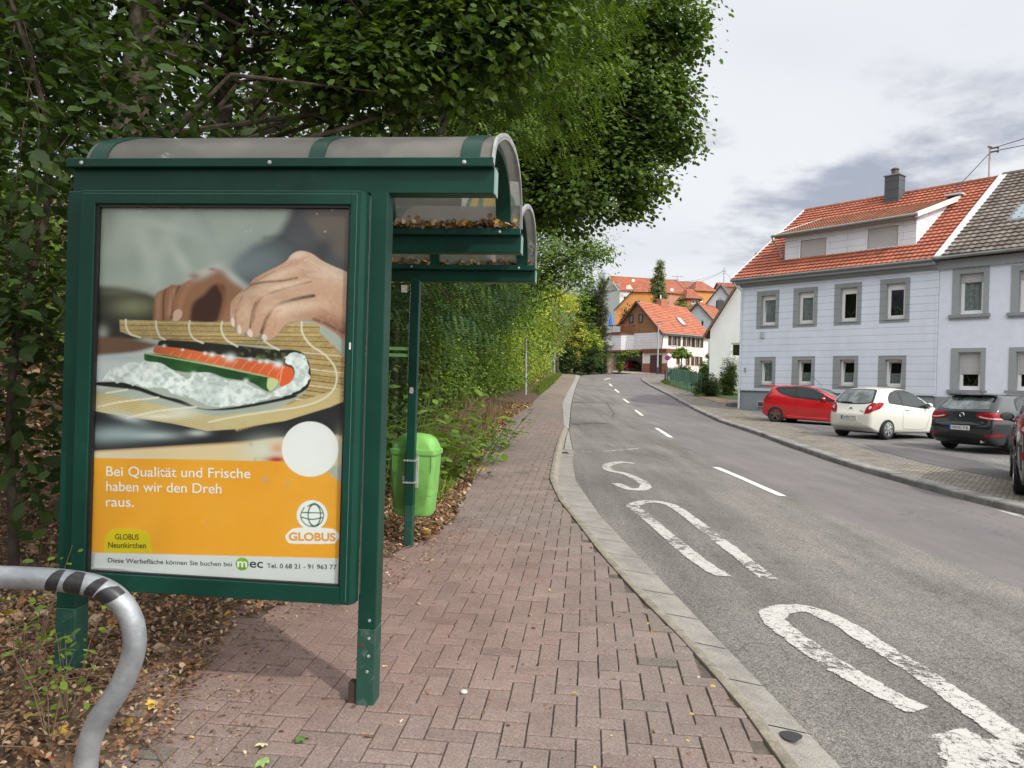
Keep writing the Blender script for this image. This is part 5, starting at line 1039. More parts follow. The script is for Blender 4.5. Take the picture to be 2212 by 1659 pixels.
# ---------------------------------------------------------------- generic far house
ORT = [(.37,.14,.088),(.385,.148,.092),(.355,.134,.084)]
def house(label, x, y, ang, L, D, zb, ze, rise, wallm, ridge='x', hip=0.0, cols=ORT, wins=(), over=.35, name='house', chim=(), verge=None, group=None, coursel=.4, wallm2=None, cat='house'):
    t_ = thing(name, label, cat, (x, y, 0), ang, group)
    b = MB(); holes = {0: [], 1: []}
    for w_ in wins: holes[w_[0]].append(w_[1:5])
    wall_holes(b, 1, 0, 0, L, zb, ze, holes[1], .12); wall_holes(b, 0, 0, 0, D, zb, ze, holes[0], .12, 1)
    b.quad((L,0,zb),(L,D,zb),(L,D,ze),(L,0,ze)); b.quad((0,D,zb),(L,D,zb),(L,D,ze),(0,D,ze))
    if ridge == 'x' and not hip: b.add([(0,0,ze),(0,D/2,ze+rise),(0,D,ze)], [(0,1,2)]); b.add([(L,0,ze),(L,D/2,ze+rise),(L,D,ze)], [(0,1,2)])
    if ridge == 'y' and not hip: b.add([(0,0,ze),(L/2,0,ze+rise),(L,0,ze)], [(0,1,2)]); b.add([(0,D,ze),(L/2,D,ze+rise),(L,D,ze)], [(0,1,2)])
    wo_ = b.build('wall', wallm, t_)
    A_, B_ = (L, D) if ridge == 'x' else (D, L); ax = 1 if ridge == 'x' else 0; sl_ = rise/(B_/2); o = over; hi = hip
    for (e, s_) in ((-o, 1), (B_+o, -1)):
        ze_ = ze - o*sl_ + .05
        tiles('roof', t_, -o, A_+o, e, ze_, B_/2, ze+rise+.05, M_tile if cols is not GREY else M_tileg, course=coursel, tw=.4, wave=False, step=.04, cols=cols, xr0=-o+hi, xr1=A_+o-hi, axis=ax, seed=int(abs(x*7)+e))
    if hip:
        for (e, r_) in ((-o, hi-o), (A_+o, A_+o-hi)):
            tiles('roof_hip', t_, -o, B_+o, e, ze-o*sl_+.05, r_, ze+rise+.05, M_tile if cols is not GREY else M_tileg, course=coursel, tw=.4, wave=False, step=.04, cols=cols, xr0=B_/2-.02, xr1=B_/2+.02, axis=1-ax, seed=int(abs(x*3)+e)+1)
    elif verge is not None:
        for e in (-o-.03, A_+o):
            v = MB(); pr = [(-o-.05, ze-o*sl_-.12), (-o-.05, ze-o*sl_+.14), (B_/2, ze+rise+.20), (B_+o+.05, ze-o*sl_+.14), (B_+o+.05, ze-o*sl_-.12), (B_/2, ze+rise-.06)]
            v.prism(pr, 0 if ridge == 'x' else 1, e, e+.06); v.build('verge_board', verge, t_)
    b = MB(); b.tube([(-o, B_/2, ze+rise+.08), (A_+o, B_/2, ze+rise+.08)] if ridge == 'x' else [(B_/2, -o, ze+rise+.08), (B_/2, A_+o, ze+rise+.08)], .1, 6)
    if not hip: b.build('ridge_tiles', mat('ridge_clay') if cols is not GREY else mat('ridge_grey'), t_)
    for w_ in wins:
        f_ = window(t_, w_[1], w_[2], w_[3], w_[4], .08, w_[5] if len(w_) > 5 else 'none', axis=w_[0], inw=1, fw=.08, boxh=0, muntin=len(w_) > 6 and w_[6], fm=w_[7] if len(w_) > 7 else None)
    for c_ in chim:
        v = MB(); v.box(c_[0]-c_[2], c_[0]+c_[2], c_[1]-c_[2], c_[1]+c_[2], c_[3], c_[4]); v.build('chimney', c_[5], t_)
    return t_
# ---------------------------------------------------------------- brown gabled house at the bend
FD = 94.0; cxy = at(*z34(870, 1200), FD); HF = Fr(cxy[0], FD, rad(34.4))
M_wr = mat('cream_render', (.74,.715,.65), .9, var=.07, scale=1.5, bump=.3, bscale=9); M_shg = linemat('brown_shingles', (.33,.165,.075), (.14,.065,.03), .26, .42, .016, 'xy', .25); M_wp = linemat('white_panels', (.74,.745,.76), (.42,.42,.44), .33, 3.0, .018, 'xy', .03)
M_red = mat('dark_red_paint', (.20,.035,.035), .6, var=.1); M_sand = mat('sandstone', (.50,.33,.25), .85, var=.12); M_brn = mat('dark_brown_wood', (.045,.026,.02), .6, var=.2)
hf = thing('corner_house', 'cream house at the bend with brown shingled gable and dark shutters', 'house', HF.o, HF.a)
FL, FW, FE, FR_, FB = 8.3, 8.7, 8.55, 12.45, 3.3
def fx(a, b_): return HF.loc(*z34(a, b_), 1, 0.0)
fw_ = []
for a in ((1022,1028,1095,1198),(1240,1048,1305,1208),(1378,1066,1442,1222),(1018,1375,1082,1475),(1228,1375,1290,1500),(1365,1368,1428,1502)):
    p = fx(a[0], a[1]); q = fx(a[2], a[3]); fw_.append((p[0]+.08, q[0], q[2], p[2]))
b = MB(); wall_holes(b, 1, 0, 0, FL, FB, FE, fw_, .14); b.quad((FL,0,FB),(FL,FW,FB),(FL,FW,FE),(FL,0,FE)); b.quad((0,FW,FB),(FL,FW,FB),(FL,FW,FE),(0,FW,FE)); b.add([(FL,0,FE),(FL,FW/2,FR_),(FL,FW,FE)], [(0,1,2)]); b.quad((0,0,FB),(0,3.2,FB),(0,3.2,6.35),(0,0,6.35))
b.build('rendered_wall', M_wr, hf)
b = MB(); b.add([(-.03,-.05,FE),(-.03,FW/2,FR_-.05),(-.03,FW+.05,FE),(-.03,FW+.05,8.5),(-.03,-.05,8.5)], [(0,1,2,3,4)]); gbl = b.build('shingled_gable', M_shg, hf)
def fg(a, b_): return HF.loc(*z34(a, b_), 0, -.03)
for a in ((385,735,438,850),(525,722,583,848)):
    p = fg(a[0], a[1]); q = fg(a[2], a[3]); y0_, y1_ = sorted((p[1], q[1])); g_ = MB()
    for s0, s1, r0, r1 in ((y0_, y0_+.1, q[2], p[2]), (y1_-.1, y1_, q[2], p[2]), (y0_, y1_, q[2], q[2]+.1), (y0_, y1_, p[2]-.1, p[2])): g_.box(-.12, -.02, s0, s1, r0, r1)
    f_ = g_.build('window_frame', M_brn, gbl); MB().box(-.05, -.035, y0_, y1_, q[2], p[2]).build('pane', mat('dark_glass', (.10,.10,.11), .06, var=0, spec=.8), f_)
b = MB(); b.box(-.06, -.005, -.02, 4.9, 6.35, 8.48); b.build('white_panelling', M_wp, hf)
by0, by1 = 4.9, 10.2
b = MB(); b.add([(-.06,by0,6.35),(-1.3,by0+1.0,6.35),(-1.3,by1,6.35),(.3,by1,6.35),(-.06,by0,8.35),(-1.3,by0+1.0,8.35),(-1.3,by1,8.35),(.3,by1,8.35)], [(0,1,5,4),(1,2,6,5),(2,3,7,6),(0,3,2,1),(4,5,6,7)]); bay = b.build('panelled_bay', M_wp, hf)
b = MB(); b.add([(-.02,by0-.1,8.35),(-1.45,by0+.95,8.35),(-1.45,by1+.1,8.35),(.3,by1+.1,8.35),(-.02,by0-.1,8.55),(-1.45,by0+.95,8.55),(-1.45,by1+.1,8.55),(.3,by1+.1,8.55)], [(0,1,5,4),(1,2,6,5),(2,3,7,6),(0,3,2,1),(4,5,6,7)]); bal = b.build('balcony_slab', M_red, hf)
b = MB()
for y in (by0+1.0, by0+2.6, by0+4.0, by1): b.box(-1.44, -1.38, y-.03, y+.03, 8.55, 9.55)
b.box(-1.45, -1.37, by0+.95, by1, 9.5, 9.6); b.bar((-.05,by0-.05,9.55),(-1.4,by0+1.0,9.55),.08,.1); b.build('balcony_railing', M_red, bal)
MB().box(-1.43, -1.39, by0+1.1, by1, 8.65, 9.4).build('balcony_panel', mat('milky_panel', (.55,.56,.56), .4), bal)
sl_ = (FR_-FE)/(FW/2)
tiles('roof', hf, -.35, FL+.35, -.45, FE-.45*sl_+.12, FW/2, FR_+.05, M_tile, course=.36, tw=.32, wave=False, step=.045, cols=[(.41,.15,.09),(.425,.156,.095),(.40,.145,.086)], seed=21)
tiles('roof', hf, -.35, FL+.35, FW+.6, FE-.1, FW/2, FR_+.05, M_tile, course=.5, tw=.32, wave=False, step=.045, cols=ORT, seed=22)
b = MB(); b.prism([(-.5, FE-.55), (-.5, FE-.25), (FW/2, FR_+.2), (FW*.75, FR_-1.9), (FW+.7, FE-.0), (FW+.7, FE-.28), (FW*.75, FR_-2.2), (FW/2, FR_-.12)], 0, -.42, -.34); b.build('verge_board', mat('verge_maroon', (.12,.04,.035), .6), hf)
b = MB(); b.box(-.3, FL+.3, -.42, -.02, FE-.42, FE-.28); b.tube([(-.35,-.5,FE-.22),(FL+.35,-.5,FE-.22)], .08, 8); b.build('gutter', mat('gutter_zinc'), hf, smooth=True)
b = MB(); b.tube([(.02,-.46,FE-.3),(.02,-.1,FE-.8),(-.04,-.06,6.4)], .05, 8); b.build('downpipe', M_red, hf, smooth=True)
cp_ = HF.loc(*z34(868, 570), 1, FW/2); b = MB(); b.box(cp_[0]-.55, cp_[0]+.55, FW/2-.5, FW/2+.3, FR_-.6, FR_+.75); c5 = b.build('chimney', linemat('chimney_brick', (.42,.17,.09), (.25,.11,.07), .14, .4, .012, 'xy'), hf); MB().lathe([(.08,FR_+.75),(.07,FR_+1.2),(.02,FR_+1.25)], 8, 2, (cp_[0]-.3, FW/2-.1, 0)).build('flue', M_white, c5)
def onr(x, y, u_=.14): return (x, y, FE-.45*sl_+.12 + (y+.45)*sl_ + u_)
sk = HF.loc(*z34(1170, 790), 1, 1.6); b = MB(); b.quad(onr(sk[0]-.42,1.0), onr(sk[0]+.42,1.0), onr(sk[0]+.42,2.2), onr(sk[0]-.42,2.2)); s6 = b.build('skylight', mat('skylight_frame'), hf); MB().quad(onr(sk[0]-.32,1.12,.16), onr(sk[0]+.32,1.12,.16), onr(sk[0]+.32,2.1,.16), onr(sk[0]-.32,2.1,.16)).build('pane', mat('glass_pale', (.65,.68,.7), .1, .3, var=0), s6)
for q, w_ in enumerate(fw_):
    b = MB(); o = .13
    b.box(w_[0]-o, w_[0], -.05, .02, w_[2]-.12, w_[3]+.15); b.box(w_[1], w_[1]+o, -.05, .02, w_[2]-.12, w_[3]+.15); b.box(w_[0], w_[1], -.05, .02, w_[3], w_[3]+.15); b.box(w_[0], w_[1], -.05, .02, w_[2]-.12, w_[2])
    f_ = b.build('window_surround', M_sand, hf); window(hf, *w_, .08, 'curtain', 0, fw=.05, boxh=0, muntin=True, fm=M_brn)
    if q != 4:
        for x in (w_[0]-.15-.5, w_[1]+.15):
            if q == 1 and x > w_[1]: x += .0
            b = MB(); b.box(x, x+.5, -.07, -.02, w_[2]-.04, w_[3]+.04); b.build('shutter', M_brn, hf)
# garage in front of the gable, carport and its red car
gx0 = -1.5
gp0 = HF.loc(*z34(960, 1300), 0, gx0)[1]; gp1 = HF.loc(*z34(585, 1300), 0, gx0)[1]; d0 = HF.loc(*z34(875, 1400), 0, gx0)[1]; d1 = HF.loc(*z34(697, 1400), 0, gx0)[1]
GT = 5.85; b = MB(); b.box(gx0, -.1, gp0, gp1, 3.2, GT); gar = b.build('garage_wall', M_wr, hf)
b = MB(); b.box(gx0-.02, gx0, gp0, gp1, 3.2, 4.6); b.build('garage_plinth', mat('brown_plinth', (.27,.10,.065), .85, var=.15), gar)
b = MB(); b.box(gx0-.05, gx0-.02, d0, d1, 3.3, GT-.25); b.build('garage_door', linemat('garage_door_brown', (.085,.035,.032), (.04,.018,.018), 3, .28, .02, 'y'), gar)
b = MB(); b.box(gx0-.3, .05, gp0-.1, gp1-.2, GT, GT+.5); b.build('flat_roof_fascia', mat('fascia_brown', (.16,.055,.03), .7, var=.3), gar)
b = MB(); b.box(-1.6, 3.0, gp1, 10.6, 6.12, 6.32); b.build('carport_roof', M_red, hf)
b = MB(); b.box(2.6, 2.7, gp1, 10.5, 3.2, 6.1); b.box(-1.45, 2.7, gp1, gp1+.12, 3.2, 6.1); b.build('carport_wall', mat('carport_wall', (.42,.40,.37), .9), hf)
b = MB(); b.box(-1.4, 2.6, gp1+.12, gp1+.15, 3.2, 4.6); b.build('carport_plinth', mat('plinth_red', (.24,.045,.04), .8, var=.15), hf)
b = MB(); b.box(-1.5, -1.1, 9.6, 10.1, 3.2, 6.1); b.build('carport_pillar', mat('pillar_brown', (.12,.08,.07), .8), hf)
gpl = thing('gate_pillar', 'short red sandstone gate pillar beside the dark hedge at the bend', 'pillar', gp(1316, 803)); MB().box(-.38, .38, -.38, .38, -.2, 1.3).build('shaft', mat('pillar_stone', (.42,.27,.22), .9, var=.15, scale=2), gpl); MB().box(-.42, .42, -.42, .42, 1.3, 1.4).build('cap', mat('pillar_stone'), gpl)
wc = HF.w(.8, 5.4)
# low stone edging with clipped balls in the forecourt
fe = thing('rockery', 'low stone flower bed with two small clipped balls in front of the garage', 'flower bed', gp(1385, 800.5))
b = MB()
for k_ in range(9): b.lathe([(.05,-.1),(.42,0),(.4,.18),(.1,.26)], 7, 2, (-1.6+k_*.5+random.uniform(-.1,.1), random.uniform(-.4,.4), 0))
b.build('edging_stones', mat('dark_stone', (.13,.11,.10), .9, var=.4, scale=2), fe)
for x in (-.4, .6): MB().lathe([(.05,.2),(.28,.3),(.34,.5),(.25,.72),(.03,.8)], 10, 2, (x, 0, 0)).build('clipped_ball', mat('box_leaf', (.07,.06,.02) if x < 0 else (.05,.08,.02), .9, var=.5, scale=9), fe, smooth=True)
drape('forecourt', [tuple(HF.w(-6.5, -2)[:2]), tuple(HF.w(9, -2.2)[:2]), tuple(HF.w(9, 9)[:2]), tuple(HF.w(-3, 11)[:2]), tuple(HF.w(-6.5, 10)[:2])], .03, mat('forecourt_gravel', (.34,.27,.21), .9, var=.2, scale=1.5), 1.2)
# blue closed parasol on the balcony
pz = HF.w(-1.1, 8.2, 8.55); pa2 = thing('parasol', 'closed bright blue parasol standing on the balcony', 'parasol', pz)
b = MB(); b.lathe([(.03,.9),(.27,1.0),(.24,1.5),(.12,2.3),(.03,2.75)], 10); b.build('canopy', mat('parasol_blue', (.03,.16,.60), .7), pa2, smooth=True); MB().tube([(0,0,0),(0,0,2.85)], .03, 6).build('pole', M_white, pa2)
# ---------------------------------------------------------------- white gabled house behind number 5
wg0 = at(*z3(1812, 905), 58); WG = Fr(wg0[0], 58, rad(-30))
ap = WG.loc(*z3(2080, 485), 1, 0.0); slp = (ap[2]-wg0[2])/(ap[0]); half = 3.3
M_wr2 = mat('white_render', (.70,.705,.70), .9, var=.06, scale=.9, bump=.3, bscale=8)
house('white rendered gable house with brown verge half hidden behind number 5', WG.o[0], 58, WG.a, 2*half, 9, .5, wg0[2], slp*half, M_wr2, 'y', 0, ORT, [(1, WG.loc(*z3(2025, 1040), 1, 0)[0], WG.loc(*z3(2062, 1040), 1, 0)[0]+.5, WG.loc(*z3(2040, 1190), 1, 0)[2], WG.loc(*z3(2040, 1040), 1, 0)[2])], .4, 'gable_house', verge=mat('verge_brown', (.13,.085,.06), .7))
# grey gabled house further back
e1 = at(*z34(1540, 960), 112); a1 = at(*z34(1425, 555), 112); GA = Fr(at(*z34(1268, 700), 112)[0], 112, rad(-38))
p_ap = GA.loc(*z34(1425, 560), 1, 0); p_e = GA.loc(*z34(1650, 805), 1, 0); hw = p_e[0]-p_ap[0]
ox = p_ap[0]-hw
O_ = GA.w(ox, 0); 
w1_ = GA.loc(*z34(1455, 812), 1, 0); w2_ = GA.loc(*z34(1512, 915), 1, 0)
M_gr = mat('pale_grey_render', (.50,.525,.57), .9, var=.05)
house('pale grey gabled house with orange roof between the cream and white houses', O_[0], O_[1], GA.a, 2*hw, 9, 2.5, p_e[2], p_ap[2]-p_e[2], M_gr, 'y', 0, ORT, [(1, w1_[0]-ox, w2_[0]-ox, w2_[2], w1_[2])], .4, 'gable_house', verge=mat('verge_dark', (.06,.07,.075), .7))
ck = at(*z34(1752, 607), 116); kk = thing('chimney_stack', 'black boxy chimney stack above the orange roof beside the white gable', 'chimney', (ck[0], 116, ck[2]-3))
MB().box(-.48, .48, -.45, .45, 0, 3.95).build('shaft', mat('slate_black', (.035,.04,.045), .6), kk)
MB().box(-.3, .3, -.3, .3, 4.15, 4.2).box(-.22, -.18, -.05, .05, 3.95, 4.15).box(.18, .22, -.05, .05, 3.95, 4.15).build('rain_plate', M_zinc, kk)
# ---------------------------------------------------------------- houses up the hill
M_or = mat('orange_render', (.58,.255,.075), .9, var=.06, scale=.6); M_pk = mat('salmon_render', (.52,.26,.18), .9, var=.05)
def hz(a, b_, Y): return at(*z34(a, b_), Y)
def hill(label, la, lb, Y, ang, L, D, zdrop, rise, m, **k):
    p = hz(la, lb, Y); return house(label, p[0], Y, rad(ang), L, D, p[2]-zdrop, p[2], rise, m, **k)
dk = mat('verge_dark')
g1 = hill('big white gable-ended house with long red roof on the hill', 235, 352, 150, 14, 11, 11, 9, 3.3, mat('hill_white', (.62,.62,.59), .9, var=.05), ridge='x', wins=[(0, 6.6, 7.6, hz(150,348,156)[2], hz(150,300,156)[2], 'none'), (0, 7.6, 8.4, hz(150,505,156)[2], hz(150,455,156)[2], 'none'), (1, .7, 1.4, hz(300,500,150)[2], hz(300,445,150)[2], 'none')], verge=mat('verge_white'), cols=[(.40,.13,.075),(.36,.115,.065)])
p = hz(385, 345, 149.5)
b = MB(); lx = 2.0; zc_ = p[2]
b.add([(lx-.8,-.1,zc_+.1),(lx+.8,-.1,zc_+.1),(lx,-.1,zc_+1.1),(lx,1.8,zc_+1.1)], [(0,1,2),(0,2,3),(1,3,2)]); b.build('triangular_dormer', mat('dormer_cream', (.62,.58,.50), .8), g1)
oh = hill('orange hip-roofed house on the hill left of the tall tree', 425, 372, 132, -8, 4.6, 7, 10, 2.2, M_or, ridge='x', hip=2.0, wins=[(1, .75, 1.5, hz(505,560,132)[2], hz(505,505,132)[2], 'none')])
b = MB(); b.add([(-2.75,-.02,-10),(0,-.02,-10),(0,-.02,0),(-2.75,-.02,-3.1)], [(0,1,2,3)]); b.add([(-2.75,3,-10),(-2.75,-.02,-10),(-2.75,-.02,-3.1),(-2.75,3,-3.1)], [(0,1,2,3)]); pz_ = hz(425, 372, 132)[2]; b.v = [(x, y, z+pz_) for x, y, z in b.v]; b.build('catslide_wall', M_or, oh)
b = MB(); b.bar((-3.0,-.25,pz_-3.4),(.1,-.25,pz_+.12),.5,.16); b.build('catslide_verge', dk, oh); b = MB(); b.quad((-3.1,-.3,pz_-3.3),(.05,-.3,pz_+.2),(.05,3,pz_+.2),(-3.1,3,pz_-3.3)); b.build('catslide_roof', mat('catslide_clay', (.36,.13,.08), .85, var=.2, scale=3), oh)
hill('salmon gabled house behind the tall tree on the hill', 935, 385, 146, 22, 4.6, 9, 8, 3.0, M_pk, ridge='x', verge=mat('verge_brown'))
hill('long row house with two brick chimneys on the hilltop', 1110, 345, 158, 4, 5.6, 8, 7, 2.1, M_or, ridge='x', chim=[(.9,4,.28,hz(1185,290,158)[2],hz(1185,247,158)[2],mat('chimney_dark', (.16,.09,.07), .9))])
hill('orange rendered row house with a dark chimney beside the white dish', 945, 330, 160, 2, 3.0, 8, 7, 2.3, M_or, ridge='x', chim=[(.9,4,.28,hz(1185,270,160)[2],hz(1185,222,160)[2],mat('chimney_dark'))])
hill('low house with white windows under a small orange hip roof', 1262, 462, 126, 8, 2.2, 4, 8, 1.5, mat('brick_orange', (.40,.17,.10), .9), ridge='x', hip=1.0, wins=[(1, .75, 1.3, hz(1360,568,126)[2], hz(1360,498,126)[2], 'curtain'), (1, 1.35, 1.9, hz(1360,568,126)[2], hz(1360,498,126)[2], 'curtain')], over=.4)
hill('orange hip-roofed house on the hill right of the tall tree', 1388, 352, 138, 12, 3.9, 6, 10, 2.0, M_or, ridge='x', hip=1.8, wins=[(1, .75, 1.45, hz(1475,535,138)[2], hz(1475,490,138)[2], 'none')])
gq = hz(1560, 560, 122); Gf = Fr(gq[0], 122, rad(-30)); ga = Gf.loc(*z34(1770, 292), 1, 0)
house('light grey house with slate roof standing highest at the right of the hill', gq[0], gq[1], Gf.a, 2*ga[0], 7, gq[2]-6, gq[2], ga[2]-gq[2], mat('pale_grey_render2', (.52,.535,.57), .9, var=.05), 'y', 0, GREY, [], .3, 'gable_house', verge=dk)
hill('small terracotta roofed house at the top right of the hill', 1770, 300, 165, 0, 3.4, 5, 6, 1.0, M_pk, ridge='x', chim=[(.8,2,.3,hz(1825,260,165)[2]-1,hz(1825,236,165)[2],mat('chimney_brick2', (.36,.15,.09), .9))])
# satellite dishes
def dish(label, a, b_, Y, r=.32):
    p = hz(a, b_, Y); d = thing('satellite_dish', label, 'satellite dish', p); m_ = mat('dish_white', (.72,.72,.70), .4, var=.03)
    q = MB(); q.lathe([(a_*r/.75, b2*r/.75) for a_, b2 in [(0.001,.14),(.3,.11),(.6,.04),(.75,-.06),(.75,-.09),(.6,.0),(.001,.09)]], 18, 1); dd = q.build('reflector', m_, d, smooth=True); dd.rotation_euler = (rad(-12), 0, rad(15)); MB().tube([(0,.1,0),(0,.2,-.9),(0,.2,-1.0)], .035, 6).build('arm', M_zinc, d)
dish('white satellite dish on the long red roof', 438, 208, 148); dish('white satellite dish in front of the salmon gable', 1025, 350, 141); dish('white satellite dish on the row house roof', 1300, 308, 155, .28)
def aerial(label, a, b_, Y, hh, wid):
    p = hz(a, b_, Y); d = thing('tv_aerial', label, 'aerial', p); q = MB(); q.tube([(0,0,-1),(0,0,hh)], .06, 5); q.box(-wid, wid, -.03, .03, hh-.15, hh-.05)
    q.build('mast', mat('aerial_grey', (.30,.32,.36), .5, .3), d)
    e = MB(); [e.box(x-.02, x+.02, -.5, .5, hh-.16, hh-.12) for x in np.linspace(-wid, wid, 6)]; e.box(-.4, .4, -.02, .02, hh*.55, hh*.55+.05); e.build('elements', mat('aerial_grey'), d)
aerial('tall thin television aerial on the hilltop roofs', 1105, 255, 158, 1.55, 1.1); aerial('small television aerial beside the third dish', 1300, 270, 158, .5, .45)
pm_ = hz(1812, 240, 150); pw = thing('power_mast', 'thin rooftop power mast carrying lines across the sky', 'mast', pm_); MB().tube([(0,0,-1),(0,0,2.9)], .08, 6).box(-.5, .5, -.05, .05, 2.2, 2.3).box(-.35, .35, -.05, .05, 1.7, 1.8).build('pole', mat('aerial_grey'), pw)
for (a, b_, sg_) in ((930,200,1.0),(1180,252,.7),(1975,210,.2)): q = hz(a, b_, 150) - pm_; cable('power_line', (0,0,2.3), tuple(q), sg_, .035, pw, mat('line_grey', (.25,.27,.33), .6))

# ================================================================== CARS
def carpaint(name, col, metal=0.0, rough=.28): return mat(name, col, rough, metal, var=.03, scale=2, coat=.9, spec=.5)
M_tyre = mat('tyre_rubber', (.018,.018,.018), .85, var=.2, scale=20); M_rim = mat('alloy', (.55,.56,.58), .28, .85, var=.05); M_rimd = mat('alloy_dark', (.20,.20,.21), .35, .8)
M_cglass = mat('car_glass', (.018,.024,.024), .06, var=0, spec=.45); M_cglass2 = mat('car_glass_clear', (.16,.20,.20), .05, var=.35, scale=3.5, base2=(.05,.06,.06), spec=.8, coat=.5)
M_blk = mat('black_plastic', (.016,.016,.017), .5, var=.1); M_lred = mat('lamp_red', (.30,.006,.012), .25, var=.35, scale=16, spec=.35); M_lclr = mat('lamp_clear', (.62,.50,.50), .12, var=.2, scale=10, coat=.6)
M_plate = mat('plate_white', (.72,.72,.70), .45, var=.03); M_eu = mat('plate_blue', (.01,.05,.42), .4); M_ink = mat('plate_ink', (.015,.015,.015), .5); M_chr = mat('chrome', (.75,.75,.77), .1, 1.0, var=0)
def make_car(name, label, P, loc, ang, paint):
    """P: L W H wb ro r top[(x,z)] belt[(x,z)] ; x runs forward from the rear axle"""
    car = thing(name, label, 'car', loc, ang); L, W_, ro, wb, R = P['L'], P['W'], P['ro'], P['wb'], P['r']
    xs = sorted(set([round(a, 3) for a in np.concatenate([np.linspace(-ro, -ro+.5, 11), np.linspace(-ro+.5, L-ro-.5, 34), np.linspace(L-ro-.5, L-ro, 11)])]))
    tx, tz = zip(*[(a-ro, b) for a, b in P['top']]); bx, bz = zip(*[(a-ro, b) for a, b in P['belt']])
    ctop = np.array(cat_spline([(a, b) for a, b in zip(tx, tz)], 6)); 
    n_s, n_t = 12, 8; V = []; rings = []
    def halfw(x, z):
        s = (x + ro) / L*2 - 1; pl = 1 - P.get('rearround', .20)*max(0, -s)**P.get('rp', 5) - .26*max(0, s)**4
        bl = float(np.interp(x, bx, bz)); zb = .20
        if z < bl: t_ = max(0, (z-zb)/(bl-zb)); k_ = .93 + .07*math.sin(min(1, t_*1.25)*math.pi*.62) - .025*t_**4
        else: t_ = (z-bl)/max(.05, P['H']-bl); k_ = .965 - P.get('tumble', .20)*t_ - .06*t_*t_
        return W_/2*pl*k_
    for x in xs:
        zt = float(np.interp(x, ctop[:, 0], ctop[:, 1])); zb = float(np.interp(x, [-ro, -ro+.25, L-ro-.3, L-ro], [.34, .20, .18, .26])); rc = min(P.get('rc', .13), (zt-zb)*.4); ring = []
        for k_ in range(n_s+1):
            z = zb + (zt-rc-zb)*k_/n_s; ring.append((x, halfw(x, z), z))
        w0 = ring[-1][1]; rx = min(rc*1.3, w0*.5)
        for k_ in range(1, 6):
            a = k_/5*math.pi/2; ring.append((x, w0 - rx*(1-math.cos(a)), zt-rc + rc*math.sin(a)*.86))
        wl = ring[-1][1]; zl = ring[-1][2]
        for k_ in range(1, n_t+1): t_ = k_/n_t; ring.append((x, wl*(1-t_), zl + rc*.14*math.sin(t_*math.pi/2)))
        ring[0:0] = [(x, 0, zb), (x, ring[0][1]*.9, zb-.005)]
        rings.append(ring + [(a, -b_, c) for a, b_, c in ring[-2:0:-1]])
    n = len(rings[0]); V = [p for r_ in rings for p in r_]; Fs = [(i*n+k_, i*n+(k_+1) % n, (i+1)*n+(k_+1) % n, (i+1)*n+k_) for i in range(len(rings)-1) for k_ in range(n)]
    # domed ends
    for i0, sgn in ((0, -1), (len(rings)-1, 1)):
        r0 = rings[i0]; base = len(V); cx_ = sum(p[2] for p in r0)/n; prev = i0*n
        for s_, d_ in ((.86, .022), (.55, .05), (.2, .062)):
            for p in r0: V.append((p[0] + sgn*d_*P.get('dome', 1), p[1]*s_, cx_ + (p[2]-cx_)*s_))
            b0 = len(V)-n; Fs += [(prev+k_, prev+(k_+1) % n, b0+(k_+1) % n, b0+k_) for k_ in range(n)]; prev = b0
        Fs.append(tuple(prev+k_ for k_ in range(n)))
    me = bpy.data.meshes.new('body'); me.from_pydata(V, [], Fs); bm = bmesh.new(); bm.from_mesh(me); bmesh.ops.recalc_face_normals(bm, faces=bm.faces); bvh = BVHTree.FromBMesh(bm); bm.to_mesh(me); bm.free()
    me.polygons.foreach_set('use_smooth', np.ones(len(me.polygons), bool))
    body = obj('body', me, paint, car)
    # wheel arches
    cm_ = MB()
    for x in (0, wb):
        for sgn in (-1, 1): cm_.lathe([(R+.055, sgn*(W_/2-.32)), (R+.055, sgn*(W_/2+.2))], 36, 1, (x, 0, R+.01))
    cme = cm_.mesh('cut'); co_ = bpy.data.objects.new('cut', cme); COL.objects.link(co_); cme.materials.append(M_blk); me.materials.append(M_blk)
    md = body.modifiers.new('b', 'BOOLEAN'); md.operation = 'DIFFERENCE'; md.object = co_; md.solver = 'EXACT'; md.material_mode = 'TRANSFER'
    bpy.context.view_layer.update(); ev = body.evaluated_get(bpy.context.evaluated_depsgraph_get()); nm = bpy.data.meshes.new_from_object(ev); body.modifiers.clear(); body.data = nm
    bpy.data.objects.remove(co_)
    def patch(nm_, poly, axis, m, parent, off=.005, cell=.05, sgn=1, ctr=None, smooth=True):
        """outline projected on the body. axis 'y': (x,z) from the side sgn; 'r': (y,z) from behind; 'f': (y,z) from ahead"""
        bm = bmesh.new(); vs = [bm.verts.new((p[0], p[1], 0)) for p in poly]; bm.faces.new(vs); bmesh.ops.triangulate(bm, faces=bm.faces[:])
        for _ in range(5):
            es = [e for e in bm.edges if e.calc_length() > cell]
            if not es: break
            bmesh.ops.subdivide_edges(bm, edges=es, cuts=1); bmesh.ops.triangulate(bm, faces=[f for f in bm.faces if len(f.verts) > 3])
        for v in bm.verts:
            a, b_ = v.co.x, v.co.y
            if axis == 'y': o_, d_ = Vector((a, sgn*3, b_)), Vector((0, -sgn, 0))
            elif axis == 'r': o_, d_ = Vector((-5, a, b_)), Vector((1, 0, 0))
            else: o_, d_ = Vector((8, a, b_)), Vector((-1, 0, 0))
            h_ = bvh.ray_cast(o_, d_)
            if h_[0] is None:
                nn_ = bvh.find_nearest(Vector((a, sgn*W_/2, b_)) if axis == 'y' else Vector((-ro, a, b_)) if axis == 'r' else Vector((L-ro, a, b_))); v.co = nn_[0] + nn_[1]*off
            else: v.co = h_[0] + h_[1]*off
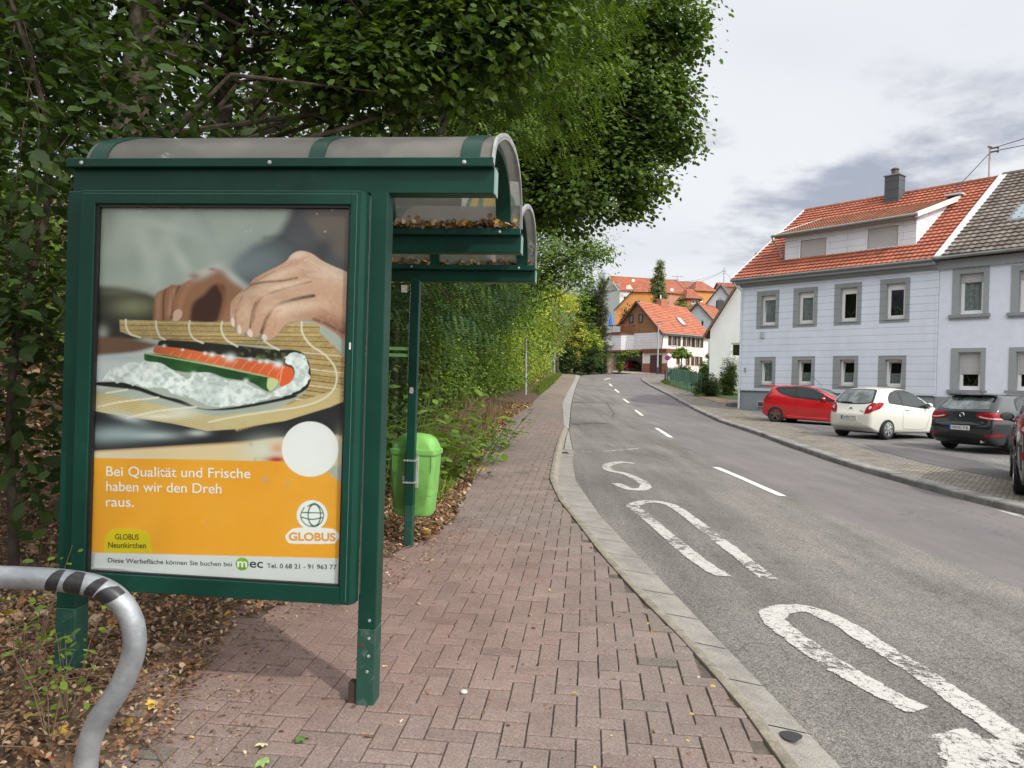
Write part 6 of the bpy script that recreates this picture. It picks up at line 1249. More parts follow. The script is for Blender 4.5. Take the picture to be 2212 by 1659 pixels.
        bmesh.ops.recalc_face_normals(bm, faces=bm.faces)
        for f in bm.faces: f.smooth = smooth
        m2 = bpy.data.meshes.new(nm_); bm.to_mesh(m2); bm.free(); return obj(nm_, m2, m, parent)
    def S(l, n_=5): return [tuple(p) for p in cat_spline(list(l) + [l[0]], n_)[:-1]]
    X = lambda l: [(a-ro, b_) for a, b_ in l]
    for sgn in (-1, 1):
        for nm_, pl_, sm in P['side']:
            w_ = patch(nm_, S(X(pl_)) if sm else X(pl_), 'y', M_cglass, car, .006, sgn=sgn)
        fr_ = X(P['frame']); patch('window_trim', S(fr_), 'y', M_blk, body, .003, sgn=sgn)
        dr = X(P['door']); pts = cat_spline(dr + [dr[0]], 5); q = MB()
        pr = []
        for p in pts:
            h_ = bvh.ray_cast(Vector((p[0], sgn*3, p[1])), Vector((0, -sgn, 0))); 
            if h_[0] is not None: pr.append(tuple(h_[0]))
        q.tube(pr, .0045, 4); d_ = q.build('door_seam', M_blk, body)
        hx, hz_ = P['handle'][0]-ro, P['handle'][1]; h_ = bvh.ray_cast(Vector((hx, sgn*3, hz_)), Vector((0, -sgn, 0)))[0]
        MB().tube([(hx-.09, h_[1]+sgn*.006, hz_), (hx-.05, h_[1]+sgn*.03, hz_+.004), (hx+.05, h_[1]+sgn*.03, hz_+.002), (hx+.09, h_[1]+sgn*.006, hz_-.004)], .013, 8).build('door_handle', P.get('handlem', paint), car, smooth=True)
        mx, mz = P['mirror'][0]-ro, P['mirror'][1]; my = sgn*(halfw(mx, mz)+.13); q = MB(); q.lathe([(.001,-.06),(.055,-.05),(.085,-.01),(.088,.03),(.07,.055),(.001,.06)], 16, 0, (0, 0, 0)); q.v = [(mx+a, my+b_*1.25, mz+c*.85) for a, b_, c in q.v]
        mo_ = q.build('mirror', P.get('mirrorm', paint), car, smooth=True); MB().bar((mx, my-sgn*.14, mz-.09), (mx, my, mz-.05), .06, .035).build('mirror_arm', M_blk, mo_)
        q = MB(); q.lathe([(.001, -.062), (.072, -.061)], 16, 0); q.v = [(mx+a, my+b_*1.2, mz+c*.8) for a, b_, c in q.v]; q.build('mirror_glass', M_cglass2, mo_)
        for x in (0, wb):
            yo = sgn*(W_/2 - .015); w_ = .205; q = MB()
            q.lathe([(R*.66, yo), (R*.80, yo+sgn*.006), (R*.93, yo-sgn*.002), (R, yo-sgn*.03), (R, yo-sgn*(w_-.03)), (R*.9, yo-sgn*w_), (R*.6, yo-sgn*w_)], 40, 1, (x, 0, R), False); ty = q.build('wheel', M_tyre, car, smooth=True)
            q = MB(); Rr = R*.68; q.lathe([(Rr, yo+sgn*.002), (Rr*.93, yo+sgn*.004), (Rr*.90, yo-sgn*.03), (Rr*.88, yo-sgn*.10)], 40, 1, (x, 0, R), False); q.lathe([(.06, yo-sgn*.012), (.045, yo-sgn*.004), (.001, yo-sgn*.002)], 16, 1, (x, 0, R))
            ns = P.get('spokes', 5)
            for k_ in range(ns):
                a = 2*math.pi*k_/ns + .3; ca_, sa_ = math.cos(a), math.sin(a); 
                for da in ((-.11, .11) if P.get('split', False) else (0,)):
                    a2 = a + da*1.4; q.bar((x+ca_*.03, yo-sgn*.02, R+sa_*.03), (x+math.cos(a2)*Rr*.93, yo-sgn*.012, R+math.sin(a2)*Rr*.93), P.get('spw', .05), .03, (0, 1, 0))
            q.build('rim', P.get('rimm', M_rim), ty, smooth=True); q = MB(); q.lathe([(.001, yo-sgn*.125), (R*.8, yo-sgn*.12)], 24, 1, (x, 0, R)); q.build('brake_disc', mat('brake_dark', (.03,.03,.03), .5, .5), ty)
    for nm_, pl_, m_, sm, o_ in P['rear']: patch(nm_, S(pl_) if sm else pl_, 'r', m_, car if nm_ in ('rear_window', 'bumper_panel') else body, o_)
    for nm_, pl_, m_, o_ in P.get('rearlights', []):
        for sgn in (-1, 1):
            tl = patch(nm_, S([(sgn*a, b_) for a, b_ in pl_]), 'r', m_, car, o_, cell=.04)
    for nm_, pl_, m_, o_ in P.get('sidelights', []):
        for sgn in (-1, 1): patch(nm_, S(X(pl_)), 'y', m_, car, o_, cell=.04, sgn=sgn)
    patch('windscreen', S(P['wind'], 4), 'f', M_cglass2, car, .006, cell=.07)
    for sgn in (-1, 1): patch('headlight', S([(sgn*a, b_) for a, b_ in P['head']]), 'f', M_lclr, car, .006)
    if P.get('plate'):
        pz, ptxt = P['plate']; h_ = bvh.ray_cast(Vector((-5, 0, pz)), Vector((1, 0, 0)))[0]; xx = h_[0]-.014
        pl_ = MB().box(xx, xx+.012, -.26, .26, pz-.055, pz+.055).build('number_plate', M_plate, car, bevel=.003)
        MB().box(xx-.0015, xx, .21, .258, pz-.053, pz+.053).build('plate_band', M_eu, pl_)
        MB().box(xx-.001, xx, -.262, .262, pz+.0545, pz+.0575).box(xx-.001, xx, -.262, .262, pz-.0575, pz-.0545).build('plate_rim', M_ink, pl_)
        # reading from behind, +y is on the left
        a, b_, c = ptxt
        for s_, yc, w_ in ((a, .125, .115), (b_, -.005, .12), (c, -.165, .15)): txt3('plate_lettering', s_, .1, M_ink, pl_, (xx-.002, yc, pz), (rad(90), 0, rad(-90)), .0005, w_, .0)
        q = MB(); q.lathe([(.001, xx-.002), (.011, xx-.0022)], 10, 0, (0, .058, pz+.02)); q.lathe([(.001, xx-.002), (.011, xx-.0022)], 10, 0, (0, .058, pz-.02)); q.build('plate_seal', mat('seal_grey', (.35,.34,.33), .5), pl_)
    q = MB(); q.box(-ro+.3, L-ro-.3, -W_*.38, W_*.38, .16, .26); q.build('underbody', M_blk, car)
    return car, patch, bvh
# small white hatchback
ka = dict(L=3.62, W=1.66, H=1.50, ro=.60, wb=2.30, r=.292, rc=.16, rearround=.17, tumble=.24,
 top=[(0,.78),(.02,.86),(.08,.98),(.20,1.16),(.36,1.34),(.55,1.44),(.9,1.495),(1.4,1.50),(1.85,1.44),(2.25,1.27),(2.65,1.06),(2.95,.98),(3.3,.86),(3.52,.70),(3.62,.50)],
 belt=[(0,.98),(.6,1.02),(1.5,.97),(2.6,.90),(3.62,.7)],
 side=[('side_window',[(.66,1.06),(.70,1.17),(.82,1.29),(1.02,1.375),(1.18,1.40),(1.20,1.01),(.95,1.03)],0), ('side_window',[(1.28,1.405),(1.6,1.40),(1.95,1.30),(2.30,1.09),(2.48,.965),(2.42,.93),(1.9,.95),(1.26,1.0)],0)],
 frame=[(.63,1.04),(.67,1.18),(.82,1.32),(1.05,1.41),(1.5,1.435),(1.95,1.34),(2.35,1.09),(2.55,.94),(2.45,.90),(1.9,.925),(1.2,.985),(.8,1.02)],
 door=[(1.22,.98),(1.24,.6),(1.27,.38),(1.40,.30),(2.30,.30),(2.42,.45),(2.50,.70),(2.50,.90)], handle=(1.42,.86), mirror=(2.32,1.0), handlem=M_chr,
 rear=[('rear_window',[(-.56,1.06),(-.30,1.02),(.30,1.02),(.56,1.06),(.55,1.18),(.46,1.36),(.25,1.40),(-.25,1.40),(-.46,1.36),(-.55,1.18)],M_cglass2,1,.006),
       ('window_surround',[(-.62,1.04),(-.32,.99),(.32,.99),(.62,1.04),(.60,1.19),(.50,1.39),(.25,1.43),(-.25,1.43),(-.50,1.39),(-.60,1.19)],M_blk,1,.003)],
 rearlights=[('tail_light',[(.46,.72),(.58,.73),(.70,.80),(.76,.93),(.73,1.02),(.62,1.03),(.53,.96),(.48,.85)],M_lred,.012), ('lamp_lens',[(.57,.84),(.62,.85),(.64,.90),(.61,.94),(.57,.91)],M_lclr,.018)],
 sidelights=[('tail_light',[(.06,.86),(.16,.84),(.30,.90),(.42,1.0),(.40,1.05),(.24,1.05),(.10,.98)],M_lred,.012)],
 wind=[(-.62,1.02),(0,1.0),(.62,1.02),(.56,1.22),(.45,1.38),(0,1.42),(-.45,1.38),(-.56,1.22)], head=[(.45,.62),(.68,.66),(.70,.82),(.50,.80)], plate=(.60, ('NK','RK','952')), spokes=7, spw=.035)
c1_ = np.array([10.82, 22.09]); hd = rad(29); c0_ = c1_ + np.array([-math.sin(hd), math.cos(hd)])*.78
car1, patch1, bv1 = make_car('parked_car', 'small cream white hatchback parked behind the red car, plate NK RK 952', ka, (c0_[0], c0_[1], .325), hd, carpaint('paint_cream', (.70,.69,.62), 0, .3))
q = MB(); q.bar((-.50,.42,1.06),(-.515,.02,1.035),.03,.02); q.build('wiper', M_blk, car1)
hh_ = bv1.ray_cast(Vector((-5,0,.86)), Vector((1,0,0)))[0]; q = MB(); q.lathe([(.001,hh_[0]-.012),(.05,hh_[0]-.008),(.06,hh_[0])], 16, 0, (0,.0,.86)); q.v = [(a, b_*1.2, .86+(c-.86)*.55) for a, b_, c in q.v]; q.build('badge', M_chr, car1)
txt3('model_script', 'Ka', .11, M_blk, car1, (bv1.ray_cast(Vector((-5,-.36,.79)), Vector((1,0,0)))[0][0]-.006, -.36, .79), (rad(90), 0, rad(-97)), .002)
q = MB(); q.tube([(-.56,.46,.22),(-.66,.46,.22)], .028, 10); q.build('exhaust', mat('exhaust_steel', (.3,.28,.26), .4, .7), car1)
MB().tube([(1.15,0,1.49),(1.0,0,1.60)], .006, 5).build('aerial', M_blk, car1)
# red three door hatchback, seen from its right side
fi = dict(L=3.86, W=1.72, H=1.47, ro=.58, wb=2.49, r=.315, rc=.15, rearround=.16, tumble=.22,
 top=[(0,.70),(.03,.92),(.10,1.04),(.22,1.20),(.36,1.38),(.5,1.44),(.9,1.475),(1.5,1.47),(1.95,1.40),(2.4,1.23),(2.85,1.02),(3.15,.95),(3.6,.85),(3.85,.70),(3.98,.48)],
 belt=[(0,1.08),(.7,1.06),(1.6,.98),(2.9,.88),(3.98,.70)],
 side=[('side_window',[(.52,1.30),(.62,1.36),(.95,1.395),(1.28,1.40),(1.26,1.03),(1.0,1.07),(.72,1.16)],0), ('side_window',[(1.38,1.40),(1.75,1.38),(2.1,1.27),(2.42,1.08),(2.56,.96),(2.5,.93),(2.0,.96),(1.36,1.015)],0), ('quarter_light',[(2.62,1.01),(2.63,.93),(2.86,.90)],0)],
 frame=[(.48,1.30),(.58,1.38),(1.0,1.42),(1.6,1.42),(2.1,1.31),(2.5,1.08),(2.92,.885),(2.5,.905),(1.8,.95),(1.2,1.0),(.72,1.13)],
 door=[(1.32,1.0),(1.33,.6),(1.38,.36),(1.55,.28),(2.50,.27),(2.66,.45),(2.70,.86)], handle=(1.5,.93), mirror=(2.42,.99),
 rear=[('rear_window',[(-.52,1.12),(0,1.10),(.52,1.12),(.46,1.36),(0,1.38),(-.46,1.36)],M_cglass,1,.006)],
 rearlights=[('tail_light',[(.60,.86),(.74,.88),(.76,1.1),(.70,1.22),(.62,1.16)],mat('lamp_smoked', (.16,.05,.06), .12, var=.1, coat=.6),.012)],
 sidelights=[('tail_light',[(.05,.94),(.14,.90),(.24,1.02),(.34,1.20),(.30,1.27),(.16,1.18),(.08,1.04)],mat('lamp_smoked'),.012), ('headlight',[(3.35,.78),(3.7,.66),(3.74,.74),(3.5,.84)],M_lclr,.01)],
 wind=[(-.66,.98),(0,.96),(.66,.98),(.60,1.20),(.50,1.37),(0,1.42),(-.50,1.37),(-.60,1.20)], head=[(.50,.60),(.74,.64),(.76,.78),(.56,.74)], spokes=5, spw=.075, rimm=M_rimd)
hd = rad(-42); right = np.array([math.sin(hd), -math.cos(hd)]); c0_ = np.array([10.13, 29.5]) - right*.83
car2, patch2, bv2 = make_car('parked_car', 'bright red sporty hatchback parked along the lilac house', fi, (c0_[0], c0_[1], .42), hd, carpaint('paint_red', (.56,.012,.018), 0, .25))
q = MB(); q.add([(-.40,-.60,1.375),(-.40,.60,1.375),(-.64,.56,1.40),(-.64,-.56,1.40),(-.38,-.60,1.435),(-.38,.60,1.435),(-.64,.56,1.425),(-.64,-.56,1.425)], [(0,1,2,3),(4,7,6,5),(0,4,5,1),(2,6,7,3),(1,5,6,2),(0,3,7,4)]); q.build('roof_spoiler', MC['paint_red'], car2, bevel=.01)
MB().tube([(1.42,0,1.47),(1.02,0,1.83)], .007, 5).build('aerial', M_blk, car2); car2.rotation_euler[1] = rad(0.8)
q = MB(); 
for s_ in (-1, 1): q.bar((.45, s_*.845, .26), (2.08, s_*.845, .24), .04, .09)
q.build('side_skirt', MC['paint_red'], car2, bevel=.01)
# dark grey hatchback seen from behind
go = dict(L=4.27, W=1.80, H=1.46, ro=.80, wb=2.63, r=.32, rc=.14, rearround=.13, rp=6, tumble=.22,
 top=[(0,.72),(.02,.88),(.07,1.0),(.20,1.14),(.42,1.33),(.56,1.41),(.95,1.45),(1.6,1.46),(2.1,1.42),(2.6,1.25),(3.1,1.02),(3.4,.96),(3.9,.86),(4.15,.72),(4.27,.5)],
 belt=[(0,1.0),(.8,1.0),(1.8,.96),(3.1,.90),(4.27,.7)],
 side=[('side_window',[(.86,1.06),(.92,1.22),(1.1,1.33),(1.42,1.37),(1.44,1.0),(1.1,1.01)],0), ('side_window',[(1.54,1.375),(2.0,1.36),(2.4,1.24),(2.80,1.02),(2.86,.955),(2.6,.955),(1.53,.99)],0)],
 frame=[(.82,1.04),(.88,1.24),(1.1,1.37),(1.6,1.40),(2.1,1.38),(2.55,1.2),(2.95,.94),(2.5,.93),(1.4,.975),(1.0,1.0)],
 door=[(1.50,.97),(1.50,.5),(1.55,.32),(1.7,.28),(2.60,.28),(2.74,.45),(2.78,.90)], handle=(1.68,.88), mirror=(2.62,1.0),
 rear=[('rear_window',[(-.60,1.06),(0,1.03),(.60,1.06),(.56,1.20),(.50,1.34),(0,1.37),(-.50,1.34),(-.56,1.20)],M_cglass2,1,.006),
       ('bumper_panel',[(-.66,.31),(.66,.31),(.70,.42),(.3,.46),(-.3,.46),(-.70,.42)],M_blk,0,.006), ('reflector',[(-.84,.42),(-.60,.38),(-.60,.42),(-.84,.47)],M_lred,0,.01), ('reflector',[(.60,.38),(.84,.42),(.84,.47),(.60,.42)],M_lred,0,.01), ('fold_highlight',[(-.62,.705),(.62,.705),(.62,.718),(-.62,.718)],mat('fold_glint', (.10,.11,.115), .2, .5),0,.008)],  # last strip paints a highlight along the tailgate fold
 rearlights=[('tail_light',[(.40,.84),(.60,.80),(.84,.80),(.86,.93),(.70,.97),(.46,.95),(.36,.90)],M_lred,.014), ('lamp_strip',[(.44,.855),(.62,.825),(.84,.82),(.84,.84),(.62,.85),(.45,.88)],M_lclr,.018)],
 sidelights=[('tail_light',[(.03,.82),(.14,.82),(.26,.84),(.18,.93),(.06,.96)],M_lred,.012)],
 wind=[(-.68,1.0),(0,.98),(.68,1.0),(.62,1.2),(.52,1.38),(0,1.42),(-.52,1.38),(-.62,1.2)], head=[(.5,.64),(.78,.68),(.80,.80),(.56,.77)], plate=(.585, ('NK','MG','76')), spokes=5, split=True, spw=.04)
hd = rad(27); c0_ = np.array([11.42, 20.1]) - np.array([-math.sin(hd), math.cos(hd)])*.86
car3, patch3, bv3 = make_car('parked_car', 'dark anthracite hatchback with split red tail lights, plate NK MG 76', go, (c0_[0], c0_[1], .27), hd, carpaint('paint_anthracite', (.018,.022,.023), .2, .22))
hh_ = bv3.ray_cast(Vector((-5,0,.90)), Vector((1,0,0)))[0][0]
q = MB(); q.lathe([(.048,hh_-.004),(.054,hh_-.012),(.060,hh_-.004)], 24, 0, (0,0,.90)); bd = q.build('badge', M_chr, car3, smooth=True); MB().lathe([(.001,hh_-.006),(.05,hh_-.004)], 20, 0, (0,0,.90)).build('badge_disc', mat('badge_blue', (.05,.06,.12), .3), bd)
q = MB()
for zc_, dz_ in ((.915, .024), (.885, .027)):
    pts = [(-.03,.5),(-.012,-.5),(0,.2),(.012,-.5),(.03,.5)] if zc_ < .9 else [(-.018,.5),(0,-.5),(.018,.5)]
    for a, b_ in zip(pts[:-1], pts[1:]): q.bar((hh_-.010, a[0], zc_+a[1]*dz_), (hh_-.010, b_[0], zc_+b_[1]*dz_), .006, .003, (1,0,0))
q.build('badge_letters', M_chr, bd); 
q = MB(); q.bar((-.52,.0,1.055),(-.515,.36,1.03),.03,.02); q.build('wiper', M_blk, car3)
q = MB(); q.add([(-.30,-.58,1.37),(-.30,.58,1.37),(-.46,.54,1.385),(-.46,-.54,1.385),(-.30,-.58,1.42),(-.30,.58,1.42),(-.46,.54,1.405),(-.46,-.54,1.405)], [(0,1,2,3),(4,7,6,5),(0,4,5,1),(2,6,7,3),(1,5,6,2),(0,3,7,4)]); q.build('roof_spoiler', M_blk, car3, bevel=.008)
MB().add([(-.10,0,1.455),(.06,.03,1.455),(.06,-.03,1.455),(-.06,0,1.52)], [(0,1,2),(0,3,1),(0,2,3),(1,3,2)]).build('fin_aerial', M_blk, car3); MB().tube([(-.80,-.52,.27),(-.70,-.52,.27)], .035, 10).build('exhaust', M_chr, car3)
txt3('model_badge', 'TSI', .045, M_chr, car3, (bv3.ray_cast(Vector((-5,-.52,.74)), Vector((1,0,0)))[0][0]-.006, -.52, .74), (rad(90), 0, rad(-95)), .002); txt3('trim_badge', 'GTI', .05, mat('badge_red', (.4,.05,.02), .4), car3, (bv3.ray_cast(Vector((-5,.56,.79)), Vector((1,0,0)))[0][0]-.006, .56, .79), (rad(90), 0, rad(-85)), .002)
# black sport utility at the right edge
su = dict(L=4.55, W=1.82, H=1.70, ro=.95, wb=2.64, r=.345, rc=.15, rearround=.12, rp=6, tumble=.18,
 top=[(0,.80),(.03,1.0),(.10,1.18),(.28,1.40),(.5,1.60),(.8,1.67),(1.6,1.70),(2.2,1.66),(2.8,1.45),(3.2,1.20),(3.5,1.12),(4.1,1.02),(4.4,.85),(4.55,.6)],
 belt=[(0,1.15),(1,1.13),(2,1.08),(3.3,1.02),(4.55,.8)],
 side=[('side_window',[(.6,1.2),(.75,1.5),(1.1,1.57),(1.12,1.15)],0), ('side_window',[(1.2,1.58),(1.9,1.59),(1.92,1.12),(1.2,1.15)],0), ('side_window',[(2.0,1.59),(2.4,1.55),(2.9,1.28),(3.1,1.12),(2.0,1.12)],0)],
 frame=[(.5,1.16),(.7,1.54),(1.2,1.62),(2.2,1.62),(2.7,1.45),(3.2,1.08),(2.4,1.08),(1.4,1.10)],
 door=[(1.95,1.1),(1.95,.5),(2.0,.36),(2.9,.34),(3.05,.5),(3.08,1.0)], handle=(2.1,1.0), mirror=(2.85,1.16), mirrorm=M_blk,
 rear=[('rear_window',[(-.62,1.2),(0,1.18),(.62,1.2),(.52,1.52),(0,1.56),(-.52,1.52)],M_cglass,1,.006), ('bumper_panel',[(-.88,.42),(.88,.42),(.88,.80),(-.88,.80)],M_blk,0,.006), ('reflector',[(.68,.58),(.82,.58),(.82,.70),(.68,.70)],M_lred,0,.012)],
 rearlights=[('tail_light',[(.60,.98),(.80,.96),(.86,1.02),(.85,1.22),(.74,1.24),(.62,1.14)],M_lred,.014), ('lamp_lens',[(.66,1.0),(.80,1.0),(.80,1.06),(.68,1.08)],M_lclr,.018)],
 sidelights=[('tail_light',[(.05,.98),(.16,.96),(.30,1.10),(.28,1.22),(.10,1.20)],M_lred,.012), ('wheel_arch_trim',[(.52,.30),(.50,.55),(.62,.78),(.95,.90),(1.28,.78),(1.42,.55),(1.42,.36),(1.33,.5),(1.2,.68),(.95,.76),(.72,.68),(.6,.5),(.60,.30)],M_blk,.02)],
 wind=[(-.66,1.18),(0,1.16),(.66,1.18),(.56,1.5),(0,1.6),(-.56,1.5)], head=[(.5,.78),(.82,.82),(.82,.96),(.56,.94)], spokes=5)
hd = rad(58); c0_ = np.array([7.98, 12.0]) - np.array([-math.sin(hd), math.cos(hd)])*.80
car4, _, _ = make_car('parked_car', 'black sport utility vehicle cut off by the right edge of the photo', su, (c0_[0], c0_[1], .125), hd, carpaint('paint_black', (.012,.012,.014), .2, .22))
for c_ in (car1, car2, car3, car4): c_['group'] = 'cars parked in front of the terraced houses'
# small red car in the carport
mc = dict(ka); mc.update(spokes=5, plate=None)
pc_ = HF.loc(*z34(276, 1560), 0, .2); pc = HF.w(.9, pc_[1], 3.66); car5, _, _ = make_car('parked_car', 'dark red car seen from behind under the far carport', mc, pc, HF.a + rad(4), carpaint('paint_darkred', (.28,.015,.03), 0, .3))

# ================================================================== STREET FURNITURE, FENCES
M_gpole = mat('pole_galv', (.42,.43,.43), .5, .4, var=.15, scale=6)
def pole(label, px, py, ptop, Y=None, r=.03, name='post', m=None, lean=0.0):
    p = gp(px, py); top = at(px + lean, ptop, p[1]); t_ = thing(name, label, 'pole', p); MB().tube([(0,0,-.2),(top[0]-p[0], 0, top[2]-p[2])], r, 12).build('shaft', m or M_gpole, t_, smooth=True); return t_, top - p
t_, tp_ = pole('thin galvanised pole with ivy beside the hedge halfway along the pavement', 1136, 853, 733, r=.045)
iv = MB()
for k_ in range(40):
    z = random.uniform(.3, tp_[2]*.95); a = random.uniform(0, 6.28); c = Vector((math.cos(a)*.06, math.sin(a)*.06, z)); d = Vector((random.uniform(-1,1), random.uniform(-1,1), random.uniform(-1,.3)))*.05; e = Vector((d.y, -d.x, .02)); iv.quad(c-d, c+e, c+d, c-e)
iv.build('ivy', mat('ivy_leaf', (.07,.12,.03), .5), t_)
pole('far galvanised pole standing where the pavement meets the grass verge', 1198, 809, 724, r=.07)
# street lamp in front of the far house
lp = gp(*z3(1270, 1350)); lt = at(*z34(822, 850), lp[1]); L_ = thing('street_lamp', 'slim grey street lamp in front of the brown garage', 'street lamp', lp)
hgt = lt[2]-lp[2]; dx_ = lt[0]-lp[0]; MB().tube([(0,0,-.2),(0,0,.7)], .14, 12).build('lamp_foot', mat('foot_dark', (.03,.03,.04), .6), L_); MB().tube([(0,0,.7),(dx_*.5,0,hgt*.5),(dx_,0,hgt)], [.10,.08,.06], 10).build('pole', mat('lamp_grey', (.36,.40,.41), .4, .4), L_, smooth=True)
b = MB(); b.add([(dx_-.35,-.15,hgt),(dx_+.75,-.15,hgt+.12),(dx_+.75,.15,hgt+.12),(dx_-.35,.15,hgt),(dx_-.35,-.1,hgt+.08),(dx_+.75,-.1,hgt+.2),(dx_+.75,.1,hgt+.2),(dx_-.35,.1,hgt+.08)], [(0,3,2,1),(4,5,6,7),(0,1,5,4),(1,2,6,5),(2,3,7,6),(3,0,4,7)]); b.build('lamp_head', mat('lamp_dark', (.07,.08,.085), .4), L_)
# no parking sign at the garden corner
sp_ = gp(*z3(1366, 1452)); sc0 = at(*z3(1371, 1194), sp_[1]); sg2 = thing('no_parking_sign', 'round red and purple no parking sign on a rusty pole by the garden fence', 'sign', sp_)
zz_ = sc0[2]-sp_[2]; xx_ = sc0[0]-sp_[0]; MB().tube([(0,0,-.2),(xx_,0,zz_+.22)], .035, 10).build('pole', mat('pole_rust', (.33,.23,.17), .7, .2, var=.3), sg2, smooth=True)
dsk = MB().lathe([(.001,-.06),(.23,-.055),(.23,-.045),(.001,-.04)], 28, 1, (xx_,0,zz_)).build('sign_disc', mat('sign_red', (.45,.02,.05), .45), sg2)
dsk.scale = (1, 1, 1); MB().lathe([(.001,-.066),(.17,-.064)], 28, 1, (xx_,0,zz_)).build('sign_field', mat('sign_purple', (.13,.04,.28), .45), dsk); MB().bar((xx_-.12,-.07,zz_+.12),(xx_+.12,-.07,zz_-.12),.045,.01,(0,1,0)).build('sign_slash', mat('sign_red'), dsk)
t_, _ = pole('dark square post beside the no parking sign', *z3(1352, 1430), z3(1352, 1315)[1], r=.07, m=mat('post_dark', (.04,.045,.05), .7))
# green wire fence of the garden
f0 = gp(*z3(1372, 1462)); f1 = gp(*z3(1715, 1590)); fl = f1 - f0; nF = 9
fe2 = thing('wire_fence', 'low green wire mesh fence along the garden by the footway', 'fence', f0); M_gw = mat('green_wire', (.035,.13,.09), .5)
gwire = MB(); hts = 1.35
for k_ in range(70):
    a = k_/69; p = fl*a; gwire.tube([(p[0],p[1],p[2]+.03),(p[0],p[1],p[2]+hts)], .008, 3, False)
for z in np.linspace(.08, hts, 11):
    gwire.tube([tuple(fl*a + np.array([0,0,z + .03*math.sin(a*30 + z*3)])) for a in np.linspace(0, 1, 30)], .013, 3, False)
gwire.build('wire_mesh', M_gw, fe2)
for k_ in range(nF+1): p = fl*k_/nF; MB().tube([(p[0],p[1],p[2]-.1),(p[0],p[1],p[2]+hts+.08)], .028, 6).build('post', M_gw, fe2)
# rustic lattice fence behind it
r0 = gp(*z3(1395, 1400), .1); 
p0, p1_ = at(*z3(1410, 1330), 66), at(*z3(1665, 1330), 60); zg = float(h(p0[0], p0[1])) + .05
rf = thing('rustic_fence', 'weathered wooden lattice fence behind the green wire fence', 'fence', (p0[0], p0[1], zg)); M_wd = mat('weathered_wood', (.16,.12,.09), .9, var=.3, scale=4); d = np.array([p1_[0]-p0[0], p1_[1]-p0[1], 0.0]); d[2] = float(h(p1_[0], p1_[1])) + .05 - zg; HT = p0[2]-zg + .2
for a in (0, .22, .62, .97, 1.0): p = d*a; MB().tube([tuple(p), tuple(p + [0,0,HT])], .075, 7).build('post', M_wd, rf)
b = MB(); b.tube([tuple([0,0,HT*.93]), tuple(d + [0,0,HT*.93])], .05, 6); b.build('top_rail', M_wd, rf)
b = MB(); nl_ = 34
for k_ in range(-4, nl_):
    for s_ in (-1, 1):
        a0_, a1_ = k_/nl_, (k_+3.5*s_)/nl_
        if 0 <= a0_ <= 1 and 0 <= a1_ <= 1: b.bar(tuple(d*a0_ + [0,-.04*s_,.25]), tuple(d*a1_ + [0,-.04*s_,HT*.9]), .05, .03)
b.build('lattice', M_wd, rf)
tag(drape('garden_lawn', [(12.9,62.5),(12.2,50.5),(12.4,44.5),(15,41),(21,46),(24,60),(20,76),(15,74),(13.6,68)], .13, mat('lawn', (.075,.12,.03), .95, var=.35, scale=2), 1.0), kind='structure')
drape('bare_soil', [(11.0,38.2),(11.2,46.2),(11.9,48.5),(14.5,46),(14,40),(11.3,36.9)], .118, mat('bare_soil', (.22,.13,.075), .95, var=.35, scale=2.5, base2=(.30,.24,.19)), .5)
MB().lathe([(.05,0),(.55,.05),(.5,.22),(.1,.3)], 8, 2, (11.2,38.3,.75)).build('edge_stone', mat('dark_stone', (.13,.11,.10), .9))
tag(bpy.data.objects['edge_stone'], 'flat dark stone slab at the corner of the lilac house', 'stone')
# dark drain stain on the gutter and the drain slot
drape('drain_cover', [(.66,13.35),(1.02,13.35),(1.02,13.6),(.66,13.6)], .02, mat('cast_iron', (.03,.03,.03), .7, .3))
st_ = gp(1708, 1598, .03); drape('tar_spot', [(st_[0]+.05*math.cos(a)*random.uniform(.8,1.1), st_[1]+.05*math.sin(a)*random.uniform(.8,1.2)) for a in np.linspace(0,6.28,14)[:-1]], .05, mat('tar', (.03,.03,.032), .8))

# ================================================================== VEGETATION
SHAPES = {
 'maple': [(0,-.40),(.20,-.34),(.44,-.24),(.36,-.04),(.52,.20),(.28,.24),(.16,.40),(0,.56),(-.16,.40),(-.28,.24),(-.52,.20),(-.36,-.04),(-.44,-.24),(-.20,-.34)],
 'oval': [(0,-.5),(.22,-.25),(.28,.05),(.16,.32),(0,.55),(-.16,.32),(-.28,.05),(-.22,-.25)],
 'lance': [(0,-.5),(.15,-.2),(.15,.1),(0,.6),(-.15,.1),(-.15,-.2)],
 'rhomb': [(0,-.5),(.30,0),(0,.5),(-.30,0)],
 'needle': [(0,-.5),(.07,0),(0,.5),(-.07,0)]}
M_leaf = mat('leaf', attr='Col', rough=.55, var=.10, scale=30, trans=.34, spec=.25, detail=1)
M_leaf2 = mat('leaf_matt', attr='Col', rough=.7, var=.10, scale=30, trans=.30, spec=.25, detail=1)
M_bark = mat('bark', (.055,.042,.032), .95, var=.45, scale=7, base2=(.09,.075,.055), bump=.9, bscale=22, spec=.15)
M_litter = mat('dead_leaf', attr='Col', rough=.75, var=.15, scale=40, trans=.12, spec=.3, detail=1)
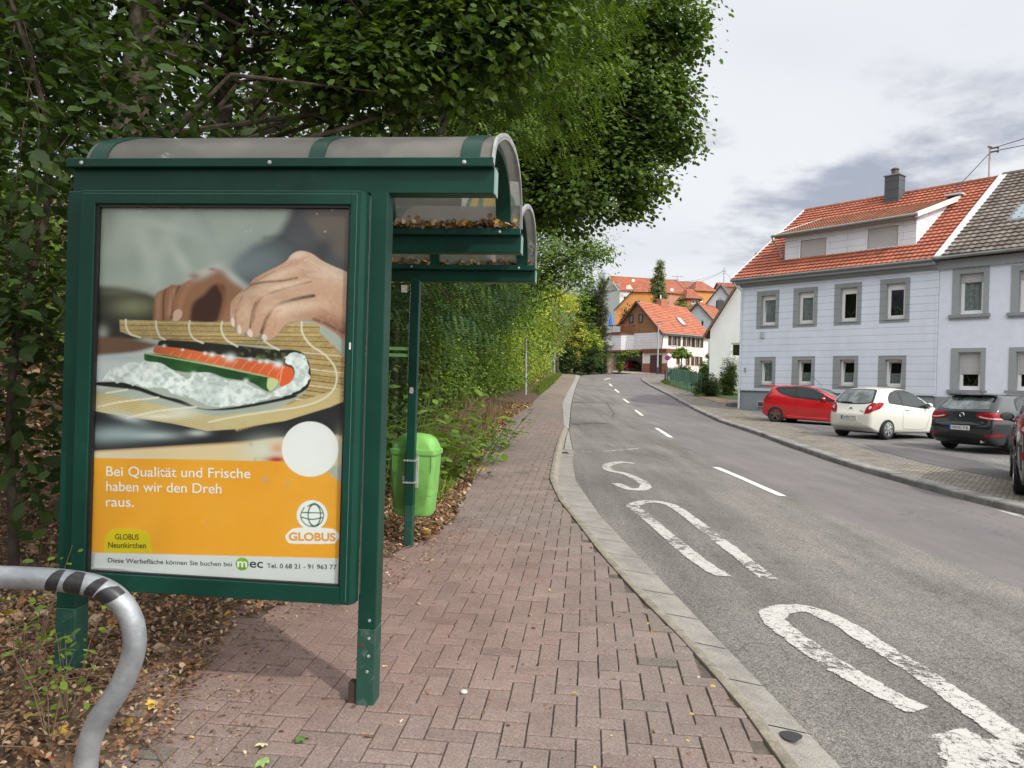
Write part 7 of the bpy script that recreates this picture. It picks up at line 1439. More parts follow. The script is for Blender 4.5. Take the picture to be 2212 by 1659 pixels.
def leafmesh(name, C, size, cols, shape, parent, m=M_leaf, upb=.45, rng=None, outward=None, cup=.12, nrm=None):
    r = rng or RNG; C = np.asarray(C, float); n = len(C); T_ = np.array(SHAPES[shape]); k = len(T_)
    nv = r.normal(size=(n, 3)); nv /= np.linalg.norm(nv, axis=1)[:, None]; nv[:, 2] = np.abs(nv[:, 2])
    nv = nv*(1-upb) + np.array([0, 0, upb])
    if outward is not None: nv += outward*.55
    if nrm is not None: nv = nrm
    nv /= np.linalg.norm(nv, axis=1)[:, None] + 1e-9
    a = r.normal(size=(n, 3)); a -= (a*nv).sum(1)[:, None]*nv; a /= np.linalg.norm(a, axis=1)[:, None]; b = np.cross(nv, a)
    s = size*r.lognormal(0, .25, n); cu = cup*(T_**2).sum(1)*2
    V = C[:, None, :] + s[:, None, None]*(T_[None, :, 0, None]*a[:, None, :] + T_[None, :, 1, None]*b[:, None, :] - cu[None, :, None]*nv[:, None, :])
    me = fast_mesh(name, V.reshape(-1, 3), np.arange(n*k), np.full(n, k)); set_col(me, np.repeat(cols, k, 0)); return obj(name, me, m, parent)
def pal(cols, n, r, sd=.12, C=None):
    cols = np.array(cols); c = cols[r.integers(0, len(cols), n)]*r.normal(1, sd, (n, 1)); return np.clip(c, .004, 1)
def blobpts(blobs, n, r, clump=.22, per=26, shell=.55):
    """leaf positions in clumps spread through ellipsoids (centre, radii, weight)"""
    vol = np.array([b[1][0]*b[1][1]*b[1][2] for b in blobs])**.72; vol /= vol.sum(); out = []; od = []
    for (c, rd), w in zip(blobs, vol):
        m = max(3, int(n*w/per)); d = r.normal(size=(m, 3)); d /= np.linalg.norm(d, axis=1)[:, None]; rr = r.random(m)**(1-shell)
        rr *= 1 + .22*np.sin(d[:, 0]*5.1+c[0]*3)*np.sin(d[:, 1]*4.3+c[1]) + .16*np.sin(d[:, 2]*7+c[2]*2)
        cc = np.array(c) + d*rr[:, None]*np.array(rd); k = r.poisson(per, m); q = np.repeat(cc, k, 0) + r.normal(size=(k.sum(), 3))*clump*np.array([1, 1, .62]); out.append(q); od.append(np.repeat(d, k, 0))
    return np.concatenate(out), np.concatenate(od)
GRN = {'dark': [(.042,.078,.015),(.052,.092,.017),(.035,.065,.016)], 'mid': [(.080,.135,.020),(.10,.155,.024),(.065,.11,.018)], 'bright': [(.15,.24,.034),(.19,.28,.04),(.12,.20,.03)],
 'blue': [(.045,.10,.040),(.055,.115,.045),(.04,.085,.03)], 'yellow': [(.24,.27,.035),(.30,.31,.04),(.17,.22,.03)], 'orange': [(.26,.20,.035),(.20,.21,.03),(.19,.13,.03),(.08,.12,.025),(.10,.14,.025)], 'olive': [(.085,.10,.028),(.11,.12,.03),(.06,.08,.022)],
 'pine': [(.028,.050,.022),(.045,.060,.024),(.065,.060,.030)], 'gold': [(.46,.46,.065),(.38,.42,.055),(.32,.40,.06)], 'silver': [(.17,.20,.10),(.14,.18,.08),(.20,.22,.10)], 'sprc': [(.075,.085,.045),(.10,.105,.05),(.06,.07,.035)], 'deep': [(.028,.050,.012),(.038,.062,.014)], 'lite': [(.10,.18,.035),(.13,.21,.045),(.09,.15,.03)]}
def plant(name, label, cat, base, blobs, n, size, pal_, shape, trunk=None, tr=.1, seed=0, clump=.22, per=26, shell=.55, m=M_leaf, upb=.45, group=None, crown='crown', core=.0, branches=6, kink=.25):
    r = np.random.default_rng(seed + 100); t_ = thing(name, label, cat, base, 0, group); base = np.array(base, float)
    P, D_ = blobpts([(np.array(c) - base, rd) for c, rd in blobs], n, r, clump, per, shell)
    gz = h(P[:, 0]+base[0], P[:, 1]+base[1]) + .1 - base[2]; P[:, 2] = np.maximum(P[:, 2], gz + .02 + r.random(len(P))*.1)
    cols = np.concatenate([pal(GRN[k], int(math.ceil(len(P)*w))+1, r) for k, w in pal_])[:len(P)]
    # colours vary per clump: shuffle block-wise
    nb = max(1, len(P)//per); o = np.argsort(np.repeat(r.random(nb+1), per)[:len(cols)] , kind='stable') if len(cols) >= len(P) else np.arange(len(cols)); cols = cols[o][:len(P)] if len(pal_) > 1 else cols
    if len(cols) < len(P): cols = np.resize(cols, (len(P), 3))
    leafmesh(crown, P, size, cols, shape, t_, m, upb, r, D_)
    if trunk:
        tb = MB(); pts = [Vector(np.array(p) - base) for p in trunk]; pts = [Vector(p) for p in cat_spline([tuple(p) for p in pts], 4)]; L_ = len(pts)
        tb.tube(pts, [tr*(1 - .55*i/L_)*(1.25 if i == 0 else 1) for i in range(L_)], 12)
        for c, rd in blobs:
            c = np.array(c) - base
            for _ in range(branches):
                s_ = pts[r.integers(L_//3, L_)]; e = c + r.normal(size=3)*np.array(rd)*.5; mid = (np.array(s_) + e)/2 + r.normal(size=3)*kink; L2 = np.linalg.norm(e-np.array(s_))
                tb.tube([s_, Vector(mid), Vector(e)], [tr*.15, tr*.09, tr*.03], 6, False)
        tb.build('trunk', M_bark, t_, smooth=True)
    return t_
def G0(x, y): return (x, y, float(h(x, y)) + .1 + float(bank(np.array(x), np.array(min(max(y, -12), 80)))))
# ---- big trees over the shelter
plant('maple_tree', 'large dark tree with thick twin trunk rising behind the left end of the shelter', 'tree', G0(-3.95, 7.8), [((-4.6,8.2,6.6),(2.3,2.0,2.3)), ((-2.2,8.4,6.7),(2.0,1.9,2.1)), ((-5.8,9.0,5.2),(1.6,1.6,1.4)), ((-.6,8.9,6.4),(1.3,1.3,1.4)), ((-1.9,8.0,4.9),(1.0,.8,.6)), ((-1.0,8.2,5.0),(1.0,.8,.6))], 24000, .084, [('deep',.5),('dark',.5)], 'maple', [(-3.95,7.8,.3),(-4.0,7.8,3),(-3.9,7.9,5),(-3.7,8,8)], .24, 1, .26, 24, .45)
plant('maple_tree', 'second slimmer dark trunk right beside the thick one behind the shelter roof', 'tree', G0(-3.55, 8.8), [((-3.2,9.2,7.3),(2.4,1.6,1.8)), ((-1.6,9.4,6.0),(1.6,1.2,1.0))], 7000, .09, [('deep',.4),('dark',.6)], 'maple', [(-3.55,8.8,.3),(-3.5,8.8,3.4),(-3.3,8.9,6),(-3.2,9,8)], .14, 2, .25, 24, .45)
plant('maple_tree', 'leafy maple branch fanning out above the shelter roof, leaves catching light', 'tree', G0(-2.3, 9.4), [((-.75,7.9,5.05),(1.05,.75,.55)), ((-.2,8.0,5.35),(.75,.7,.6)), ((-1.6,7.6,4.6),(.9,.6,.45)), ((-.1,8.2,6.1),(.8,.8,.7))], 9500, .085, [('dark',.3),('mid',.7)], 'maple', [(-2.3,9.4,.5),(-2.0,9.2,3.2),(-1.2,8.6,4.7),(-.6,8.0,5.3)], .09, 3, .2, 20, .4, branches=4)
plant('hazel_bush', 'large-leaved dark hazel bush at the left edge beside the shelter', 'bush', G0(-3.3, 4.9), [((-3.35,4.9,3.1),(.75,.7,.8)), ((-3.2,5.0,1.9),(.65,.7,.8)), ((-3.6,5.3,4.2),(.9,.9,.9)), ((-2.75,5.6,3.6),(.5,.8,1.0)), ((-3.1,5.2,1.1),(.5,.6,.5))], 4600, .092, [('deep',.4),('dark',.6)], 'oval', [(-3.2,5.0,.3),(-3.25,5.0,1.6),(-3.1,5.1,3),(-3.4,5,4.2)], .03, 4, .24, 14, .4, branches=6, crown='foliage')
plant('hazel_bush', 'sparse sunlit bush behind the shelter left post on the bank', 'bush', G0(-5.3, 8.5), [((-5.2,8.2,3.2),(1.2,1.2,1.4)), ((-6.2,9,2.6),(1.3,1.3,1.2)), ((-4.6,8.6,2.3),(1,1,1)), ((-3.2,8.2,2.2),(1.2,.8,1.6))], 7500, .09, [('bright',.5),('mid',.5)], 'oval', [(-5.3,8.5,1.4),(-5.3,8.5,3.6)], .05, 5, .3, 16, .4, crown='foliage')
for i, (lab, x, y, z, rx, rz, n, p) in enumerate([
 ('tall tree on the bank far behind the shelter left post', -8.5, 12.5, 7.5, 3.6, 4.0, 2600, [('mid',.5),('bright',.5)]),
 ('broad bank tree showing behind the middle of the shelter roof', -5.0, 14.5, 6.5, 3.2, 3.8, 4500, [('dark',.5),('mid',.5)]),
 ('bank tree left of the first thick trunk, pale sky behind it', -10.5, 9.5, 6.0, 3.0, 3.2, 1300, [('mid',1)]),
 ('wide bank tree behind the robinia near the bin', -5.0, 20, 7.0, 3.6, 4.4, 11000, [('dark',.6),('mid',.4)])]):
    plant('bank_tree', lab, 'tree', G0(x, y), [((x,y,z),(rx,rx,rz)), ((x+1.5,y-1,z-2),(rx*.6,rx*.6,rz*.55)), ((x-1.5,y+1,z+2),(rx*.6,rx*.6,rz*.5))], n, .13, p, 'oval', [G0(x,y),(x,y,z-1),(x+.2,y,z+2)], .2, 10+i, .34, 24, .4, group='trees on the bank behind the pavement')
# ---- robinia with feathered leaves: leaflets set along drooping rachises
def robinia(name, label, base, blobs, nr, seed, pal_, trunk):
    r = np.random.default_rng(seed); t_ = thing(name, label, 'tree', base); base = np.array(base, float)
    P, D_ = blobpts([(np.array(c)-base, rd) for c, rd in blobs], nr, r, .22, 9, .75); C = []; Nn = []; cc = []
    A = []; B = []
    col = pal(GRN[pal_[0]], len(P), r, .1); col2 = pal(GRN[pal_[1]], len(P), r, .1); mk = r.random(len(P)) < .35; col[mk] = col2[mk]
    for p, d, c in zip(P, D_, col):
        az = math.atan2(d[1], d[0]) + r.normal()*.7; u_ = np.array([math.cos(az), math.sin(az), -.55 - r.random()*.5]); u_ /= np.linalg.norm(u_); s_ = np.cross(u_, [0, 0, 1]); s_ /= np.linalg.norm(s_) + 1e-9; up = np.cross(s_, u_); L_ = r.uniform(.18, .30); k = 8
        for i in range(k):
            q = p + u_*L_*i/k - np.array([0, 0, .10*(i/k)**2])
            for sg_ in (-1, 1): C.append(q + s_*sg_*.022); A.append(s_*sg_); B.append(up); cc.append(c)
        C.append(p + u_*L_); A.append(u_); B.append(up); cc.append(c)
    C = np.array(C); A = np.array(A); B = np.array(B); T_ = np.array([(0,0),(.35,.22),(.75,.20),(1,0),(.75,-.20),(.35,-.22)]); W_ = np.cross(A, B); s_ = .048*r.lognormal(0, .15, len(C)); tw = r.normal(size=(len(C), 1))*.25; W_ = W_ + B*tw
    V = C[:, None, :] + s_[:, None, None]*(T_[None, :, 0, None]*A[:, None, :] + T_[None, :, 1, None]*W_[:, None, :]); k = 6
    me = fast_mesh('crown', V.reshape(-1, 3), np.arange(len(C)*k), np.full(len(C), k)); set_col(me, np.repeat(np.array(cc), k, 0)); obj('crown', me, M_leaf2, t_)
    tb = MB(); pts = [Vector(np.array(p)-base) for p in trunk]; pts = [Vector(p) for p in cat_spline([tuple(p) for p in pts], 4)]; L_ = len(pts); tb.tube(pts, [.11*(1-.6*i/L_) for i in range(L_)], 10)
    for c, rd in blobs:
        for _ in range(5): s0 = pts[r.integers(L_//3, L_)]; e = np.array(c)-base + r.normal(size=3)*np.array(rd)*.5; tb.tube([s0, Vector((np.array(s0)+e)/2 + r.normal(size=3)*.2), Vector(e)], [.03, .018, .006], 6, False)
    tb.build('trunk', M_bark, t_, smooth=True); return t_
robinia('robinia_tree', 'robinia with hanging feathered blue green leaves behind the litter bin', G0(-2.6, 11.5), [((-1.35,11.2,2.7),(.75,1.0,.95)), ((-.75,12.6,3.1),(.65,1.2,.9)), ((-.35,14.0,3.5),(.6,1.2,.9)), ((-1.9,10.2,3.2),(.7,.8,.7)), ((-1.2,12.2,4.3),(.9,1.3,.8)), ((-2.6,9.6,2.8),(.6,.6,.8))], 2300, 61, ('blue','mid'), [(-2.6,11.5,.6),(-2.3,11.6,2.5),(-1.6,12,4.2)])
robinia('robinia_tree', 'tall robinia with fine drooping sprays at the top centre', G0(-2.8, 14), [((-.5,13.6,7.6),(1.4,1.4,1.2)), ((.8,13.8,8.0),(1.2,1.3,1.1)), ((-.3,13.2,6.3),(1.0,1.1,.9)), ((.6,14.2,6.6),(.8,1.0,.9)), ((1.2,14,9.0),(1.2,1.3,.9)), ((-1.2,13.5,9.0),(1.6,1.4,.9))], 3300, 62, ('mid','bright'), [(-2.8,14,.8),(-2.2,14,4),(-1,14,7),(0,14,8.5)])
# ---- big field maple reaching over the road
plant('field_maple', 'big field maple reaching over the pavement against the sky', 'tree', G0(-2.9, 20.5), [((.6,20.4,9.6),(2.8,2.6,2.6)), ((2.6,20.2,10.3),(1.9,2.0,1.9)), ((3.7,20.0,11.0),(1.05,1.3,1.2)), ((3.4,20.0,8.6),(1.1,1.4,1.2)), ((2.0,20.0,7.6),(1.6,1.7,1.2)), ((3.0,19.9,7.0),(.95,1.1,.75)), ((.2,20.2,6.9),(1.5,1.8,1.3)), ((4.3,20,10.6),(.5,.8,.4)), ((4.2,20,8.0),(.55,.8,.4)), ((4.15,20,9.2),(.5,.8,.45)), ((2.9,20,6.2),(.5,.7,.35)), ((-1.6,20.5,8.5),(2.2,2.2,2.5)), ((1.4,19.8,6.3),(1.2,1.4,.9)), ((-.6,20,6.2),(1.2,1.4,.9)), ((2.4,20.3,8.8),(1.5,1.5,1.4))], 78000, .108, [('dark',.15),('mid',.75),('bright',.1)], 'maple', [(-2.9,20.5,1.2),(-2.4,20.5,4),(-1.0,20.4,6.4),(1.0,20.3,8.2),(2.8,20.2,9.6)], .22, 20, .23, 22, .62, branches=7)
plant('cherry_tree', 'bright green cherry branch below the big maple against the sky', 'tree', G0(-1.2, 31), [((1.6,30.5,6.9),(1.5,1.6,1.1)), ((2.9,30.2,7.0),(.9,1.0,.6)), ((3.5,30.2,6.8),(.45,.6,.3)), ((2.4,30.4,6.0),(1.1,1.2,.6)), ((1.2,30.6,8.1),(1.2,1.3,.8)), ((.6,30.6,5.6),(1.2,1.2,1.2))], 9500, .15, [('bright',.7),('lite',.3)], 'lance', [(-1.2,31,1.5),(-.6,31,4),(1.2,30.7,6),(2.6,30.3,6.9)], .13, 21, .26, 16, .5)
plant('maple_tree', 'tree above the viewpoint whose crown shades the upper poster', 'tree', G0(-3.0, -2.5), [((.1,1.2,5.7),(1.5,.8,.5)), ((-.9,.6,5.9),(1.0,.9,.5)), ((1.3,-.7,5.6),(.7,.6,.35)), ((1.5,-1.6,5.6),(.6,.5,.3)), ((-2.0,-.5,6.0),(1.4,1.4,.9))], 6500, .11, [('dark',.5),('mid',.5)], 'maple', [(-3.0,-2.5,.2),(-2.8,-2.3,3.2),(-1.8,-1.2,5.2),(-.4,.4,5.8)], .16, 7, .22, 20, .4)
# ---- hedge wall beside the pavement: one shrub after another
hw = [
 (8.3, 1.0, .9, 1.25, 'dark olive shrub right behind the litter bin', [('dark',.5),('olive',.5)], 'oval', .07, 4200, 1.4),
 (10.4, 1.6, 1.2, 1.6, 'dark shrub under the feathered robinia leaves', [('dark',.6),('mid',.4)], 'oval', .075, 5500, 1.9),
 (12.8, 1.6, 1.3, 1.7, 'green hedge shrub just beyond the bright knotweed', [('mid',.6),('dark',.4)], 'oval', .075, 6000, 1.9),
 (15.4, 1.5, 1.5, 1.8, 'hedge shrub with brownish tips beside the dry stalks', [('dark',.4),('olive',.6)], 'oval', .08, 6000, 1.9),
 (18.3, 1.5, 1.7, 1.9, 'mid green hedge shrub before the first thin pole', [('mid',.5),('bright',.5)], 'oval', .085, 6000, 1.9),
 (21.8, 1.5, 1.9, 2.0, 'dense hedge shrub with wild vine before the first pole', [('mid',.5),('bright',.5)], 'oval', .09, 6000, 1.9),
 (25.6, 1.4, 2.0, 2.1, 'light green hedge shrub close to the first thin pole', [('bright',.5),('mid',.5)], 'oval', .09, 6000, 1.9),
 (30.0, 1.5, 2.4, 2.2, 'bushy light green hedge shrub at the first thin pole', [('bright',.6),('mid',.4)], 'oval', .10, 6500, 1.9),
 (35.5, 1.5, 2.8, 2.4, 'yellowish hedge shrub just past the first thin pole', [('bright',.6),('gold',.4)], 'oval', .11, 6500, 1.9),
 (42.0, 1.7, 3.3, 2.6, 'olive hedge shrub midway between the two thin poles', [('gold',.4),('bright',.6)], 'oval', .12, 6500, 1.9),
 (50.0, 1.8, 3.8, 2.9, 'green hedge shrub before the second thin pole', [('gold',.3),('bright',.7)], 'oval', .13, 6500, 1.9),
 (58.5, 2.0, 4.2, 3.2, 'hedge shrub with autumn tints before the second thin pole', [('orange',.4),('gold',.6)], 'oval', .14, 6500, 2.0),
 (67.0, 2.0, 4.2, 3.2, 'low sunny shrub beside the second thin pole at the verge', [('bright',.6),('gold',.4)], 'oval', .15, 6500, 2.3)]
for i, (y, rx, ry, hz_, lab, p, shp, sz, n, off) in enumerate(hw):
    x = float(XL(y)) - off; z0 = float(h(x, y)) + .1
    bl = [((x, y, z0+hz_*.55),(rx*.72,ry,hz_*.62)), ((x-.9, y+.3, z0+hz_*1.1),(rx,ry,hz_*.75)), ((x+.28, y+ry*.4, z0+hz_*.30),(rx*.55,ry*.7,hz_*.36)), ((x-.2,y-ry*.4,z0+hz_*.9),(rx*.6,ry*.6,hz_*.5))]
    plant('hedge_shrub', lab, 'bush', G0(x, y), bl, int(n*1.5), sz, p, shp, [G0(x,y),(x,y,z0+hz_)], .05, 30+i, .16 + y*.003, 18, .6, m=M_leaf2 if i % 2 else M_leaf, crown='foliage', group='shrubs of the hedge along the pavement', branches=3)
# trees standing behind the hedge
for i, (y, off, zc, rx, ry, rz, lab, p, n, sz, shp) in enumerate([
 (25.5, 3.2, 5.4, 2.2, 2.8, 2.6, 'dark tree behind the hedge under the big field maple', [('dark',.6),('mid',.4)], 9000, .12, 'oval'),
 (33, 3.0, 6.0, 2.4, 3.2, 2.8, 'green tree behind the hedge above the first thin pole', [('mid',.4),('bright',.6)], 9000, .13, 'oval'),
 (42, 2.6, 6.6, 2.6, 3.6, 3.0, 'light green tree behind the hedge between the two poles', [('bright',.7),('gold',.3)], 9000, .15, 'oval'),
 (52, 2.2, 7.0, 2.8, 4.0, 3.2, 'olive tree behind the hedge left of the yellow crown', [('olive',.3),('bright',.4),('gold',.3)], 9000, .17, 'oval'),
 (63, 2.6, 7.5, 3.2, 4.4, 3.2, 'reddish green tree behind the yellow crown', [('orange',.4),('bright',.6)], 9000, .18, 'oval'),
 (73, 2.0, 10.0, 1.5, 1.6, 1.35, 'small bright yellow tree crown above the hedge', [('gold',1.0)], 4200, .17, 'oval'),
 (80, 3.0, 10.5, 3.6, 4.0, 4.0, 'tall fresh green tree behind the yellow crown at the bend', [('bright',.5),('mid',.5)], 9500, .21, 'oval')]):
    x = float(XL(min(y, 80))) - off + (1.6 if i == 5 else 0); g_ = G0(x, y)
    plant('roadside_tree', lab, 'tree', g_, [((x,y,zc),(rx,ry,rz)), ((x+.8,y-1,zc-rz*.7),(rx*.7,ry*.7,rz*.5)), ((x-.8,y+1,zc+rz*.5),(rx*.7,ry*.7,rz*.5))], n, sz, p, shp, [g_,(x,y,zc)], .14, 50+i, .3, 20, .55, group='trees behind the hedge along the road')
# ---- vegetation at the outside of the bend
def D2(px, py, Y): return tuple(at(px, py, Y))
def bush(name, label, px, py, Y, wpx, hpx, n, sz, p, shp='oval', seed=0, m=M_leaf2, cat='bush', stem=True, depth=None, ground=True, sub=None):
    s = Y/FPX; top = at(px, py - hpx, Y); b0 = at(px, py, Y); x = b0[0]; zb = float(terr(np.array(x), np.array(Y))) + .05 if ground else b0[2]; rz = (top[2]-zb)/2; rx = wpx/2*s; d = depth or rx
    bl = [((x,Y,zb+rz),(rx*.82,d*.82,rz*.92)), ((x-rx*.25,Y-d*.2,zb+rz*.6),(rx*.7,d*.7,rz*.55)), ((x+rx*.3,Y,zb+rz*1.3),(rx*.5,d*.5,rz*.55))] if not sub else sub(x, Y, zb, rz, rx)
    return plant(name, label, cat, (x, Y, zb), bl, n, sz, p, shp, [(x,Y,zb-.1),(x,Y,zb+rz)] if stem else None, .06 + Y*.0008, 80+seed, .06 + s*2.6, 18, .6, m=m, crown='foliage' if cat == 'bush' else 'crown', branches=2)
def cone(x, Y, zb, rz, rx): return [((x, Y, zb + rz*2*(k+.5)/9), (rx*(1.08-k/9), rx*(1.08-k/9), rz*.2)) for k in range(9)]
def colm(x, Y, zb, rz, rx): return [((x + rx*.12*math.sin(k*2.1), Y, zb + rz*2*(k+.5)/7), (rx*(.75+.3*math.sin(k*1.3)) if k < 5 else rx*(.55 if k == 5 else .28), rx*.8, rz*.24)) for k in range(7)]
bush('spruce_tree', 'dark tall ragged spruce at the left of the white panelled house', 1294, 796, 89, 52, 200, 13000, .34, [('sprc',1.0)], 'needle', 1, cat='tree', sub=colm)
bush('bend_tree', 'golden green tree left of the dark spruce', 1262, 790, 90, 84, 205, 8000, .26, [('bright',.6),('lite',.4)], 'oval', 2, cat='tree')
bush('ivy_mound', 'tall bush with orange and yellow autumn leaves above the dark ivy hedge', 1240, 802, 84, 74, 122, 9000, .20, [('orange',.5),('gold',.5)], 'oval', 3)
bush('ivy_mound', 'yellow green bush right of the autumn coloured one above the ivy', 1278, 800, 86, 52, 96, 6000, .19, [('gold',.5),('bright',.5)], 'oval', 4)
bush('ivy_hedge', 'dark clipped ivy hedge at the bend, left half', 1222, 808, 80, 56, 66, 6500, .15, [('deep',.6),('dark',.4)], 'oval', 5)
bush('ivy_hedge', 'dark ivy hedge at the bend next to the sandstone gate pillar', 1272, 806, 83.5, 72, 60, 7500, .15, [('deep',.6),('dark',.4)], 'oval', 6)
bush('low_hedge', 'low dark hedge between gate pillar and carport entrance', 1300, 803, 86, 22, 22, 1500, .14, [('deep',1)], 'oval', 7)
# right side of the road
def ball(x, Y, zb, rz, rx): return [((x,Y,zb+rz),(rx*.9,rx*.9,rz*.9)), ((x,Y,zb+rz*.5),(rx*.85,rx*.8,rz*.5))]
bush('round_bush', 'round dark green clipped bush at the end of the wire fence', 1529, 859, 47, 54, 54, 8000, .075, [('deep',.7),('dark',.3)], 'oval', 11, sub=ball)
bush('garden_bush', 'bushy mid green shrub against the left edge of house number 5', 1573, 852, 48.5, 44, 78, 6500, .09, [('mid',.5),('dark',.5)], 'oval', 12)
bush('garden_bush', 'tall thin twiggy shrub in front of the white gable wall', 1579, 830, 51, 24, 96, 1500, .07, [('mid',.6),('olive',.4)], 'lance', 13)
bush('garden_bush', 'feathery palm-like bush behind the rustic fence', 1521, 808, 68, 26, 30, 3000, .16, [('mid',.6),('bright',.4)], 'lance', 14)
bush('garden_bush', 'low grey twiggy bush in front of the white gable wall', 1545, 835, 54, 30, 24, 1300, .07, [('olive',1.0)], 'lance', 16)
bush('box_hedge', 'low box hedge below the ground floor windows of the corner house', 1470, 802, 82, 66, 13, 4500, .12, [('dark',.6),('mid',.4)], 'oval', 15, depth=.6, stem=False)
tc0 = at(*z34(1165, 1315), 78); tb0 = (tc0[0], 78, float(h(tc0[0], 78)))
plant('ball_tree', 'small round-headed tree in front of the corner house windows', 'tree', tb0, [((tc0[0],78,tc0[2]),(1.02,1.0,.52)), ((tc0[0]-.5,78,tc0[2]-.25),(.55,.6,.25)), ((tc0[0]+.5,78,tc0[2]-.2),(.5,.6,.25)), ((tc0[0],78,tc0[2]+.3),(.6,.6,.3))], 3600, .12, [('bright',.7),('mid',.3)], 'maple', [tb0,(tc0[0]+.05,78,tc0[2]-.5)], .10, 91, .12, 16, .5, branches=2)
rc0 = at(*z34(1568, 1362), 74); plant('red_shrub', 'small dark red leaved hanging bush by the white gable corner', 'bush', (rc0[0], 74, rc0[2]), [(tuple(rc0),(.32,.3,.40))], 900, .07, [('olive',.3),('orange',.7)], 'oval', None, .03, 92, .06, 12, .4, crown='foliage')
v0, v1, v2 = (at(*z34(a, b_), 90) for a, b_ in ((235,1480),(250,1350),(430,1310)))
plant('grape_vine', 'yellow green grape vine climbing along the carport edge', 'vine', (v0[0], 90, v0[2]-1), [(tuple(v0),(.45,.4,.8)), (tuple(v1),(.6,.4,.55)), (tuple(v2),(.9,.4,.3)), (tuple((v1+v2)/2),(.8,.4,.35))], 2200, .17, [('lite',.6),('yellow',.2),('mid',.2)], 'maple', [(v0[0],90,v0[2]-1),tuple(v1)], .05, 93, .14, 12, .4, crown='foliage')
bush('tall_poplar', 'tall slender pale green tree rising above the hill roofs', *z34(818, 640), 120, 56, 96, 22000, .30, [('silver',.8),('lite',.2)], 'lance', 21, cat='tree', sub=colm)
bush('hill_tree', 'bluish green tree at the foot of the tall slender tree', *z34(760, 640), 122, 30, 30, 3500, .30, [('silver',1.0)], 'lance', 26, cat='tree')
bush('hill_tree', 'bright green tree right of the tall slender tree', *z34(1120, 690), 112, 46, 50, 6000, .28, [('mid',.5),('bright',.5)], 'oval', 22, cat='tree')
bush('hill_tree', 'small light green tree left of the grey gable', *z34(1300, 720), 114, 20, 26, 2200, .26, [('bright',1.0)], 'oval', 23, cat='tree')
bush('hill_tree', 'dark bluish tree in front of the orange wall on the left', *z34(330, 790), 114, 30, 38, 3500, .26, [('blue',.6),('dark',.4)], 'oval', 24, cat='tree')
bush('hill_tree', 'tiny tree top poking over the long red roof', *z34(455, 235), 165, 11, 15, 700, .30, [('mid',1)], 'oval', 25, cat='tree')
# ---- bright knotweed clumps, stems with big leaves
for i, (px, py, Y, lab) in enumerate([(985,1000,9.6,'bright green knotweed clump right behind the litter bin'),(1035,960,11.0,'bright knotweed clump left of the fallen leaves'),(925,960,8.9,'knotweed stems between shelter post and bin'),(1075,930,13.0,'light knotweed clump beside the dry stalks'),(1000,880,10.4,'tall light green knotweed shoots above the bin'),(862,900,8.2,'knotweed seen through the shelter end glass')]):
    p = at(px, py, Y); r = np.random.default_rng(200+i); g_ = G0(p[0]-.15, Y); t_ = thing('knotweed', lab, 'plant', g_, 0, 'bright knotweed plants by the bin'); st = MB(); C = []; Nn = []
    hgt = max(.7, p[2]-g_[2]+.45)
    for s_ in range(16):
        a = r.uniform(0, 6.28); rad_ = r.uniform(.05, .42); b0 = Vector((math.cos(a)*rad_, math.sin(a)*rad_, -.05)); hh = hgt*r.uniform(.5, 1.1); tip = b0*1.6 + Vector((r.normal()*.12+.12, r.normal()*.12, hh)); st.tube([b0, b0.lerp(tip, .5)+Vector((0,0,.08)), tip], [.007,.005,.003], 5, False)
        for q in np.linspace(.3, 1, 9): c = b0.lerp(tip, q) + Vector((r.normal()*.07, r.normal()*.07, r.normal()*.03)); C.append(c)
    C = np.array(C); leafmesh('foliage', C, .135, pal(GRN['bright']*2 + GRN['lite'], len(C), r, .14), 'lance' if i % 2 else 'oval', t_, M_leaf, .6, r); st.build('stem', mat('stem_green', (.10,.13,.03), .6), t_)
# ---- dry stalks, grass, litter
def blades(name, label, n, fx0, fx1, y0, y1, hh, w, cols, seed, extra=0.0, dens=None):
    r = np.random.default_rng(seed); y = r.uniform(y0, y1, n) if dens is None else y0*(y1/y0)**r.random(n); a, b_ = fx0(y), fx1(y); x = a + (b_-a)*r.random(n); z = h(x, y) + .09 + bank(x, y)
    th = r.uniform(0, 6.28, n); ln = hh*np.clip(r.lognormal(0, .35, n), .4, 1.7)*(1 + y*.004); lean = np.clip(r.normal(size=(n, 2))*.35, -.7, .7); d = np.stack([np.cos(th), np.sin(th), 0*th], -1)*(w*(1+y*.03))[:, None]; b0 = np.stack([x, y, z], -1); m_ = b0 + np.stack([lean[:, 0]*ln*.35, lean[:, 1]*ln*.35, ln*.6], -1); t_ = b0 + np.stack([lean[:, 0]*ln, lean[:, 1]*ln, ln], -1)
    V = np.stack([b0-d, b0+d, m_+d*.6, t_, m_-d*.6], 1).reshape(-1, 3); me = fast_mesh(name, V, np.arange(n*5), np.full(n, 5)); set_col(me, np.repeat(pal(cols, n, r, .15), 5, 0)); o = obj(name, me, M_leaf2); tag(o, label, 'grass', kind='stuff'); return o
blades('grass', 'green grass verge along the far edge of the pavement', 5500, lambda y: XL(y)-.5, lambda y: XL(y)+.02, 34, 74, .16, .004, GRN['bright']+GRN['yellow'][:1]+GRN['mid'], 301, dens=1)
blades('grass', 'dry brown stalks beside the pavement before the first pole', 2600, lambda y: XL(y)-.75, lambda y: XL(y)-.12, 9.5, 20, .42, .003, [(.22,.15,.09),(.28,.19,.12),(.16,.13,.07)], 302)
blades('grass', 'sparse grass tufts at the foot of the hedge near the bin', 1200, lambda y: XL(y)-.5, lambda y: XL(y)-.05, 8.0, 12, .14, .004, GRN['bright'], 303)
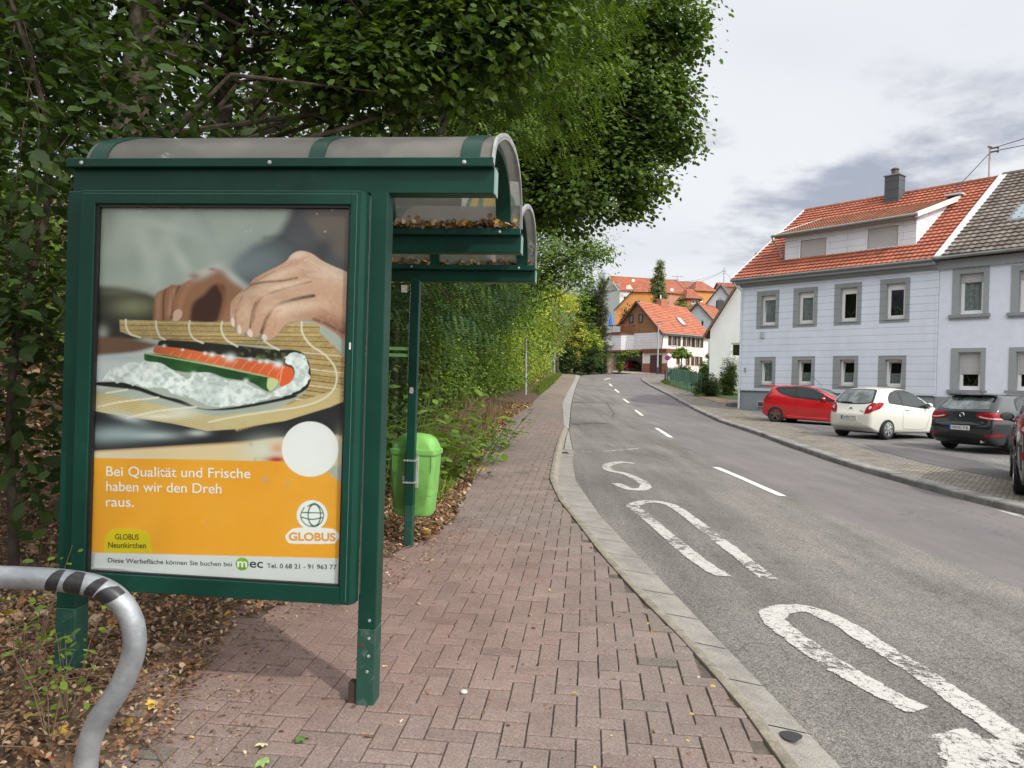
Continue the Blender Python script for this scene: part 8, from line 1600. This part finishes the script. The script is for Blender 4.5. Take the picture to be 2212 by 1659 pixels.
blades('grass', 'grass and weeds at the foot of the wire fence', 2500, lambda y: XC(y)-.15, lambda y: XC(y)+.35, 46, 66, .14, .006, GRN['bright']+[(.25,.2,.1)], 304)
BR = [(.22,.12,.06),(.27,.16,.09),(.15,.085,.048),(.34,.22,.13),(.12,.07,.042),(.26,.125,.055),(.44,.33,.22)]
def litter(name, label, n, fx0, fx1, y0, y1, sz, cols, seed, lift=.02, shape='oval', pw=1.0, zf=None, thick=.02, flat_=.35, upn=None):
    r = np.random.default_rng(seed); y = y0 + (y1-y0)*r.random(n)**pw; a, b_ = fx0(y), fx1(y); x = a + (b_-a)*r.random(n); z = (h(x, y) + .1 + bank(x, y) if zf is None else zf(x, y)) + lift*r.random(n) + .004
    nv = r.normal(size=(n, 3))*flat_; nv[:, 2] = 1; o = leafmesh(name, np.stack([x, y, z], -1), sz, pal(cols, n, r, .2), shape, None, M_litter, rng=r, cup=.35, nrm=nv); tag(o, label, 'leaves', kind='stuff'); return o
YEL = [(.55,.36,.05),(.60,.42,.08),(.45,.30,.10)]
litter('leaf_litter', 'thick brown leaf litter on the bank left of the brick pavement', 60000, lambda y: XL(y)-3.6, lambda y: XL(y)+.04, 1.6, 9.0, .026, BR, 311, .05, pw=.9, flat_=.6)
litter('leaf_litter', 'larger curled brown leaves among the litter by the rail', 900, lambda y: XL(y)-3.0, lambda y: XL(y)-.02, 1.8, 8.0, .062, BR*2+YEL[:1], 312, .06, 'maple', flat_=.7)
litter('leaf_litter', 'band of fallen leaves along the edge of the pavement', 9000, lambda y: XL(y)-.75, lambda y: XL(y)+.12, 6.5, 26, .05, BR*2+YEL[:1], 313, .04, 'maple', pw=1.3, flat_=.6)
litter('leaf_litter', 'brown litter on the bank further up the slope', 9000, lambda y: XL(y)-9, lambda y: XL(y)-3.2, 3, 16, .09, BR, 316, .05, flat_=.6)
litter('leaf_litter', 'small scattered leaves and crumbs on the brick pavement', 420, lambda y: XL(y), lambda y: XK(y), 2.4, 20, .026, BR+YEL, 314, .002, pw=1.4)
litter('leaf_litter', 'fine crumbs near the litter edge on the bricks', 1500, lambda y: XL(y)-.05, lambda y: XL(y)+.42, 2.6, 7.5, .016, BR, 315, .004)
r = np.random.default_rng(77); tw = MB()
for _ in range(700):
    y = r.uniform(1.8, 8.5); x = float(XL(y)) - r.random()*2.6 + .05; z = float(h(x, y)) + .115 + float(bank(np.array(x), np.array(y))); a = r.uniform(0, 3.14); l_ = r.uniform(.05, .28); d = Vector((math.cos(a), math.sin(a), r.normal()*.12))*l_; q = Vector((x, y, z)); tw.tube([q-d, q+Vector((r.normal(), r.normal(), .6))*.02, q+d], [.003, .0035, .0015], 4, False)
tag(tw.build('twigs', mat('twig', (.17,.115,.075), .9, var=.3)), 'thin dry twigs strewn over the leaf litter', 'twigs', kind='stuff')
# litter lying on the roof gutters of the shelter
def gl(v, z0, ua, ub, n, seed):
    r = np.random.default_rng(seed); u_ = r.uniform(ua, ub, n); vv = v + r.normal(size=n)*.03; z = z0 + np.abs(r.normal(size=n))*.018 + .022*np.maximum(0, np.sin(u_*9+seed)); P = np.array([sh(a, b_, c) for a, b_, c in zip(u_, vv, z)]); nv = r.normal(size=(n, 3)); nv[:, 2] += 1; o = leafmesh('leaf_litter', P, .036, pal(BR+YEL[:1], n, r, .2), 'maple', None, M_litter, rng=r, cup=.3, nrm=nv); tag(o, 'brown leaves piled on the middle roof gutter of the shelter' if seed == 5 else 'brown leaves on the rear roof gutter of the shelter', 'leaves', kind='stuff')
gl(1.40, 2.57, -.7, 1.2, 1500, 5); gl(2.82, 2.556, -.7, 1.18, 500, 6)
# single fallen leaves one can point at
def fallen(label, px, py, sz, col, shape='maple', seed=0, grp='single fallen leaves near the camera'):
    r = np.random.default_rng(seed); p = gp(px, py); z = float(h(p[0], p[1])) + .1 + float(bank(np.array(p[0]), np.array(p[1]))) + .018; nv = np.array([[r.normal()*.35, r.normal()*.35 - .25, 1.0]])
    o = leafmesh('fallen_leaf', np.array([[0, 0, 0.0]]), sz, np.array([col]), shape, None, M_litter, rng=r, cup=.3, nrm=nv); o.location = (p[0], p[1], z); tag(o, label, 'leaf', grp)
for i, a in enumerate([('yellow maple leaf lying left of the rail tube', 243, 1362, .085, YEL[0]), ('pale yellow leaf at the lower left between brown litter', 56, 1567, .075, YEL[2]), ('bright yellow star-shaped leaf near the bottom left corner', 122, 1604, .08, YEL[1]), ('large curled rust brown leaf at the bottom left', 100, 1640, .12, (.33,.12,.045)), ('green maple leaf on the bricks at the bottom', 648, 1602, .055, (.09,.17,.04)), ('small orange leaf on the bricks under the poster', 428, 1442, .04, (.55,.30,.10)), ('pale green leaf at the very bottom of the bricks', 566, 1652, .07, (.30,.42,.15)), ('orange curled leaf on the bricks beyond the bin', 1040, 1016, .10, (.6,.33,.05)), ('small cream leaf on the bricks left of the green leaf', 566, 1614, .045, (.62,.58,.35))]): fallen(*a, seed=i+3)
for i, (px, py, lab) in enumerate([(832,1441,'cigarette butt on the bricks right of the poster post'), (867,1559,'cigarette butt nearest the camera below the post'), (903,1305,'white cigarette butt on the bricks beyond the post'), (835,1238,'orange cigarette butt near the far post'), (1146,1330,'cigarette butt in the middle of the brick pavement')]):
    p = gp(px, py); t_ = thing('cigarette_butt', lab, 'cigarette butt', (p[0], p[1], p[2]+.005), i*1.3, 'cigarette butts on the pavement'); MB().tube([(-.004,0,0),(.012,0,0)], .004, 8).build('filter', mat('filter_orange', (.60,.36,.12), .8), t_); MB().tube([(-.013,0,0),(-.004,0,0)], .004, 8).build('paper', mat('cig_paper', (.7,.68,.62), .8), t_)
p = gp(1002, 1497); MB().lathe([(.002,0),(.018,.004),(.015,.012),(.002,.016)], 8).build('pebble', mat('pebble_white', (.55,.53,.50), .8)).location = p
tag(bpy.data.objects['pebble'], 'small pale pebble on the bricks in the foreground', 'pebble')
# little seedlings by the left post
for i, (px, py, Y, hh) in enumerate([(150,1440,3.2,.50),(60,1400,3.3,.55),(110,1520,3.0,.28)]):
    p = at(px, py, Y); g_ = G0(p[0], Y); r = np.random.default_rng(400+i); t_ = thing('seedling', ['thin bramble shoot with small green leaves in front of the left post', 'bramble shoot at the far left below the rail', 'tiny shoots in the litter below the left post'][i], 'plant', g_); C = []; st = MB()
    for s_ in range(7):
        a = r.uniform(0, 6.28); tip = Vector((math.cos(a)*.2+.05, math.sin(a)*.1, hh*r.uniform(.6, 1.3))); st.tube([Vector((0,0,-.02)), tip*.5+Vector((0,0,.05)), tip], [.0025,.002,.001], 4, False)
        for q in np.linspace(.35, 1, 8): C.append(tip*q + Vector((r.normal()*.025, r.normal()*.025, r.normal()*.02 + .05*(q < .9))))
    C = np.array(C); leafmesh('foliage', C, .034, pal(GRN['bright'], len(C), r, .15), 'oval', t_, M_leaf, .5, r); st.build('stem', mat('twig'), t_)
